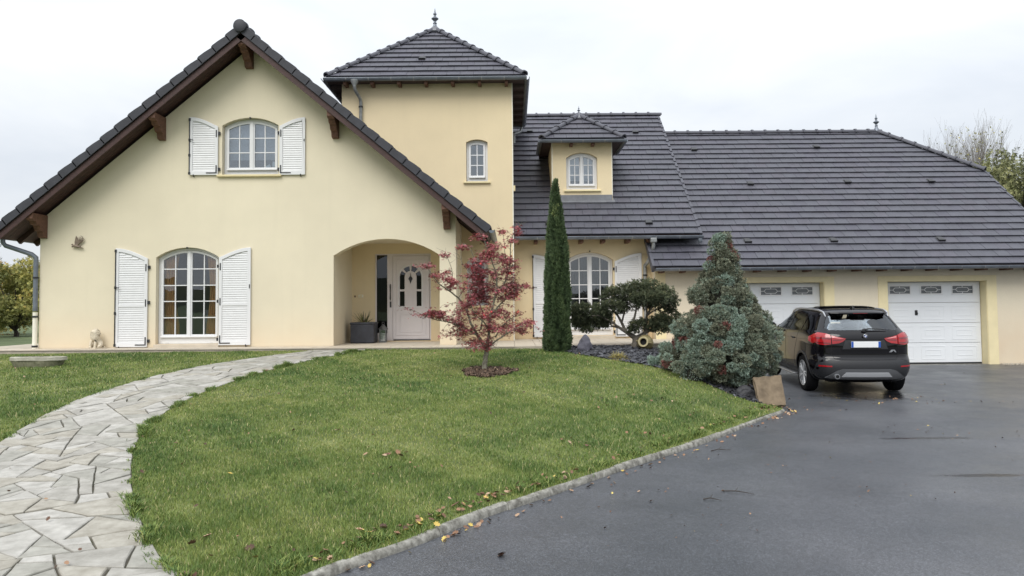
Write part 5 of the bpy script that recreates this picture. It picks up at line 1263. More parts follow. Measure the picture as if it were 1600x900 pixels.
MB().box(-.258, -.218, .049, .0515, .893, .997).build('plate_band', M['blue'], pl_); MB().box(.218, .258, .049, .0515, .893, .997).build('plate_band', M['blue'], pl_)
Mr = Matrix.Translation((0, .075, 1.095)) @ Matrix.Rotation(R(90), 4, 'X')
bd = MB().lathe([(.001, 0), (.040, 0), (.040, .010), (.034, .013), (.001, .013)], M=Mr, n=24).build('badge', M['silver'], car)
MB().lathe([(.001, .0135), (.035, .0135), (.035, .0145), (.001, .0145)], M=Mr, n=24).build('badge_ring', M['black'], bd)
for q in range(4):
    pts = [Mr @ Vector((0, 0, .0148))] + [Mr @ Vector((.022 * math.cos(R(90 * q + a)), .022 * math.sin(R(90 * q + a)), .0148)) for a in range(0, 91, 15)]
    o2 = [p + Vector((0, -.001, 0)) for p in pts]; k = len(pts); MB().add(o2 + pts, [tuple(range(k)), tuple(reversed(range(k, 2 * k)))] + [(i, (i + 1) % k, k + (i + 1) % k, k + i) for i in range(k)]).build('badge_quarter', M['blue'] if q % 2 else M['plate'], bd)
project([(.42, .80), (.46, .80), (.50, .83), (.53, .80), (.55, .80), (.52, .845), (.46, .845)], 'y', off=.008, th=.008, name='model_badge', m=M['silver'])
# bumper: cladding apron, grey diffuser wings, silver insert, reflectors, exhaust
project([(-.62, .665), (-.83, .60), (-.86, .40), (-.62, .30), (.62, .30), (.86, .40), (.83, .60), (.62, .665), (.50, .655), (-.50, .655)][::-1], 'y', off=.005, th=.008, step=.05, name='lower_bumper', m=M['clad'])
project([(-.70, .345), (-.62, .40), (-.52, .47), (-.42, .50), (.42, .50), (.52, .47), (.62, .40), (.70, .345), (.52, .325), (-.52, .325)][::-1], 'y', off=.022, th=.022, name='diffuser', m=M['greyt'])
project([(-.44, .37), (-.37, .445), (.37, .445), (.44, .37)][::-1], 'y', off=.034, th=.014, name='skid_insert', m=M['satin'])
for s_ in (-1, 1):
    project([(s_ * x, z) for x, z in ((.60, .535), (.80, .54), (.80, .565), (.60, .56))][::s_], 'y', off=.012, th=.012, name='reflector', m=M['lampred'])
MB().lathe([(.032, -.01), (.044, -.01), (.046, .0), (.044, .16), (.032, .16)], M=Matrix.Translation((-.53, -.0, .368)) @ Matrix.Rotation(R(-90), 4, 'X'), n=20).build('exhaust_pipe', M['silver'], car, smooth=True)
MB().lathe([(.001, -.014), (.033, -.014), (.033, -.011), (.001, -.011)], M=Matrix.Translation((-.53, 0, .368)) @ Matrix.Rotation(R(-90), 4, 'X'), n=16).build('exhaust_shade_disc', M['dark'], car)  # dark disc over the closed pipe end, painted shade of the hole
# rear wiper
wp = MB(); wp.tube([(.02, .135, 1.205), (.08, .15, 1.225), (.42, .17, 1.215)], [.022, .012, .007], 8).build('rear_wiper', M['black'], car); MB().lathe([(.001, -.02), (.03, -.02), (.034, .02), (.001, .03)], M=Matrix.Translation((.0, .155, 1.195)) @ Matrix.Rotation(R(90), 4, 'X'), n=14).build('wiper_hub', M['black'], car)
# side: wheel-arch cladding, sill, doors, handles, mirrors
for s_ in (-1, 1):
    for y_ in (.90, 3.57):
        a0, a1 = (-20, 200)
        arc = [(y_ + .43 * math.cos(R(a)), .345 + .43 * math.sin(R(a))) for a in range(a0, a1 + 1, 12)] + [(y_ + .388 * math.cos(R(a)), .345 + .388 * math.sin(R(a))) for a in range(a1, a0 - 1, -12)]
        project(arc, 'x', s_, off=.012, th=.02, step=.03, name='wheel_arch_trim', m=M['clad'])
    project([(1.33, .27), (3.14, .27), (3.14, .42), (1.33, .42)], 'x', s_, off=.012, th=.014, step=.06, name='sill_cladding', m=M['clad'])
    MB().box(*sorted((s_ * .80, s_ * .925)), 1.40, 3.08, .255, .285).build('side_step', M['silver'], car, bevel=.01)
    seam([(1.20, 1.14), (1.25, .95), (1.38, .78), (1.42, .60), (1.42, .44)], 'x', s_); seam([(2.03, 1.13), (2.06, .9), (2.06, .44)], 'x', s_); seam([(3.05, 1.12), (3.12, .9), (3.12, .44)], 'x', s_); seam([(1.42, .44), (3.12, .44)], 'x', s_)
    seam([(.45, 1.02), (1.2, .99), (2.2, .975), (3.4, .97)], 'x', s_, .004, 'crease')
    for y_ in (1.42, 2.24): MB().tube([(s_ * .885, y_, .985), (s_ * .93, y_ + .03, .99), (s_ * .93, y_ + .17, .992), (s_ * .885, y_ + .20, .99)], .013, 8).build('door_handle', M['paint'], car, smooth=True)
    mi = MB(); mi.lathe([(.01, -.06), (.06, -.05), (.075, 0), (.06, .06), (.01, .08)], M=Matrix.Translation((s_ * .98, 2.92, 1.16)) @ Matrix.Rotation(R(-90), 4, 'X') @ Matrix.Diagonal((1.5, 1, 1, 1)), n=16); mi.build('wing_mirror', M['paint'], car, smooth=True)
    # roof rail: follows the roof edge, 3 cm above the skin
    rl = []
    for y_, x_ in ((.50, .565), (.60, .58), (.80, .60), (1.1, .615), (1.5, .62), (1.9, .62), (2.2, .62), (2.45, .615), (2.6, .61)):
        h = bvh.ray_cast(Vector((s_ * x_, y_, 3)), Vector((0, 0, -1)))
        if h[0] is not None: rl.append(h[0] + Vector((0, 0, .034 if .55 < y_ < 2.5 else .004)))
    MB().tube(rl, [.012] + [.020] * (len(rl) - 2) + [.010], 8).build('roof_rail', M['silver'], car, smooth=True)
# antenna fin
MB().prism([(.50, 1.55), (.68, 1.575), (.56, 1.635), (.53, 1.64)], lambda p: (-.018, p[0] + .15, p[1]), lambda p: (.018, p[0] + .15, p[1])).build('aerial_fin', M['paint'], car, bevel=.01)
# underside and wells
MB().box(-.60, .60, .25, 4.1, .24, .40).build('underbody', M['dark'], car)
for y_ in (.90, 3.57): MB().tube([(-.7, y_, .345), (.7, y_, .345)], .06, 10).build('axle', M['dark'], car)
for s_ in (-1, 1):
    for y_ in (.90, 3.57): MB().box(*sorted((s_ * .50, s_ * .60)), y_ - .42, y_ + .42, .25, .78).build('wheel_well', M['dark'], car)
# wheels with five split spokes
def wheel(x, y_, s_):
    mx_ = Matrix.Translation((x, y_, .345)) @ Matrix.Rotation(R(90), 4, 'Y') @ (Matrix.Rotation(0, 4, 'X') if s_ > 0 else Matrix.Rotation(R(180), 4, 'X'))
    prof = [(.235, -.10), (.30, -.112), (.330, -.105), (.345, -.085), (.347, -.03), (.347, .03), (.345, .085), (.330, .105), (.30, .112), (.235, .10), (.235, -.10)]
    n = 40; vs = []; 
    for r_, z_ in prof: vs += [mx_ @ Vector((r_ * math.cos(2 * math.pi * k / n), r_ * math.sin(2 * math.pi * k / n), z_)) for k in range(n)]
    t_ = MB().add(vs, [(i * n + k, i * n + (k + 1) % n, (i + 1) * n + (k + 1) % n, (i + 1) * n + k) for i in range(len(prof) - 1) for k in range(n)]).build('wheel', M['tyre'], car, smooth=True)
    prof = [(.232, .104), (.245, .108), (.240, .095), (.215, .085), (.20, .0), (.20, -.09)]; vs = []
    for r_, z_ in prof: vs += [mx_ @ Vector((r_ * math.cos(2 * math.pi * k / n), r_ * math.sin(2 * math.pi * k / n), z_)) for k in range(n)]
    MB().add(vs, [(i * n + k, i * n + (k + 1) % n, (i + 1) * n + (k + 1) % n, (i + 1) * n + k) for i in range(len(prof) - 1) for k in range(n)]).build('rim', M['rim'], t_, smooth=True)
    MB().lathe([(.001, -.03), (.205, -.03), (.205, -.02), (.001, -.02)], M=mx_, n=24).build('brake_disc', M['dark'], t_)
    sp_ = MB()
    for k in range(5):
        a = 2 * math.pi * k / 5 + .3
        for da in (-.17, .17):
            p0 = Vector((.045 * math.cos(a), .045 * math.sin(a), .085)); p1 = Vector((.225 * math.cos(a + da), .225 * math.sin(a + da), .098)); sp_.tube([mx_ @ p0, mx_ @ ((p0 + p1) / 2), mx_ @ p1], [.020, .014, .013], 6)
    sp_.build('spokes', M['rim'], t_, smooth=True); MB().lathe([(.001, .06), (.05, .06), (.05, .092), (.035, .10), (.001, .10)], M=mx_, n=16).build('hub_cap', M['rim'], t_)
for y_ in (.90, 3.57):
    for s_ in (-1, 1): wheel(s_ * .785, y_, s_)
# cabin: seats with head restraints, parcel shelf, dashboard
for x, y_ in ((-.45, 1.15), (0, 1.15), (.45, 1.15), (-.40, 2.05), (.40, 2.05)):
    wd = .20 if y_ < 1.5 else .23
    st_ = MB().prism([(x - wd, .55), (x + wd, .55), (x + wd, 1.08), (x + wd - .05, 1.16), (x - wd + .05, 1.16), (x - wd, 1.08)], lambda p: (p[0], y_ - (p[1] - .55) * .25, p[1]), lambda p: (p[0], y_ + .12 - (p[1] - .55) * .25, p[1])).build('seat', M['seat'], car, bevel=.02)
    MB().prism([(x - .12, 1.21), (x + .12, 1.21), (x + .125, 1.33), (x + .09, 1.38), (x - .09, 1.38), (x - .125, 1.33)], lambda p: (p[0], y_ - .19, p[1]), lambda p: (p[0], y_ - .10, p[1])).build('headrest', M['seat'], st_, bevel=.015)
MB().box(-.70, .70, .28, .95, 1.09, 1.11).build('parcel_shelf', M['seat'], car); MB().box(-.70, .70, 2.95, 3.25, .8, 1.10).build('dashboard', M['seat'], car, bevel=.03)
MB().box(-.80, .80, .3, 3.4, .44, .48).build('cabin_floor', M['dark'], car)
# ------------------------------------------------------------------ terrace: slabs laid on a bed, each slab a part
M['tread_edge'] = mat('terrace_edge_stone', (.42, .37, .29), .7, var=.2, nscale=5)
tb = MB().xy([(-12.6, 16.62), (-4.3, 16.45), (.66, 16.38), (.66, 16.5), (3.3, 17.2), (4.7, 17.4), (4.7, 19.32), (3.6, 19.32), (3.6, 19.99), (.05, 19.99), (.05, 19.19), (-1.26, 19.19), (-1.26, 17.19), (-10.6, 17.19), (-10.6, 23), (-12.6, 23)], -1.35, TZ - .022)
terr = tb.build('terrace', M['tread_edge']); terr['kind'] = 'structure'
def terrace_tiles(hull_rows, sx=.45):
    slabs = {}
    for (x0, x1, yf, yb) in hull_rows:
        x = x0
        while x < x1 - .01:
            xe = min(x + sx, x1); yy = yb
            while yy > yf(x) + .02:
                y1 = yy; y0 = max(yy - sx, min(yf(x), yf(xe)))
                P = [(x + .004, y0 if y0 > yy - sx + .001 else y0 + .004), (xe - .004, y0 + .004), (xe - .004, y1 - .004), (x + .004, y1 - .004)]
                if y0 <= yy - sx + .001: pass
                P[0] = (x + .004, max(y0 + .004, yf(x))); P[1] = (xe - .004, max(y0 + .004, yf(xe)))
                MB().xy(P, TZ - .021, TZ + rng.uniform(-.0015, .0015)).build('paving_slab', M['tread'], terr); yy -= sx
            x = xe
lin = lambda xa, ya, xb, yb_: (lambda x: ya + (yb_ - ya) * (x - xa) / (xb - xa))
terrace_tiles([(-12.6, -4.3, lin(-12.6, 16.60, -4.3, 16.43), 17.19), (-4.0 + .0, -1.62, lin(-4.3, 16.43, .66, 16.36), 19.22), (-1.26, .045, lin(-4.3, 16.43, .66, 16.36), 19.19), (.045, .66, lin(-4.3, 16.43, .66, 16.36), 19.98), (.66, 3.36, lin(.66, 16.47, 3.3, 17.18), 19.98), (3.36, 4.7, lin(3.3, 17.18, 4.7, 17.38), 19.32)])
terrace_tiles([(-4.3, -4.0, lin(-4.3, 16.43, .66, 16.36), 17.19), (-1.62, -1.26, lin(-4.3, 16.43, .66, 16.36), 17.19)], .36)
# gravel drip strip along the right-hand garage wall
M['pebble'] = mat('beige_pebbles', (.40, .34, .26), .85, var=.45, nscale=30, c2=(.62, .56, .46))
n = 900; P = np.c_[nr.uniform(12.2, 14.2, n), nr.uniform(19.08, 19.31, n), np.full(n, -1.535)]; P[:, 2] += nr.uniform(-.012, .02, n)
ico_v = np.array([(1, 0, 0), (-1, 0, 0), (0, 1, 0), (0, -1, 0), (0, 0, .6), (0, 0, -.6)]); ico_f = np.array([(0, 2, 4), (2, 1, 4), (1, 3, 4), (3, 0, 4), (2, 0, 5), (1, 2, 5), (3, 1, 5), (0, 3, 5)])
V, F, T_ = scatter(ico_v, ico_f, P, rot_from(nr.normal(size=(n, 3)), nr.uniform(0, 6, n)), nr.uniform(.012, .032, n), nr.uniform(0, 1, n))
g_ = link('gravel', np_mesh('gravel', V, F, M['pebble'])); tag(g_, 'strip of pale pebbles along the foot of the garage wall', 'gravel', kind='stuff')

# slate chips over the bed
M['slate'] = mat('slate_chips', (.1, .1, .1), .55, attr='tone', ramp=[(0, (.022, .022, .026)), (.6, (.060, .062, .072)), (1, (.17, .175, .19))])
n = 9000; q = np.c_[nr.uniform(.66, 4.7, n), nr.uniform(12.4, 17.2, n)]; q = q[inside(bed_p, q)]; n = len(q)
chip_v = np.array([(-1, -.6, -.1), (.8, -.8, -.1), (1, .5, -.1), (-.6, .8, -.1), (-.8, -.5, .12), (.7, -.6, .16), (.8, .4, .12), (-.5, .6, .16)]); chip_f = np.array([(4, 5, 6), (4, 6, 7), (0, 1, 5), (0, 5, 4), (1, 2, 6), (1, 6, 5), (2, 3, 7), (2, 7, 6), (3, 0, 4), (3, 4, 7)])
def flat_rot(n, tilt):
    a = nr.uniform(0, 2 * math.pi, n); zz = np.c_[nr.normal(0, tilt, n), nr.normal(0, tilt, n), np.ones(n)]; zz /= np.linalg.norm(zz, axis=1, keepdims=True)
    x = np.c_[np.cos(a), np.sin(a), np.zeros(n)]; x -= zz * (x * zz).sum(1, keepdims=True); x /= np.linalg.norm(x, axis=1, keepdims=True); return np.stack([x, np.cross(zz, x), zz], axis=2)
V, F, T_ = scatter(chip_v, chip_f, np.c_[q, HV(q) + nr.uniform(0, .03, n)], flat_rot(n, .35), nr.uniform(.018, .055, n), nr.beta(1.3, 2.5, n))
g_ = link('slate_chippings', np_mesh('slate_chippings', V, F, M['slate'], T_)); tag(g_, 'dark slate chippings covering the planting bed by the terrace', 'slate chippings', kind='stuff')

# standing rock, dark low rock, slab
M['rock'] = mat('purple_grey_slate_rock', (.085, .083, .105), .75, var=.4, nscale=6, bump=.6, bscale=14, bdist=.03)
def rock(loc, size, prof, label, m, seed, name='rock'):
    r_ = random.Random(seed); b = bmesh.new(); bmesh.ops.create_icosphere(b, subdivisions=3, radius=1)
    off = Vector((r_.random() * 9, r_.random() * 9, 3))
    from mathutils import noise
    for v in b.verts:
        p = v.co.copy(); t_ = (p.z + 1) / 2; k = 1 - prof * t_ ** 1.3; d = 1 + .30 * noise.noise(p * 1.3 + off) + .12 * noise.noise(p * 3.5 + off)
        p = Vector((p.x * k + .12 * t_, p.y * k, p.z)) * d
        p = Vector((round(p.x * 5) / 5 * .35 + p.x * .65, p.y, p.z)); v.co = Vector((p.x * size[0], p.y * size[1], (p.z + .8) * size[2]))
    me = bpy.data.meshes.new(name); b.to_mesh(me); b.free(); me.materials.append(m); me.update(); return tag(link(name, me, loc=loc), label, 'rock')
rock((1.46, 15.72, H(1.46, 15.7) - .03), (.17, .14, .20), .38, 'pointed purple grey slate rock standing beside the cypress', M['rock'], 3, 'standing_rock')
rock((3.80, 12.72, H(3.80, 12.72) - .05), (.20, .13, .12), .3, 'low dark rock tucked between the conifer and the leaning slab', mat('dark_wet_rock', (.03, .03, .034), .6, var=.4, nscale=8, bump=.5, bscale=20), 8)
M['sandst'] = mat('weathered_sandstone_slab', (.17, .125, .08), .85, var=.35, nscale=5, c2=(.25, .19, .125), bump=.5, bscale=40, bdist=.006)
b_ = bmesh.new(); bmesh.ops.create_cube(b_, size=1); bmesh.ops.subdivide_edges(b_, edges=b_.edges, cuts=4, use_grid_fill=True)
for v in b_.verts:
    v.co = Vector((v.co.x * (.42 + .03 * v.co.z), v.co.y * .07, (v.co.z + .5) * .50)) + Vector((rng.uniform(-.012, .012), rng.uniform(-.006, .006), rng.uniform(-.012, .012)))
me = bpy.data.meshes.new('leaning_slab'); b_.to_mesh(me); b_.free(); me.materials.append(M['sandst'])
tag(link('leaning_slab', me, loc=(4.17, 12.42, -1.63), rot=(R(-24), R(-5), R(-4))), 'brown stone slab leaning at the corner of the bed beside the car', 'stone slab')

# terracotta jar lying on its side
M['jar'] = mat('ochre_glazed_jar', (.17, .13, .055), .5, var=.3, nscale=7, c2=(.25, .21, .10)); M['jarrim'] = mat('pale_ochre_rim', (.42, .36, .20), .6, var=.15)
j = thing('clay_jar', 'ochre clay jar lying on its side at the foot of the garden pine', 'jar', (2.86, 16.55, H(2.86, 16.5) + .14), rot=(R(82), R(8), R(-22)), world=False)
prof = [(.045, .02), (.075, .26), (.13, .30), (.165, .24), (.175, .12), (.165, .0), (.14, -.10), (.12, -.16), (.06, -.19)]
MB().lathe([(.01, -.2), (.08, -.2), (.13, -.14), (.165, -.03), (.172, .07), (.15, .17), (.105, .22), (.085, .24), (.085, .27), (.075, .27), (.07, .23), (.08, .2), (.01, .1)], n=28).build('jar_body', M['jar'], j, smooth=True)
MB().lathe([(.08, .245), (.105, .25), (.112, .27), (.105, .285), (.078, .285), (.07, .27), (.07, .245)], n=28, cap=False).build('jar_rim', M['jarrim'], j, smooth=True); MB().lathe([(.001, .205), (.072, .205), (.072, .21), (.001, .21)], n=20).build('jar_mouth_shade', M['dark'], j)  # dark disc set in the opening stands in for the shade inside
for s_ in (-1, 1): MB().tube([(s_ * .10, 0, .235), (s_ * .16, 0, .22), (s_ * .175, 0, .16)], .014, 8).build('jar_handle', M['jar'], j, smooth=True)

# planter with strap-leaved plant, lantern and box in the porch
M['planter'] = mat('anthracite_planter', (.028, .030, .040), .55, var=.3, nscale=9)
pt = thing('planter', 'square black planter holding a spiky plant in the porch', 'planter', (-3.58, 18.55, TZ))
ob = [(-3.87, 18.30), (-3.29, 18.30), (-3.29, 18.86), (-3.87, 18.86)]; inn = [(-3.83, 18.34), (-3.33, 18.34), (-3.33, 18.82), (-3.83, 18.82)]
mb = MB(); mb.xy(ob, TZ + .44, TZ + .50, [inn]); mb.xy([(-3.86, 18.31), (-3.30, 18.31), (-3.30, 18.85), (-3.86, 18.85)], TZ + .012, TZ + .44); mb.build('pot', M['planter'], pt, bevel=.015)
MB().xy(inn, TZ + .44, TZ + .455).build('soil', M['soil'], pt)
M['strap'] = mat('olive_strap_leaf', (.10, .115, .04), .5, attr='tone', ramp=[(0, (.045, .04, .02)), (.5, (.085, .105, .035)), (1, (.21, .20, .08))])
def straps(n, base, ln, w_, seed, droop=.6, up=.9, spread=.04):
    r_ = random.Random(seed); V, F, T_ = [], [], []
    for i in range(n):
        a = r_.uniform(0, 2 * math.pi); l = ln * r_.uniform(.6, 1.1); e = r_.uniform(.15, 1) * up; d = Vector((math.cos(a), math.sin(a), 0)); s_ = Vector((-d.y, d.x, 0)); p = Vector(base) + d * r_.uniform(0, spread); k = 6; o = len(V); dr = droop * r_.uniform(.3, 1.2); tt = r_.random()
        for j in range(k + 1):
            t_ = j / k; q = p + d * l * t_ * math.cos(e) + Vector((0, 0, l * (t_ * math.sin(e) - dr * t_ * t_ * math.cos(e)))); ww = w_ * (1 - t_) ** .7 * (1 if t_ > .1 else .7)
            V += [q - s_ * ww, q + Vector((0, 0, -ww * .4)), q + s_ * ww]; T_ += [tt] * 3
        for j in range(k): a_ = o + j * 3; F += [(a_, a_ + 1, a_ + 4, a_ + 3), (a_ + 1, a_ + 2, a_ + 5, a_ + 4)]
    return np.array([tuple(v) for v in V]), np.array(F), np.array(T_)
V, F, T_ = straps(46, (-3.58, 18.55, TZ + .44), .46, .016, 3, .35, 1.25, .07)
pp = thing('spiky_plant', 'spiky plant with long olive strap leaves growing in the black planter', 'plant', (-3.58, 18.55, TZ + .45))
link('foliage', np_mesh('foliage', V, F, M['strap'], T_), pp)
MB().tube([(-3.58, 18.55, TZ + .44), (-3.58, 18.55, TZ + .54)], [.03, .02], 8).build('stem', M['wood_end'], pp)
ln_ = thing('lantern', 'grey metal lantern with a white candle beside the front door', 'lantern', (-3.16, 18.80, TZ))
M['iron'] = mat('grey_lantern_metal', (.16, .16, .16), .5, metal=.5, var=.2); M['wax'] = mat('white_candle_wax', (.8, .78, .72), .5)
lx, ly = -3.16, 18.80
mb = MB(); mb.box(lx - .085, lx + .085, ly - .085, ly + .085, TZ + .001, TZ + .03); mb.box(lx - .085, lx + .085, ly - .085, ly + .085, TZ + .30, TZ + .32)
for a, b in ((-1, -1), (1, -1), (1, 1), (-1, 1)): mb.box(lx + a * .075 - .008, lx + a * .075 + .008, ly + b * .075 - .008, ly + b * .075 + .008, TZ + .03, TZ + .30)
mb.build('lantern_frame', M['iron'], ln_)
MB().lathe([(.125, .318), (.125, .328), (.06, .39), (.045, .40), (.045, .42), (.02, .44), (.001, .445)], (lx, ly, TZ), 4).build('lantern_roof', M['iron'], ln_)
rg = [(lx + .03 * math.cos(a), ly, TZ + .462 + .03 * math.sin(a)) for a in [i * math.pi / 5 for i in range(11)]]; MB().tube(rg, .004, 5).build('ring', M['iron'], ln_)
MB().lathe([(.001, .035), (.038, .035), (.038, .17), (.03, .172), (.001, .165)], (lx, ly, TZ), 14).build('candle', M['wax'], ln_, smooth=True)
for d in (-1, 1): MB().box(lx - .067, lx + .067, ly + d * .076 - .001, ly + d * .076 + .001, TZ + .031, TZ + .299).build('pane', M['glass'], ln_)
bx = MB().box(-3.31, -3.24, 19.02, 19.12, TZ + .001, TZ + .13).build('white_box', M['pvc'], bevel=.006); tag(bx, 'small white box on the porch floor between planter and lantern', 'box'); MB().box(-3.312, -3.238, 19.018, 19.122, TZ + .131, TZ + .14).build('lid', M['pvc'], bx)

# stone trough on the left lawn
M['trough'] = mat('mossy_trough_stone', (.36, .34, .27), .9, var=.3, nscale=7, c2=(.50, .48, .40), bump=.6, bscale=30, bdist=.01); M['moss'] = mat('mossy_trough_side', (.13, .14, .07), .95, var=.4, nscale=9, c2=(.26, .25, .17), bump=.6, bscale=30)
tx, ty = -8.93, 14.5; tzz = H(tx, ty)
tr_ = thing('stone_trough', 'shallow mossy stone trough lying on the left lawn', 'trough', (tx, ty, tzz))
rim = [(-.50, -.05), (-.40, -.17), (-.1, -.2), (.33, -.19), (.50, -.03), (.47, .13), (.2, .2), (-.25, .2), (-.45, .12)]; rim = [(x + tx, y + ty) for x, y in smooth_line(rim + [rim[0]], 3)[:-1]]
ins = [((p[0] - tx) * .84 + tx, (p[1] - ty) * .72 + ty) for p in rim]; bot = [((p[0] - tx) * .80 + tx, (p[1] - ty) * .8 + ty) for p in rim]
n = len(rim); mb = MB(); lv = [(bot, tzz - .03), ([((p[0] - tx) * .96 + tx, (p[1] - ty) * .96 + ty) for p in rim], tzz + .12)]
vs = [(p[0] + rng.uniform(-.012, .012), p[1] + rng.uniform(-.012, .012), z + rng.uniform(-.01, .01)) for l, z in lv for p in l]; mb.add(vs, [(i, (i + 1) % n, n + (i + 1) % n, n + i) for i in range(n)]).build('trough_body', M['moss'], tr_, smooth=True)
vs = [(p[0], p[1], z + rng.uniform(-.004, .004)) for l, z in ((rim, tzz + .115), (rim, tzz + .175), (ins, tzz + .178), (ins, tzz + .08)) for p in l]
MB().add(vs, [(k * n + i, k * n + (i + 1) % n, (k + 1) * n + (i + 1) % n, (k + 1) * n + i) for k in range(3) for i in range(n)] + [tuple(reversed(range(3 * n, 4 * n))), ]).build('trough_rim', M['trough'], tr_, smooth=True)
MB().xy(ins, tzz + .082, tzz + .09).build('trough_soil', M['soil'], tr_)

# metal winged figure on the gable wall, 3 cm off the render
M['rust'] = mat('brown_patinated_metal', (.20, .155, .115), .6, var=.3, nscale=20, metal=.2)
ox, oz = -9.74, 1.49
wf = thing('wall_ornament', 'small brown metal winged figure fixed to the gable wall', 'wall ornament', (ox, 17.16, oz))
def plate(pts, y, name, t_=.006): return MB().prism([(ox + a, oz + b) for a, b in pts], lambda p: (p[0], y, p[1]), lambda p: (p[0], y + t_, p[1])).build(name, M['rust'], wf, bevel=.002)
plate([(-.05, -.03), (-.06, .05), (-.045, .14), (-.03, .20), (.0, .16), (.02, .10), (.04, .10), (.03, .03), (.0, -.04)], 17.165, 'wing')
for k in range(5):
    a = R(34 + 11 * k); l = .20 - .012 * abs(k - 2); MB().tube([(ox + .03, 17.155, oz), (ox + .03 + l * .6 * math.cos(a), 17.150, oz + l * .6 * math.sin(a)), (ox + .035 + l * math.cos(a + .12), 17.155, oz + l * math.sin(a + .12))], [.010, .009, .004], 5).build('wing_vein', M['rust'], wf)
MB().tube([(ox + .03, 17.155, oz + .01), (ox + .09, 17.155, oz + .03), (ox + .13, 17.155, oz + .09), (ox + .12, 17.155, oz + .16), (ox + .085, 17.155, oz + .20)], [.008, .007, .007, .006, .004], 5).build('wing_edge', M['rust'], wf)
MB().tube([(ox - .11, 17.15, oz - .06), (ox - .08, 17.15, oz - .035), (ox - .03, 17.145, oz - .03), (ox + .04, 17.145, oz - .055), (ox + .09, 17.15, oz - .07), (ox + .15, 17.15, oz - .09)], [.012, .022, .030, .026, .016, .006], 8).build('figure_body', M['rust'], wf, smooth=True)
MB().tube([(ox - .08, 17.15, oz - .03), (ox - .10, 17.15, oz), (ox - .12, 17.15, oz - .01)], [.012, .02, .012], 8).build('figure_head', M['rust'], wf, smooth=True); MB().tube([(ox + .08, 17.15, oz - .07), (ox + .09, 17.15, oz - .03), (ox + .105, 17.15, oz - .02)], [.008, .01, .006], 6).build('figure_foot', M['rust'], wf)
for a in (-.02, .05): MB().tube([(ox + a, 17.15, oz - .03), (ox + a, 17.2, oz - .03)], .004, 5).build('stand_off', M['black'], wf)

# seated stone lion by the wall: one skinned body
M['cast'] = mat('cream_cast_stone', (.60, .53, .41), .85, var=.15, nscale=25, bump=.4, bscale=60, bdist=.006)
def skinned(name, pts, edges, radii, m, loc, parent=None, rot=None, sub=2):
    me = bpy.data.meshes.new(name); me.from_pydata(pts, edges, []); o = bpy.data.objects.new(name, me); col.objects.link(o)
    s_ = o.modifiers.new('skin', 'SKIN'); s_.use_smooth_shade = True
    for i, r_ in enumerate(radii): me.skin_vertices[0].data[i].radius = (r_, r_) if not isinstance(r_, tuple) else r_
    me.skin_vertices[0].data[0].use_root = True; d = o.modifiers.new('sub', 'SUBSURF'); d.levels = sub; d.render_levels = sub
    dg = bpy.context.evaluated_depsgraph_get(); m2 = bpy.data.meshes.new_from_object(o.evaluated_get(dg)); bpy.data.objects.remove(o); m2.materials.clear(); m2.materials.append(m); m2.name = name
    return link(name, m2, parent, loc=loc, rot=rot)
lp = [(0, .09, .09), (0, .04, .17), (0, -.02, .24), (0, -.03, .32), (0, -.05, .36), (0, -.11, .345), (-.055, -.06, .19), (-.058, -.085, .10), (-.058, -.09, .03), (-.058, -.13, .018), (.055, -.06, .19), (.058, -.085, .10), (.058, -.09, .03), (.058, -.13, .018), (-.09, .06, .08), (-.11, -.01, .05), (-.11, -.07, .025), (.09, .06, .08), (.11, -.01, .05), (.11, -.07, .025), (-.05, -.01, .415), (.05, -.01, .415), (.05, .15, .03), (.14, .12, .02)]
le = [(0, 1), (1, 2), (2, 3), (3, 4), (4, 5), (2, 6), (6, 7), (7, 8), (8, 9), (2, 10), (10, 11), (11, 12), (12, 13), (0, 14), (14, 15), (15, 16), (0, 17), (17, 18), (18, 19), (4, 20), (4, 21), (0, 22), (22, 23)]
lr = [.085, .085, .085, .085, .075, .038, .035, .028, .026, .024, .035, .028, .026, .024, .06, .045, .026, .06, .045, .026, .022, .022, .025, .02]
lion = thing('stone_lion', 'small cream stone lion sitting against the foot of the gable wall', 'statue', (-9.22, 17.03, TZ), world=False, rot=(0, 0, R(-12)))
skinned('lion_body', lp, le, lr, M['cast'], (0, 0, 0), lion)
V, F, T_ = scatter(ico_v, ico_f, np.array([(0.095 * math.cos(a) * math.sin(b), -.005 + .07 * math.cos(b) * .9, .335 + .095 * math.sin(a) * math.sin(b)) for a, b in zip(nr.uniform(0, 6.28, 90), nr.uniform(.6, 2.2, 90))]), rot_from(nr.normal(size=(90, 3)), nr.uniform(0, 6, 90)), nr.uniform(.016, .03, 90), nr.uniform(0, 1, 90))
link('mane', np_mesh('mane', V, F, M['cast'], smooth=True), lion)
for s_ in (-1, 1): MB().lathe([(.001, 0), (.008, .002), (.001, .006)], (s_ * .03, -.10, .375), 6).build('eye', M['wood_end'], lion)
MB().xy([(-.14, -.17), (.14, -.17), (.15, .17), (-.14, .17)], .001, .02).build('plinth', M['cast'], lion, bevel=.006)
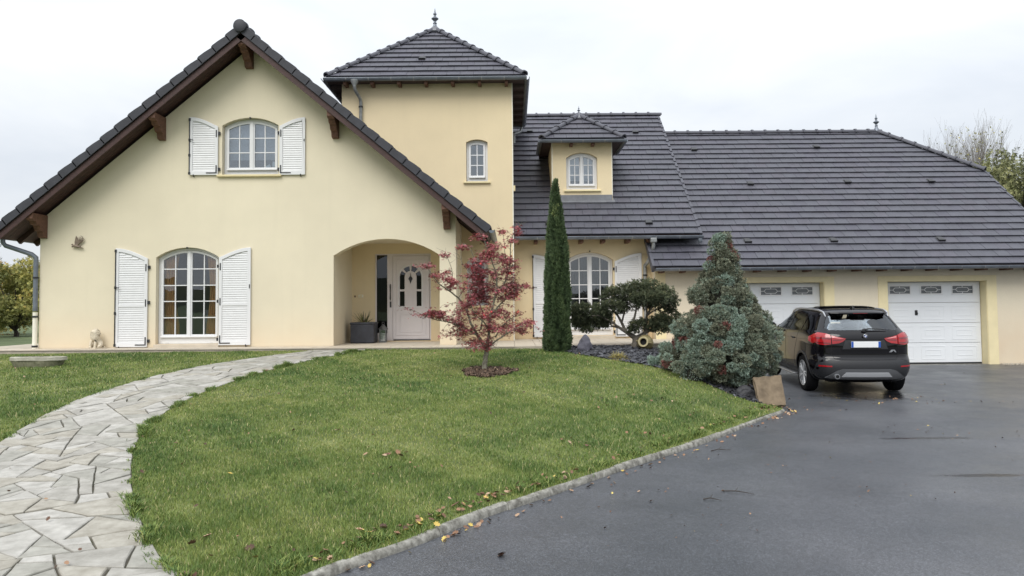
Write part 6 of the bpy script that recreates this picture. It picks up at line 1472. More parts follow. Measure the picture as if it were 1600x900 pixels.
# ------------------------------------------------------------------ PLANTS
def px(u, v, Y, dy=0):
    """world point seen near (u, v) of the 1600x900 photograph when it stands at depth Y (survey of the plants); dy adds real depth"""
    hz = 480 - (u - 800) * .0087; return Vector(((u - 800) / 1200 * Y, Y + dy, -(v - hz) / 1200 * Y))
M['bark_m'] = mat('mossy_maple_bark', (.15, .13, .09), .85, var=.35, nscale=30, c2=(.26, .25, .19))
M['bark_p'] = mat('grey_pine_bark', (.13, .115, .095), .9, var=.35, nscale=25, bump=.4, bscale=50)
M['bark_d'] = mat('dark_trunk_bark', (.05, .042, .033), .9, var=.4, nscale=12, bump=.4, bscale=20)
M['bark_g'] = mat('pale_grey_twigs', (.20, .18, .16), .9, var=.2)
M['maple'] = mat('red_maple_leaf', (.2, .03, .03), .6, attr='tone', ramp=[(0, (.12, .036, .042)), (.45, (.28, .062, .075)), (.8, (.42, .115, .125)), (.93, (.40, .13, .08)), (1, (.68, .05, .05))])
M['cyp'] = mat('cypress_foliage', (.04, .08, .03), .75, attr='tone', ramp=[(0, (.018, .034, .013)), (.5, (.056, .094, .036)), (.9, (.105, .150, .060)), (1, (.30, .36, .14))])
M['niwaki'] = mat('dark_pine_needles', (.03, .05, .02), .75, attr='tone', ramp=[(0, (.018, .025, .012)), (.5, (.060, .076, .036)), (.9, (.13, .14, .07)), (1, (.18, .17, .08))])
M['jun'] = mat('blue_green_conifer_foliage', (.1, .2, .14), .8, attr='tone', ramp=[(0, (.030, .032, .022)), (.22, (.100, .105, .068)), (.42, (.215, .225, .155)), (.60, (.20, .250, .190)), (.80, (.22, .30, .245)), (.90, (.31, .40, .34)), (.905, (.13, .075, .055)), (1, (.26, .085, .075))])
M['core'] = mat('dark_core_fill', (.018, .018, .012), .95, var=.3, nscale=10)  # filler added inside plants to block see-through; inner shade put into its colour
M['ytuft'] = mat('yellow_sedge_blades', (.4, .35, .1), .7, attr='tone', ramp=[(0, (.20, .17, .05)), (.6, (.50, .43, .16)), (1, (.66, .58, .30))])
def unit(n): v = nr.normal(size=(n, 3)); return v / np.linalg.norm(v, axis=1, keepdims=True)

# ---- slender Italian cypress
def cypress():
    bz = H(.92, 15.8); t = thing('cypress', 'tall slender dark green cypress column beside the terrace', 'cypress', (.92, 15.8, bz))
    zz = np.array([-.95, -.85, -.7, -.4, .3, 1.0, 1.5, 2.0, 2.3, 2.48, 2.62]); rr = np.array([.20, .25, .265, .238, .225, .195, .155, .10, .058, .026, .0])
    def surf(n, k):
        z = nr.uniform(-.93, 2.55, n); a = nr.uniform(0, 2 * math.pi, n); r = np.interp(z, zz, rr)
        # vertical flutes: the column is a bundle of upright plumes
        lump = 1 + .07 * np.sin(a * 4 + 1.6 * np.sin(z * 2.3) + z) + .07 * np.sin(a * 9 - z * 3.1 + 1.3 * np.sin(z * 5)) + .05 * np.sin(z * 7 + a * 3)
        keep = nr.uniform(0, .27, n) < r + .03; z, a, r, lump = z[keep], a[keep], r[keep], lump[keep]
        rad = r * lump * k; return np.c_[.92 + rad * np.cos(a) + .012 * np.sin(z * 2), 15.8 + rad * np.sin(a), z], a, lump, z
    VV, FF, TT, off = [], [], [], 0
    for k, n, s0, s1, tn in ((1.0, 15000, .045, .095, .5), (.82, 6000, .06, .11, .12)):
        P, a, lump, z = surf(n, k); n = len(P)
        d = np.c_[np.cos(a) * .42, np.sin(a) * .42, np.ones(n)] + nr.normal(0, .22, (n, 3)); tone = np.clip(tn + (lump - 1) * 1.6 + nr.normal(0, .16, n), 0, .88)  # shade painted into the tone: flutes between plumes and inner layer darker
        if k == 1.0:
            spot = (np.abs(P[:, 2] - 1.95) < .13) & (np.abs(P[:, 0] - (.90)) < .05) & (P[:, 1] < 15.8) & (nr.uniform(size=n) < .6); tone[spot] = 1.0
        V, F, T_ = scatter(SPRAY_V, SPRAY_F, P, rot_from(d, nr.uniform(0, 6.3, n)), nr.uniform(s0, s1, n), tone); VV.append(V); FF.append(F + off); TT.append(T_); off += len(V)
    # wispy tip and a few side wisps
    P = np.c_[.92 + nr.normal(0, .018, 260), 15.8 + nr.normal(0, .018, 260), nr.uniform(2.35, 2.62, 260)]; d = np.c_[nr.normal(0, .2, 260), nr.normal(0, .2, 260), np.ones(260)]
    V, F, T_ = scatter(SPRAY_V, SPRAY_F, P, rot_from(d, nr.uniform(0, 6, 260)), nr.uniform(.04, .08, 260), nr.uniform(.4, .9, 260)); VV.append(V); FF.append(F + off); TT.append(T_); off += len(V)
    link('crown', np_mesh('crown', np.vstack(VV), np.vstack(FF), M['cyp'], np.concatenate(TT)), t)
    MB().lathe([(r * .70 + .004, z) for z, r in zip(zz, rr)], (.92, 15.8, 0), 12).build('crown_fill', M['core'], t, smooth=True)
    MB().tube([(.92, 15.8, bz - .1), (.92, 15.8, 2.0)], [.07, .01], 8).build('trunk', M['bark_d'], t)
cypress()

# ---- leaf shapes
def palm():
    v = []; f = []
    for i, (a, l) in enumerate(((-115, .55), (-58, .85), (0, 1.0), (58, .85), (115, .55))):
        c, s_ = math.sin(R(a)), math.cos(R(a)); o = len(v); wd = .15
        v += [(0, 0, 0), (c * l * .45 + s_ * wd, s_ * l * .45 - c * wd, -.02), (c * l, s_ * l, -.22 * l), (c * l * .45 - s_ * wd, s_ * l * .45 + c * wd, -.02)]; f += [(o, o + 1, o + 2), (o, o + 2, o + 3)]
    return np.array(v, float), np.array(f)
PALM_V, PALM_F = palm()

# ---- red Japanese maple
def maple():
    Y = 13.35; zo = lambda a, b, dy=0: px(640 + a / 3.214, 340 + b / 3.214, Y, dy)
    base = Vector((-.50, 13.32, H(-.5, 13.32))); t = thing('maple_tree', 'small red leaved Japanese maple growing in the middle lawn', 'maple tree', base)
    limbs = [([(372, 775, 0), (374, 735, 0), (380, 700, 0), (385, 668, 0)], .042, .036),
      ([(385, 668, 0), (350, 610, .05), (320, 560, .1), (292, 500, .15), (286, 440, .2), (300, 360, .25), (318, 290, .25), (330, 220, .2)], .028, .006),
      ([(385, 668, 0), (392, 620, -.05), (398, 560, -.1), (405, 490, -.1), (428, 400, -.1), (438, 310, -.1), (415, 220, -.15), (385, 140, -.1), (372, 95, -.1)], .028, .005),
      ([(388, 662, 0), (410, 635, -.1), (450, 605, -.2), (495, 575, -.3), (550, 545, -.35), (590, 530, -.35)], .018, .004),
      ([(335, 590, .05), (290, 560, -.05), (240, 540, -.2), (190, 520, -.3), (140, 512, -.35), (95, 495, -.4)], .016, .004),
      ([(290, 490, .15), (255, 415, .0), (205, 372, -.1), (150, 330, -.15), (110, 275, -.2), (85, 240, -.2)], .016, .004),
      ([(405, 490, -.1), (440, 450, .1), (480, 410, .2), (530, 360, .3), (585, 342, .3)], .016, .004),
      ([(428, 400, -.1), (470, 340, .05), (495, 280, .1), (508, 200, .15), (508, 120, .15), (535, 60, .15), (560, 30, .15)], .015, .003),
      ([(355, 560, .05), (362, 490, .3), (345, 420, .4), (350, 340, .45), (340, 260, .4)], .014, .004),
      ([(200, 368, -.1), (215, 310, -.05), (212, 260, -.05), (190, 200, -.05), (176, 170, -.05)], .009, .002),
      ([(398, 560, -.1), (370, 520, -.3), (330, 480, -.4), (310, 420, -.45), (300, 330, -.4)], .013, .003),
      ([(425, 600, .1), (470, 540, .3), (520, 500, .35), (570, 490, .3)], .012, .003),
      ([(495, 280, .1), (480, 180, .3), (475, 110, .3), (465, 62, .3)], .008, .002), ([(330, 220, .2), (300, 150, .2), (260, 120, .2)], .006, .002), ([(318, 290, .25), (270, 240, .2), (240, 180, .2)], .006, .002)]
    mb = MB(); nodes = []
    for pts, r0, r1 in limbs:
        P = [zo(*p) for p in pts]
        if r0 == .042: P[0] = base - Vector((0, 0, .05))
        Q = []
        for i in range(len(P) - 1):
            a, b, c, d = P[max(i - 1, 0)], P[i], P[i + 1], P[min(i + 2, len(P) - 1)]
            for j in range(4):
                s = j / 4; q = .5 * ((2 * b) + (c - a) * s + (2 * a - 5 * b + 4 * c - d) * s * s + (3 * b - a - 3 * c + d) * s ** 3); Q.append(q + Vector([rng.uniform(-.006, .006) for _ in range(3)]))
        Q.append(P[-1]); m = len(Q) - 1; mb.tube(Q, [(r0 + (r1 - r0) * (i / m) ** .8) * 1.15 for i in range(m + 1)], 7)
        if r0 != .042: nodes += Q[3:]
    blobs = [(110,478,75,30,-.35),(185,470,45,28,-.3),(95,240,40,14,-.2),(135,290,50,24,-.15),(185,325,45,28,-.1),(215,590,48,24,-.2),(300,625,50,26,-.1),(370,655,28,20,0),(240,522,48,24,-.2),(335,340,70,50,.3),(325,262,55,45,.3),(345,215,40,25,.2),(300,430,50,34,-.4),(370,480,60,32,-.2),(450,480,80,42,.2),(428,150,50,24,-.1),(395,190,45,26,-.1),(345,102,24,16,-.1),(470,200,60,34,.15),(500,262,55,48,.15),(530,330,50,32,.3),(592,340,18,10,.3),(470,372,70,40,.1),(562,545,52,34,-.3),(500,560,50,26,.2),(440,545,50,26,-.1),(290,550,46,22,-.1),(512,392,48,30,.25),(210,330,30,20,-.1),(385,560,40,24,0),(515,112,14,14,.15),(466,62,13,12,.3),(180,188,12,12,-.05),(600,520,12,8,-.3),(555,60,18,28,.15),(370,310,60,50,-.1),(380,400,60,40,.45),(260,140,14,14,.2),(330,400,50,30,.4),(395,620,24,16,0),(250,470,40,18,-.2)]
    A = np.array([tuple(q) for q in nodes]); LP, LD, LT = [], [], []
    for (cx, cy, rx, ry, dy) in blobs:
        c = zo(cx, cy, dy); sx, sz = rx / 3.214 / 1200 * Y, ry / 3.214 / 1200 * Y; n = int(58 + rx * ry * .14)
        tw = max(4, n // 20); q0 = .5 + rng.uniform(-.15, .2)
        for k in range(tw):
            u = Vector((rng.gauss(0, .55) * sx, rng.gauss(0, .12 + sx * .35), rng.gauss(0, .5) * sz)); tip = c + u
            i = int(np.argmin(((A - np.array(tuple(tip))) ** 2).sum(1) + (A[:, 2] > tip.z + .06) * .3)); st = Vector(A[i]); mid = st.lerp(tip, .5) + Vector((rng.uniform(-.02, .02), rng.uniform(-.02, .02), .02 + rng.uniform(-.02, .02)))
            mb.tube([st, mid, tip], [.0045, .003, .0015], 4, cap=False)
            # leaves sit in flat layered sprays around the twig
            m = int(n / tw) + 1
            for _ in range(m):
                s = rng.uniform(.45, 1.12); b = mid.lerp(tip, (s - .5) * 2) if s > .5 else st.lerp(mid, s * 2)
                p = b + Vector((rng.gauss(0, .045), rng.gauss(0, .05), rng.gauss(-.008, .022))); LP.append(tuple(p)); LD.append((rng.gauss(0, 1), rng.gauss(0, 1), rng.uniform(-.75, .15))); LT.append(min(.9, max(0, rng.gauss(q0, .2))) if rng.random() > .018 else 1.0)
    # bare twigs at the outline
    for _ in range(90):
        i = rng.randrange(len(A)); st = Vector(A[i]); d = Vector((rng.gauss(0, .5), rng.gauss(0, .5), rng.uniform(.2, 1))).normalized(); l = rng.uniform(.08, .2); mb.tube([st, st + d * l * .5, st + d * l + Vector((0, 0, .01))], [.0035, .002, .001], 4, cap=False)
    mb.build('trunk', M['bark_m'], t, smooth=True)
    LP, LD, LT = np.array(LP), np.array(LD), np.array(LT); n = len(LP)
    V, F, T_ = scatter(PALM_V, PALM_F, LP, rot_from(LD, nr.normal(0, .5, n)), nr.uniform(.025, .048, n), LT)
    link('crown', np_mesh('crown', V, F, M['maple'], T_), t)
    # mulch ring with chips and leaves
    M['chip'] = mat('bark_mulch', (.1, .07, .05), .9, attr='tone', ramp=[(0, (.035, .024, .016)), (.5, (.12, .075, .05)), (.85, (.26, .18, .12)), (1, (.45, .38, .27))])
    n = 1500; a = nr.uniform(0, 6.283, n); r = np.sqrt(nr.uniform(0, 1, n)) * (1 + .14 * np.sin(a * 3 + 1) + .08 * np.sin(a * 7)); q = np.c_[-.43 + .44 * r * np.cos(a), 13.15 + .50 * r * np.sin(a)]
    V, F, T_ = scatter(chip_v, chip_f, np.c_[q, HV(q) + .015 + nr.uniform(0, .03, n)], flat_rot(n, .5), nr.uniform(.012, .03, n), nr.beta(1.3, 2.2, n))
    disc = [(-.43 + (.42 + .05 * math.sin(i * 1.9) + .03 * math.sin(i * 4.1)) * math.cos(i * .35), 13.15 + (.47 + .06 * math.sin(i * 2.3)) * math.sin(i * .35)) for i in range(18)]
    s_ = sheet('mulch_ring', disc, .12, lambda P: HV(P) + .012, M['soil']); tag(s_, 'round patch of dark bark mulch under the red maple', 'mulch', kind='stuff')
    link('bark_chips', np_mesh('bark_chips', V, F, M['chip'], T_), s_)
maple()

# ---- cloud-pruned garden pine
def niwaki():
    Y = 16.7; zo = lambda a, b, dy=0: px(800 + a / 4.5, 360 + b / 4.5, Y, dy)
    base = Vector((2.62, 16.7, H(2.62, 16.7))); t = thing('garden_pine', 'cloud pruned dark green garden pine with a forked trunk before the tall window', 'pine tree', base)
    limbs = [([(866, 830, 0), (866, 790, 0), (866, 755, 0)], .095, .08), ([(866, 758, 0), (830, 735, 0), (795, 712, 0), (745, 680, 0), (690, 672, 0)], .06, .02), ([(866, 758, 0), (905, 738, 0), (935, 715, 0), (985, 690, 0), (1040, 670, 0)], .06, .02),
      ([(795, 712, 0), (772, 650, .1), (745, 600, .1), (700, 550, .1), (660, 520, 0)], .035, .012), ([(815, 722, 0), (845, 640, -.1), (862, 570, -.1), (880, 500, 0), (870, 440, 0)], .032, .012), ([(930, 716, 0), (938, 640, 0), (946, 590, 0), (980, 540, 0), (1030, 480, 0)], .038, .012),
      ([(944, 600, 0), (990, 570, .1), (1050, 540, .1), (1120, 510, .1)], .02, .008), ([(745, 680, 0), (690, 640, -.1), (600, 600, -.1), (500, 600, -.1), (450, 600, -.1)], .025, .01), ([(772, 650, .1), (800, 560, .2), (780, 500, .2), (760, 440, .2)], .022, .01), ([(946, 590, 0), (930, 520, -.2), (950, 450, -.2)], .02, .01)]
    mb = MB()
    for pts, r0, r1 in limbs:
        P = [zo(*p) for p in pts]
        if r0 > .09: P[0] = base - Vector((0, 0, .06))
        m = len(P) - 1; mb.tube(P, [r0 + (r1 - r0) * i / m for i in range(m + 1)], 8)
    pads = [(700,460,85,60,0),(790,440,100,70,.2),(880,425,110,75,-.2),(975,420,110,75,.1),(1060,455,95,70,0),(1110,510,60,50,0),(700,530,90,45,-.2),(760,540,70,40,.2),(850,510,90,50,.3),(950,505,80,50,.25),(1040,520,100,55,.2),(900,480,100,50,-.4),(1000,480,100,50,-.35),(470,560,70,50,-.1),(560,570,90,60,-.1),(630,600,75,70,.1),(500,630,75,50,0),(580,650,80,45,0),(660,630,50,50,0),(440,610,40,60,-.1),(520,695,40,20,-.1),(490,670,50,30,0),(870,672,60,42,-.1),(830,690,30,25,-.1),(900,650,35,25,0),(1000,640,60,45,-.1),(1060,640,80,50,0),(1120,610,70,60,.1),(1030,690,60,35,-.1),(980,675,40,35,-.1),(1100,680,60,40,.1)]
    VV, FF, TT, off = [], [], [], 0
    for (cx, cy, rx, ry, dy) in pads:
        c = np.array(tuple(zo(cx, cy, dy))); k = Y / 1200 / 4.5; ax = np.array([rx * k, rx * k * .8, ry * k]); n = int(60 + rx * ry * .065)
        u = unit(n); P = c + u * ax * (nr.uniform(.55, 1.05, n)[:, None]) + nr.normal(0, .02, (n, 3)); d = u * .8 + np.array([0, 0, .55]) + nr.normal(0, .35, (n, 3))
        tone = np.clip(.42 + u[:, 2] * .22 + nr.normal(0, .17, n), 0, .95)  # pad tops painted lighter and undersides darker, as if lit from above
        V, F, T_ = scatter(STAR_V, STAR_F, P, rot_from(d, nr.uniform(0, 6.3, n)), nr.uniform(.035, .075, n), tone); VV.append(V); FF.append(F + off); TT.append(T_); off += len(V)
    mb.build('trunk', M['bark_p'], t, smooth=True); link('crown', np_mesh('crown', np.vstack(VV), np.vstack(FF), M['niwaki'], np.concatenate(TT)), t)
niwaki()

# ---- blue-green dwarf conifer, a lumpy pyramid of curled sprays
def conifer():
    # half outline of the plant: height in photograph rows -> left / right edge
    rows = [(366, 1122, 1138), (378, 1110, 1146), (392, 1104, 1156), (410, 1103, 1158), (430, 1098, 1157), (442, 1086, 1160), (455, 1080, 1172), (470, 1082, 1186), (485, 1072, 1187), (500, 1064, 1196), (515, 1056, 1212), (530, 1050, 1210), (545, 1038, 1206), (560, 1030, 1205), (575, 1040, 1198), (590, 1066, 1176), (600, 1098, 1158)]
    Y = 13.4; base = px(1130, 600, Y); base.z = H(3.6, 13.0) if H(3.6, 13.0) < -1.2 else -1.4
    t = thing('conifer_shrub', 'large lumpy blue green conifer with russet patches at the corner of the bed', 'conifer', base)
    r_ = random.Random(21); clumps = []
    vv = [r[0] for r in rows]
    for v in np.arange(372, 600, 7.2):
        l = np.interp(v, vv, [r[1] for r in rows]); r = np.interp(v, vv, [r[2] for r in rows]); w_ = (r - l) / 2; n = max(4, int(w_ / 3.6))
        cr = 9 if v < 400 else (10.5 if v < 480 else 12)
        for k in range(n):
            if r_.random() < .16 and v > 400: continue
            a = 2 * math.pi * (k + r_.random()) / n; hw = max(2.5, w_ - cr * .8) * r_.choice((.70, .84, .94, 1.0, 1.12)); depth = hw / 1200 * Y * .82
            if math.sin(a) > .55: continue     # far side: sparse
            u = (l + r) / 2 + hw * math.cos(a); dy = depth * math.sin(a); q = px(u, v + r_.uniform(-3, 3), Y, 0); q.y += dy; q = Vector((q.x * (Y + dy * .0) / Y, q.y, q.z)); clumps.append((q, cr / 1200 * Y * r_.uniform(.65, 1.3), v))
    VV, FF, TT, off = [], [], [], 0
    for (c, cr, v) in clumps:
        x = r_.random(); q0 = r_.uniform(.52, .82) if (v > 480 and x < .42) or x < .18 else r_.uniform(.24, .52)
        if x > .925: q0 = .96; cr *= .7
        n = int(620 * (cr / .14) ** 2); u = unit(n); lump = .78 + .42 * np.abs(np.sin(u[:, 0] * 4.5 + c.x * 9) * np.sin(u[:, 2] * 4.2 + c.z * 7) * np.cos(u[:, 1] * 3 + c.z))
        P = np.array(tuple(c)) + u * np.array([cr, cr, cr * .82]) * lump[:, None] * nr.uniform(.70, 1.02, n)[:, None]; d = u + np.array([0, 0, .35]) + nr.normal(0, .45, (n, 3))
        tone = np.clip(q0 + nr.normal(0, .10, n), .03, .9) if q0 < .9 else np.clip(q0 + nr.normal(0, .02, n), .91, 1)
        V, F, T_ = scatter(SPRAY_V, SPRAY_F, P, rot_from(d, nr.uniform(0, 6.3, n)), nr.uniform(.018, .038, n), tone); VV.append(V); FF.append(F + off); TT.append(T_); off += len(V)
    link('crown', np_mesh('crown', np.vstack(VV), np.vstack(FF), M['jun'], np.concatenate(TT)), t)
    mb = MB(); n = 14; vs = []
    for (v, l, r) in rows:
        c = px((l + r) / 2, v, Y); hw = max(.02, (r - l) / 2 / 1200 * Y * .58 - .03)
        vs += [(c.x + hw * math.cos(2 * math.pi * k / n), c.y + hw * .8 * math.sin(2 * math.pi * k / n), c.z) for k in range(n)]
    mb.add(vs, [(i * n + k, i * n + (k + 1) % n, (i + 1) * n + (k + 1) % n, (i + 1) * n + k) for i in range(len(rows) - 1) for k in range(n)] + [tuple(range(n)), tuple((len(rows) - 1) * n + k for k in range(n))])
    mb.build('crown_fill', M['core'], t); MB().tube([base - Vector((0, 0, .1)), px(1130, 480, Y), px(1130, 380, Y)], [.08, .05, .01], 8).build('trunk', M['bark_d'], t)
conifer()

def low_shrub(name, label, cat, c, ax, n, m, base_v, base_f, s0, s1, tones, up=.5, group=None):
    z0 = H(c[0], c[1]); t = thing(name, label, cat, (c[0], c[1], z0), group); u = unit(n); u[:, 2] = np.abs(u[:, 2]); P = np.array([c[0], c[1], z0]) + u * np.array(ax) * nr.uniform(.6, 1.05, n)[:, None] * (1 + .2 * np.sin(u[:, :1] * 8 + c[0] * 5))
    V, F, T_ = scatter(base_v, base_f, P, rot_from(u + np.array([0, 0, up]) + nr.normal(0, .4, (n, 3)), nr.uniform(0, 6, n)), nr.uniform(s0, s1, n), np.clip(nr.normal(tones[0], tones[1], n), 0.02, .9))
    link('foliage', np_mesh('foliage', V, F, m, T_), t); MB().lathe([(ax[0] * .6, -.03), (ax[0] * .55, ax[2] * .3), (ax[0] * .3, ax[2] * .6), (.01, ax[2] * .7)], (c[0], c[1], z0), 9).build('crown_fill', M['core'], t); return t
low_shrub('dwarf_juniper', 'low blue green juniper spilling over the slate at the left foot of the conifer', 'juniper', (2.70, 14.05), (.24, .2, .20), 1500, M['jun'], STAR_V, STAR_F, .025, .05, (.78, .08), group='low junipers by the conifer')
low_shrub('dwarf_juniper', 'low olive brown juniper between the blue juniper and the big conifer', 'juniper', (2.93, 13.6), (.26, .22, .26), 1700, M['jun'], STAR_V, STAR_F, .025, .05, (.3, .1), group='low junipers by the conifer')
low_shrub('barberry', 'small dark red leaved shrub poking out of the left side of the conifer', 'shrub', (3.02, 12.95), (.17, .14, .58), 900, M['jun'], LEAF_V, LEAF_F, .02, .04, (.98, .02))
V, F, T_ = straps(420, (1.99, 14.62, H(1.99, 14.62)), .20, .006, 12, .9, 1.35, .13)
ty_ = thing('golden_sedge', 'low mound of yellow striped sedge at the lawn edge of the slate bed', 'sedge', (1.99, 14.62, H(1.99, 14.62))); link('foliage', np_mesh('foliage', V, F, M['ytuft'], T_), ty_)
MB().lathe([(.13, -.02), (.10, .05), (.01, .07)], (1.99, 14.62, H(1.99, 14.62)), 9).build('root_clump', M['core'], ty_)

# ---- background trees
M['autumn'] = mat('yellow_olive_autumn_leaves', (.2, .18, .05), .8, attr='tone', ramp=[(0, (.10, .11, .04)), (.4, (.26, .27, .08)), (.75, (.46, .40, .11)), (1, (.58, .32, .10))])
M['willow'] = mat('olive_willow_leaves', (.2, .2, .08), .8, attr='tone', ramp=[(0, (.07, .075, .035)), (.5, (.17, .18, .075)), (1, (.30, .29, .13))])
M['greyleaf'] = mat('grey_green_leaves', (.1, .12, .08), .8, attr='tone', ramp=[(0, (.04, .055, .035)), (.6, (.10, .13, .085)), (1, (.20, .22, .15))])
def branchy(mb, p, d, l, r, depth, tips, spread=.5, up=.25, kids=(2, 3), seed=None):
    k = 3; P = [p]; q = p.copy(); dd = d.copy()
    for i in range(k): dd = (dd + Vector((rng.gauss(0, .09), rng.gauss(0, .09), rng.gauss(0, .05) + up * .15))).normalized(); q = q + dd * l / k; P.append(q.copy())
    mb.tube(P, [r, r * .88, r * .76, r * .62], 5 if r > .03 else 3, cap=False)
    if depth == 0: tips.append((P[-1], dd)); tips.append((P[1], dd)); return
    for i in range(rng.randint(*kids)):
        a = (dd + Vector((rng.gauss(0, spread), rng.gauss(0, spread), rng.gauss(up * .4, spread * .4)))).normalized(); branchy(mb, P[-1 - (i % 2)], a, l * rng.uniform(.66, .86), r * .6, depth - 1, tips, spread, up, kids)
def tree(name, label, cat, base, h, rad, m, tone, n, size=.14, trunk_h=.3, clumps=26, seed=1, group=None, squash=.9, shape=None, bark='bark_d', gaps=1.0):
    st = rng.getstate(); rng.seed(seed); t = thing(name, label, cat, base, group); b = Vector(base); mb = MB(); tips = []
    top = b + Vector((0, 0, h * trunk_h)); mb.tube([b - Vector((0, 0, .3)), b + Vector((.05, 0, h * trunk_h * .5)), top], [h * .035, h * .028, h * .022], 8)
    cs = []
    for i in range(clumps):
        u = Vector((rng.gauss(0, 1), rng.gauss(0, 1), rng.gauss(0, 1))).normalized() * rng.uniform(.45, 1.0) ** .6; c = b + Vector((u.x * rad * .78, u.y * rad * .78, h * trunk_h + (h * (1 - trunk_h)) * (.5 + u.z * .43))); cs.append(c)
        s_ = b + Vector((0, 0, h * trunk_h * rng.uniform(.8, 1.0))); mid = s_.lerp(c, .5) + Vector((0, 0, h * .03)); mb.tube([s_, mid, c], [h * .012, h * .007, h * .002], 5, cap=False)
    mb.build('trunk', M[bark], t, smooth=True); VV, FF, TT, off = [], [], [], 0
    for c in cs:
        k = int(n / clumps); u = unit(k); cr = rad * rng.uniform(.26, .44); P = np.array(tuple(c)) + u * np.array([cr, cr, cr * squash]) * (nr.uniform(.2, 1.08, k) ** .6)[:, None] * gaps; q0 = tone[0] + rng.gauss(0, tone[1])
        V, F, T_ = scatter(SPRAY_V, SPRAY_F, P, rot_from(u + nr.normal(0, .7, (k, 3)), nr.uniform(0, 6, k)), nr.uniform(size * .6, size * 1.3, k), np.clip(q0 + u[:, 2] * .12 + nr.normal(0, .12, k), 0, 1)); VV.append(V); FF.append(F + off); TT.append(T_); off += len(V)  # upper side of each clump gets a lighter tone, light put into colour
    link('crown', np_mesh('crown', np.vstack(VV), np.vstack(FF), m, np.concatenate(TT)), t); rng.setstate(st); return t
GZ = -1.0
tree('autumn_tree', 'yellowing olive tree beyond the left corner of the gable', 'tree', (-19.7, 30.5, GZ), 3.15, 1.6, M['autumn'], (.45, .16), 9500, .13, .08, 26, 31, 'trees beyond the left meadow')
tree('autumn_tree', 'orange tinged tree at the left edge beside the yellowing tree', 'tree', (-22.2, 33, GZ), 2.9, 1.9, M['autumn'], (.66, .2), 8000, .13, .08, 24, 32, 'trees beyond the left meadow')
tree('green_shrub', 'low green shrub in front of the yellowing tree by the gable corner', 'shrub', (-19.6, 27.3, GZ), 1.5, 1.1, M['greyleaf'], (.45, .12), 5000, .10, .1, 16, 33)
tree('grey_green_tree', 'loose grey green tree reaching in from the left edge of the frame', 'tree', (-18.0, 23.6, GZ), 4.7, 1.75, M['greyleaf'], (.35, .12), 4200, .12, .35, 22, 34, gaps=1.15)
for i, (x, y, h, r) in enumerate(((-27, 36, 3.6, 2.1), (-31, 34, 4.2, 2.4), (-36, 40, 4.5, 2.6))): tree('autumn_tree', ('mid', 'tall', 'broad')[i] + ' yellow green tree further out along the left meadow', 'tree', (x, y, GZ), h, r, M['autumn'], (.5, .15), 5000, .16, .2, 20, 40 + i, 'trees beyond the left meadow')
def willow(base, h, rad, seed, label, group=None):
    st = rng.getstate(); rng.seed(seed); t = thing('willow_tree', label, 'willow', base, group); b = Vector(base); mb = MB(); mb.tube([b - Vector((0, 0, .3)), b + Vector((.1, 0, h * .35)), b + Vector((0, 0, h * .6))], [.28, .22, .14], 8); P, D = [], []
    for i in range(420):
        a = rng.uniform(0, 6.283); rr = rad * math.sqrt(rng.random()); top = b + Vector((rr * math.cos(a), rr * math.sin(a), h * (1 - .20 * (rr / rad) ** 2) * rng.uniform(.72, 1.02)))
        if i % 6 == 0: s_ = b + Vector((0, 0, h * rng.uniform(.35, .6))); mb.tube([s_, s_.lerp(top, .5) + Vector((0, 0, .3)), top], [.06, .035, .012], 4, cap=False)
        L = rng.uniform(.7, 2.0); k = int(L * 26); o = Vector((math.cos(a), math.sin(a), 0))
        for j in range(k): s_ = j / k; P.append(tuple(top + o * .35 * math.sin(s_ * 1.5) * L * .5 + Vector((rng.gauss(0, .06), rng.gauss(0, .06), -L * s_ + .15)))); D.append((rng.gauss(0, .5), rng.gauss(0, .5), -1 + rng.gauss(0, .4)))
    mb.build('trunk', M['bark_d'], t); P, D = np.array(P), np.array(D); n = len(P); V, F, T_ = scatter(SPRAY_V, SPRAY_F, P, rot_from(D, nr.uniform(0, 6, n)), nr.uniform(.10, .22, n), np.clip(.45 + .2 * np.sin(P[:, 0] * 1.7) + nr.normal(0, .2, n), 0, 1)); link('crown', np_mesh('crown', V, F, M['willow'], T_), t); rng.setstate(st)
willow((25.2, 38, GZ), 8.7, 3.1, 61, 'olive green willow rising behind the right end of the garage roof', 'willows behind the garage')
willow((26.2, 42.5, GZ), 8.6, 2.2, 62, 'smaller willow half hidden by the half hipped roof edge', 'willows behind the garage')
def bare(base, h, seed, label, n=9):
    st = rng.getstate(); rng.seed(seed); t = thing('bare_tree', label, 'tree', base); b = Vector(base); mb = MB(); tips = []; mb.tube([b - Vector((0, 0, .3)), b + Vector((0, 0, h * .38))], [.24, .17], 8)
    for i in range(n):
        a = 2 * math.pi * i / n + rng.random(); d = Vector((math.cos(a) * .42, math.sin(a) * .42, 1)).normalized(); branchy(mb, b + Vector((0, 0, h * rng.uniform(.28, .42))), d, h * .175, .05, 5, tips, .20, .5, (2, 3))
    mb.build('trunk', M['bark_g'], t); P = np.array([tuple(p) for p, d in tips if rng.random() < .06]); n_ = len(P); V, F, T_ = scatter(LEAF_V, LEAF_F, P, rot_from(unit(n_), nr.uniform(0, 6, n_)), nr.uniform(.10, .18, n_), nr.uniform(.2, .8, n_)); link('crown', np_mesh('crown', V, F, M['autumn'], T_), t); rng.setstate(st)
bare((27.1, 45.5, GZ), 12.4, 71, 'nearly leafless tall tree behind the willow on the right', 16)

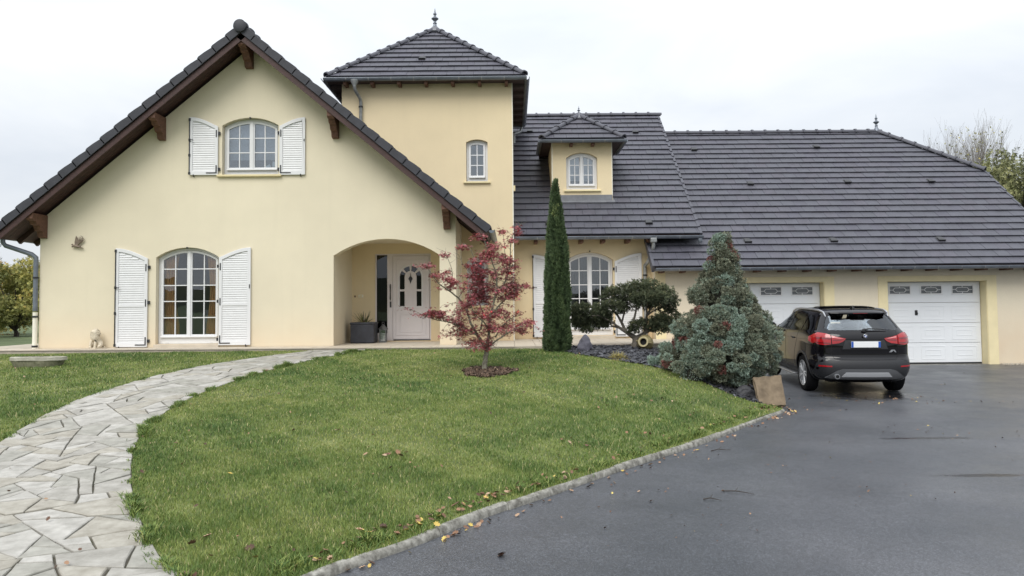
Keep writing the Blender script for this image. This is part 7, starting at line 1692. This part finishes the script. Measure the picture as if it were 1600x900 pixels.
# ------------------------------------------------------------------ GRASS: real blades, densest near the camera
M['grass'] = mat('grass_blade', (.1, .15, .03), .7, attr='tone', ramp=[(0, (.046, .100, .022)), (.35, (.105, .172, .034)), (.65, (.195, .245, .052)), (.88, (.31, .33, .10)), (1, (.50, .43, .22))])
def lnoise(x, y, s):
    return (np.sin(x * s * 1.3 + 1.7 * np.sin(y * s * .9)) + np.sin(y * s * 1.1 + 2.1 * np.sin(x * s * .7 + 1)) + .6 * np.sin((x + y) * s * 2.3 + 1.4 * np.sin(x * s * 1.9))) / 2.6
def grass(poly, bands, name, label, path_edge=None):
    VV, FF, TT, off = [], [], [], 0
    for (y0, y1, dens, hh, ww) in bands:
        xs_ = [p[0] for p in poly]; x0, x1 = max(min(xs_), -1.0 * y1 * .75 - 1.5), min(max(xs_), y1 * .75 + 1); n = int((x1 - x0) * (y1 - y0) * dens)
        if n <= 0: continue
        q = np.c_[nr.uniform(x0, x1, n), nr.uniform(y0, y1, n)]; q = q[inside(poly, q)]; q = q[((q[:, 0] + .43) / .42) ** 2 + ((q[:, 1] - 13.15) / .46) ** 2 > 1]; n = len(q)
        if not n: continue
        # blades grow in tufts
        q = q + nr.normal(0, .004, q.shape); z = HV(q); nn = lnoise(q[:, 0], q[:, 1], 1.1); n2 = lnoise(q[:, 0] + 5, q[:, 1] - 3, 4.2); n3 = lnoise(q[:, 0], q[:, 1], 11)
        h = hh * (1 + .25 * nn + .30 * n2 + .2 * n3 + .9 * np.maximum(0, n2 + n3 * .4 - .75)) * nr.uniform(.55, 1.25, n); h = np.maximum(h, hh * .3); a = nr.uniform(0, 2 * math.pi, n); lean = nr.uniform(.15, .9, n) * h; la = nr.uniform(0, 2 * math.pi, n)
        w_ = ww * nr.uniform(.7, 1.3, n); cx, cy = np.cos(a), np.sin(a); lx_, ly_ = np.cos(la) * lean, np.sin(la) * lean
        b0 = np.c_[q[:, 0] - cx * w_, q[:, 1] - cy * w_, z - .004]; b1 = np.c_[q[:, 0] + cx * w_, q[:, 1] + cy * w_, z - .004]
        m0 = np.c_[q[:, 0] - cx * w_ * .8 + lx_ * .35, q[:, 1] - cy * w_ * .8 + ly_ * .35, z + h * .62]; m1 = np.c_[q[:, 0] + cx * w_ * .8 + lx_ * .35, q[:, 1] + cy * w_ * .8 + ly_ * .35, z + h * .62]; tp = np.c_[q[:, 0] + lx_, q[:, 1] + ly_, z + h]
        V = np.stack([b0, b1, m1, m0, tp], 1).reshape(-1, 3); i = (np.arange(n) * 5)[:, None]; F = np.concatenate([i + np.array([[0, 1, 2]]), i + np.array([[0, 2, 3]]), i + np.array([[3, 2, 4]])])
        # darker lush patches where growth is long, straw where it is thin
        tone = np.clip(.50 - .26 * nn - .16 * n2 - .08 * n3 + nr.normal(0, .15, n), 0, .93); tone[nr.uniform(size=n) < .035] = 1.0
        VV.append(V); FF.append(F + off); TT.append(np.repeat(tone, 5)); off += len(V)
    o = link(name, np_mesh(name, np.vstack(VV), np.vstack(FF), M['grass'], np.concatenate(TT))); tag(o, label, 'grass', kind='stuff')
grass(lawn_m, [(4.2, 6, 10000, .036, .0019), (6, 8, 7000, .033, .0022), (8, 11, 3800, .031, .0030), (11, 16.4, 2100, .028, .0042)], 'grass', 'short damp grass on the mounded middle lawn')
grass(lawn_l, [(7.5, 11, 3000, .032, .0032), (11, 16.3, 1500, .030, .0046)], 'grass', 'short damp grass on the left lawn')
# longer ragged grass overhanging path and kerb edges
def fringe(line, n, w_, h0, label, side_shift=0):
    P = np.array(line); seg = np.r_[0, np.cumsum(np.linalg.norm(np.diff(P, axis=0), axis=1))]; s_ = nr.uniform(0, seg[-1], n); q = np.c_[np.interp(s_, seg, P[:, 0]), np.interp(s_, seg, P[:, 1])] + nr.normal(0, w_, (n, 2)) + side_shift
    z = HV(q); tuft = np.clip(.35 + lnoise(q[:, 0], q[:, 1], 5.5) + .5 * lnoise(q[:, 0], q[:, 1], 13), .12, 1.3); h = h0 * tuft * nr.uniform(.6, 1.2, n); keep = nr.uniform(size=n) < tuft; q, z, h, tuft = q[keep], z[keep], h[keep], tuft[keep]; n = len(q)
    a = nr.uniform(0, 6.283, n); la = nr.uniform(0, 6.283, n); ln2 = nr.uniform(.3, 1.1, n) * h; w2 = .003; cx, cy = np.cos(a), np.sin(a); lx_, ly_ = np.cos(la) * ln2, np.sin(la) * ln2
    V = np.stack([np.c_[q[:, 0] - cx * w2, q[:, 1] - cy * w2, z], np.c_[q[:, 0] + cx * w2, q[:, 1] + cy * w2, z], np.c_[q[:, 0] + cx * w2 + lx_ * .4, q[:, 1] + cy * w2 + ly_ * .4, z + h * .6], np.c_[q[:, 0] - cx * w2 + lx_ * .4, q[:, 1] - cy * w2 + ly_ * .4, z + h * .6], np.c_[q[:, 0] + lx_, q[:, 1] + ly_, z + h * .85]], 1).reshape(-1, 3)
    i = (np.arange(n) * 5)[:, None]; F = np.concatenate([i + np.array([[0, 1, 2]]), i + np.array([[0, 2, 3]]), i + np.array([[3, 2, 4]])]); o = link('grass_fringe', np_mesh('grass_fringe', V, F, M['grass'], np.repeat(np.clip(.4 + nr.normal(0, .22, n), 0, 1), 5))); tag(o, label, 'grass', kind='stuff')
fringe(PATH_R[:40], 26000, .035, .08, 'longer ragged grass along the inner edge of the path'); fringe(PATH_L[8:], 9000, .04, .05, 'longer grass along the outer edge of the path')
fringe([(p[0] - .12, p[1] + .08) for p in KERB], 14000, .05, .075, 'ragged grass leaning over the kerb')

# ------------------------------------------------------------------ fallen leaves and twigs
def curl_leaf():
    L_ = [(0, -.5), (.12, -.34), (.30, -.30), (.20, -.12), (.42, .02), (.24, .14), (.30, .36), (.10, .34), (0, .55), (-.10, .34), (-.30, .36), (-.24, .14), (-.42, .02), (-.20, -.12), (-.30, -.30), (-.12, -.34)]
    V = [(0, 0, -.06)] + [(x, y, .30 * abs(x) + .12 * y * y * (1 if i % 2 else 1.8)) for i, (x, y) in enumerate(L_)]; n = len(L_); return np.array(V), np.array([(0, 1 + i, 1 + (i + 1) % n) for i in range(n)])
LV_, LF_ = curl_leaf()
M['dead'] = mat('dead_leaf', (.2, .1, .06), .75, attr='tone', ramp=[(0, (.035, .02, .013)), (.3, (.13, .065, .038)), (.6, (.27, .15, .085)), (.82, (.42, .30, .20)), (.90, (.50, .36, .08)), (1, (.58, .47, .14))])
def leaf_at(q, z): pass
spots = []
def cluster(cx, cy, sx, sy, n, surf, s0=.03, s1=.06, yl=.05):
    for _ in range(n): spots.append((cx + rng.gauss(0, sx), cy + rng.gauss(0, sy), surf, rng.uniform(s0, s1), rng.uniform(.86, 1) if rng.random() < yl else rng.uniform(.05, .82)))
def kerb_leaf(s0, s1, n, off, surf):
    for _ in range(n):
        pts, _ = along(KERB, s0 + (s1 - s0) * rng.random(), s1, 1); p = pts[0]; a = off + rng.gauss(0, .05); spots.append((p.x + a * .75, p.y - a * .66, surf, rng.uniform(.03, .065), rng.uniform(.86, 1) if rng.random() < .06 else rng.uniform(.1, .8)))
cluster(-1.95, 4.72, .13, .08, 26, 'p', .05, .085, .0); cluster(-2.0, 5.3, .14, .1, 5, 'g', .05, .08); cluster(-.98, 5.75, .14, .10, 9, 'g', .05, .08, .12); cluster(-.62, 5.95, .1, .08, 7, 'g', .045, .075, .3)
kerb_leaf(.2, 2.4, 30, .14, 'a'); kerb_leaf(2.4, 8.5, 40, .15, 'a'); kerb_leaf(8.8, 10.6, 34, .16, 'a'); kerb_leaf(.3, 4, 60, -.13, 'g'); kerb_leaf(1, 10, 90, -.16, 'g')
cluster(-1.3, 7.9, .14, .08, 7, 'g', .05, .08); cluster(.62, 8.8, .14, .08, 7, 'g', .045, .07); cluster(2.2, 11.6, .3, .15, 8, 'g', .03, .06); cluster(1.6, 9.5, .1, .06, 6, 'g'); cluster(-2.6, 7.1, .02, .02, 1, 'g', .06, .07, 1)
for _ in range(240):
    x, y = rng.uniform(-4.4, 4), rng.uniform(5.2, 15.8); spots.append((x, y, 'g', rng.uniform(.018, .05), rng.uniform(.05, .83)))
for _ in range(60): spots.append((rng.gauss(0, .9) - .5, 13.2 + rng.gauss(0, .8), 'g', rng.uniform(.015, .03), .3))
for _ in range(40): spots.append((rng.uniform(-12, -6.5), rng.uniform(8.5, 16), 'g', rng.uniform(.02, .05), rng.uniform(.2, .83)))
cluster(-.1, 5.4, .03, .02, 2, 'a', .06, .085, 0); cluster(1.3, 6.3, .5, .5, 16, 'a', .012, .03); cluster(2.3, 8.6, .6, .5, 22, 'a', .012, .032, .2); cluster(5.8, 10.1, .8, .5, 26, 'a', .012, .035, .2); cluster(6.7, 13.4, .9, .3, 60, 'a', .02, .05, .2); cluster(3.4, 7.2, 1.2, .8, 26, 'a', .01, .026, .2); cluster(4.9, 12.3, .3, .15, 10, 'a', .02, .05); cluster(7.6, 16.0, 1.8, 1.5, 26, 'a', .02, .04, .1); cluster(.8, 7.0, .5, .4, 12, 'a', .02, .045)
cluster(-4.0, 6.4, .5, .8, 7, 'p', .025, .045); cluster(-2.6, 5.0, .3, .3, 4, 'p', .03, .05)
lawn_a, path_a = lawn_m, path_p; good = []
PP = np.array([(s[0], s[1]) for s in spots]); inl = inside(lawn_m, PP) | inside(lawn_l, PP); inp = inside(path_p, PP); hz_ = HV(PP); az_ = AV(PP)
for i, s in enumerate(spots):
    if s[2] == 'g' and not inl[i]: continue
    if s[2] == 'p' and not inp[i]: continue
    if s[2] == 'a' and (inl[i] or inp[i]): continue
    z = {'g': hz_[i] + .036, 'p': hz_[i] + .03, 'a': az_[i] + .012}[s[2]]; good.append((s[0], s[1], z, s[3] * 1.0, s[4], s[2]))
good.sort(key=lambda g: -(g[3] / g[1])); big = good[:70]; small = good[70:]
n = len(small); A_ = np.array([g[:5] for g in small]); V, F, T_ = scatter(LV_, LF_, A_[:, :3], flat_rot(n, .45), A_[:, 3], A_[:, 4]); o = link('leaf_litter', np_mesh('leaf_litter', V, F, M['dead'], T_)); tag(o, 'scattered small dead leaves and scraps over lawn, kerb and asphalt', 'leaf litter', kind='stuff')
def leaf_words(g):
    c = 'yellow' if g[4] > .84 else ('pale tan' if g[4] > .62 else ('brown' if g[4] > .3 else 'dark brown')); x, y = g[0], g[1]
    if g[5] == 'p': w_ = 'heaped on the flagstones at the foot of the lawn' if y < 5.1 else 'alone on the pale flagstones'
    elif g[5] == 'a': w_ = 'on the wet asphalt against the near end of the kerb' if y < 5.9 else ('on the wet asphalt along the middle of the kerb' if y < 9 else 'on the wet asphalt near the kerb tip')
    else: w_ = 'in the grass just inside the kerb' if (x > -1.4 and y < 6.6) else ('in the grass near the path edge' if x < -1.9 else 'in the open grass of the middle lawn')
    return c + ' dead leaf ' + w_, {'g': 'dead leaves lying in the grass', 'a': 'dead leaves on the asphalt', 'p': 'dead leaves on the flagstones'}[g[5]]
for g in big:
    Rm = flat_rot(1, .4)[0]; mw_ = Matrix(((*Rm[0], g[0]), (*Rm[1], g[1]), (*Rm[2], g[2]), (0, 0, 0, 1))) @ Matrix.Diagonal((g[3], g[3], g[3], 1))
    o = link('fallen_leaf', np_mesh('fallen_leaf', LV_, LF_, M['dead'], np.clip(np.full(len(LV_), g[4]) + nr.normal(0, .03, len(LV_)), 0, 1)), mw=mw_); lab, gr_ = leaf_words(g); tag(o, lab, 'leaf', gr_)
M['twig'] = mat('dark_wet_twig', (.03, .022, .016), .7)
for k, (x, y, l, a) in enumerate(((2.45, 9.15, .26, .2), (2.05, 7.1, .28, -.5), (1.75, 6.85, .16, -.3), (4.0, 11.9, .14, .5))):
    z = AZ(x, y) + .010; c, s_ = math.cos(a), math.sin(a); pts = [(x - c * l / 2, y - s_ * l / 2, z), (x - c * l * .1, y + .015, z + .012), (x + c * l * .2, y + s_ * .02, z + .006), (x + c * l / 2, y + s_ * l / 2, z)]
    mb = MB().tube(pts, [.006, .005, .004, .002], 5); mb.tube([pts[1], (x + .02, y + .07, z + .03)], [.004, .0015], 4); o = mb.build('twig', M['twig']); tag(o, ('forked wet twig near the kerb beside a green leaf', 'long thin twig on the open asphalt', 'short curved twig on the asphalt below the long one', 'short twig at the tip of the kerb')[k], 'twig')
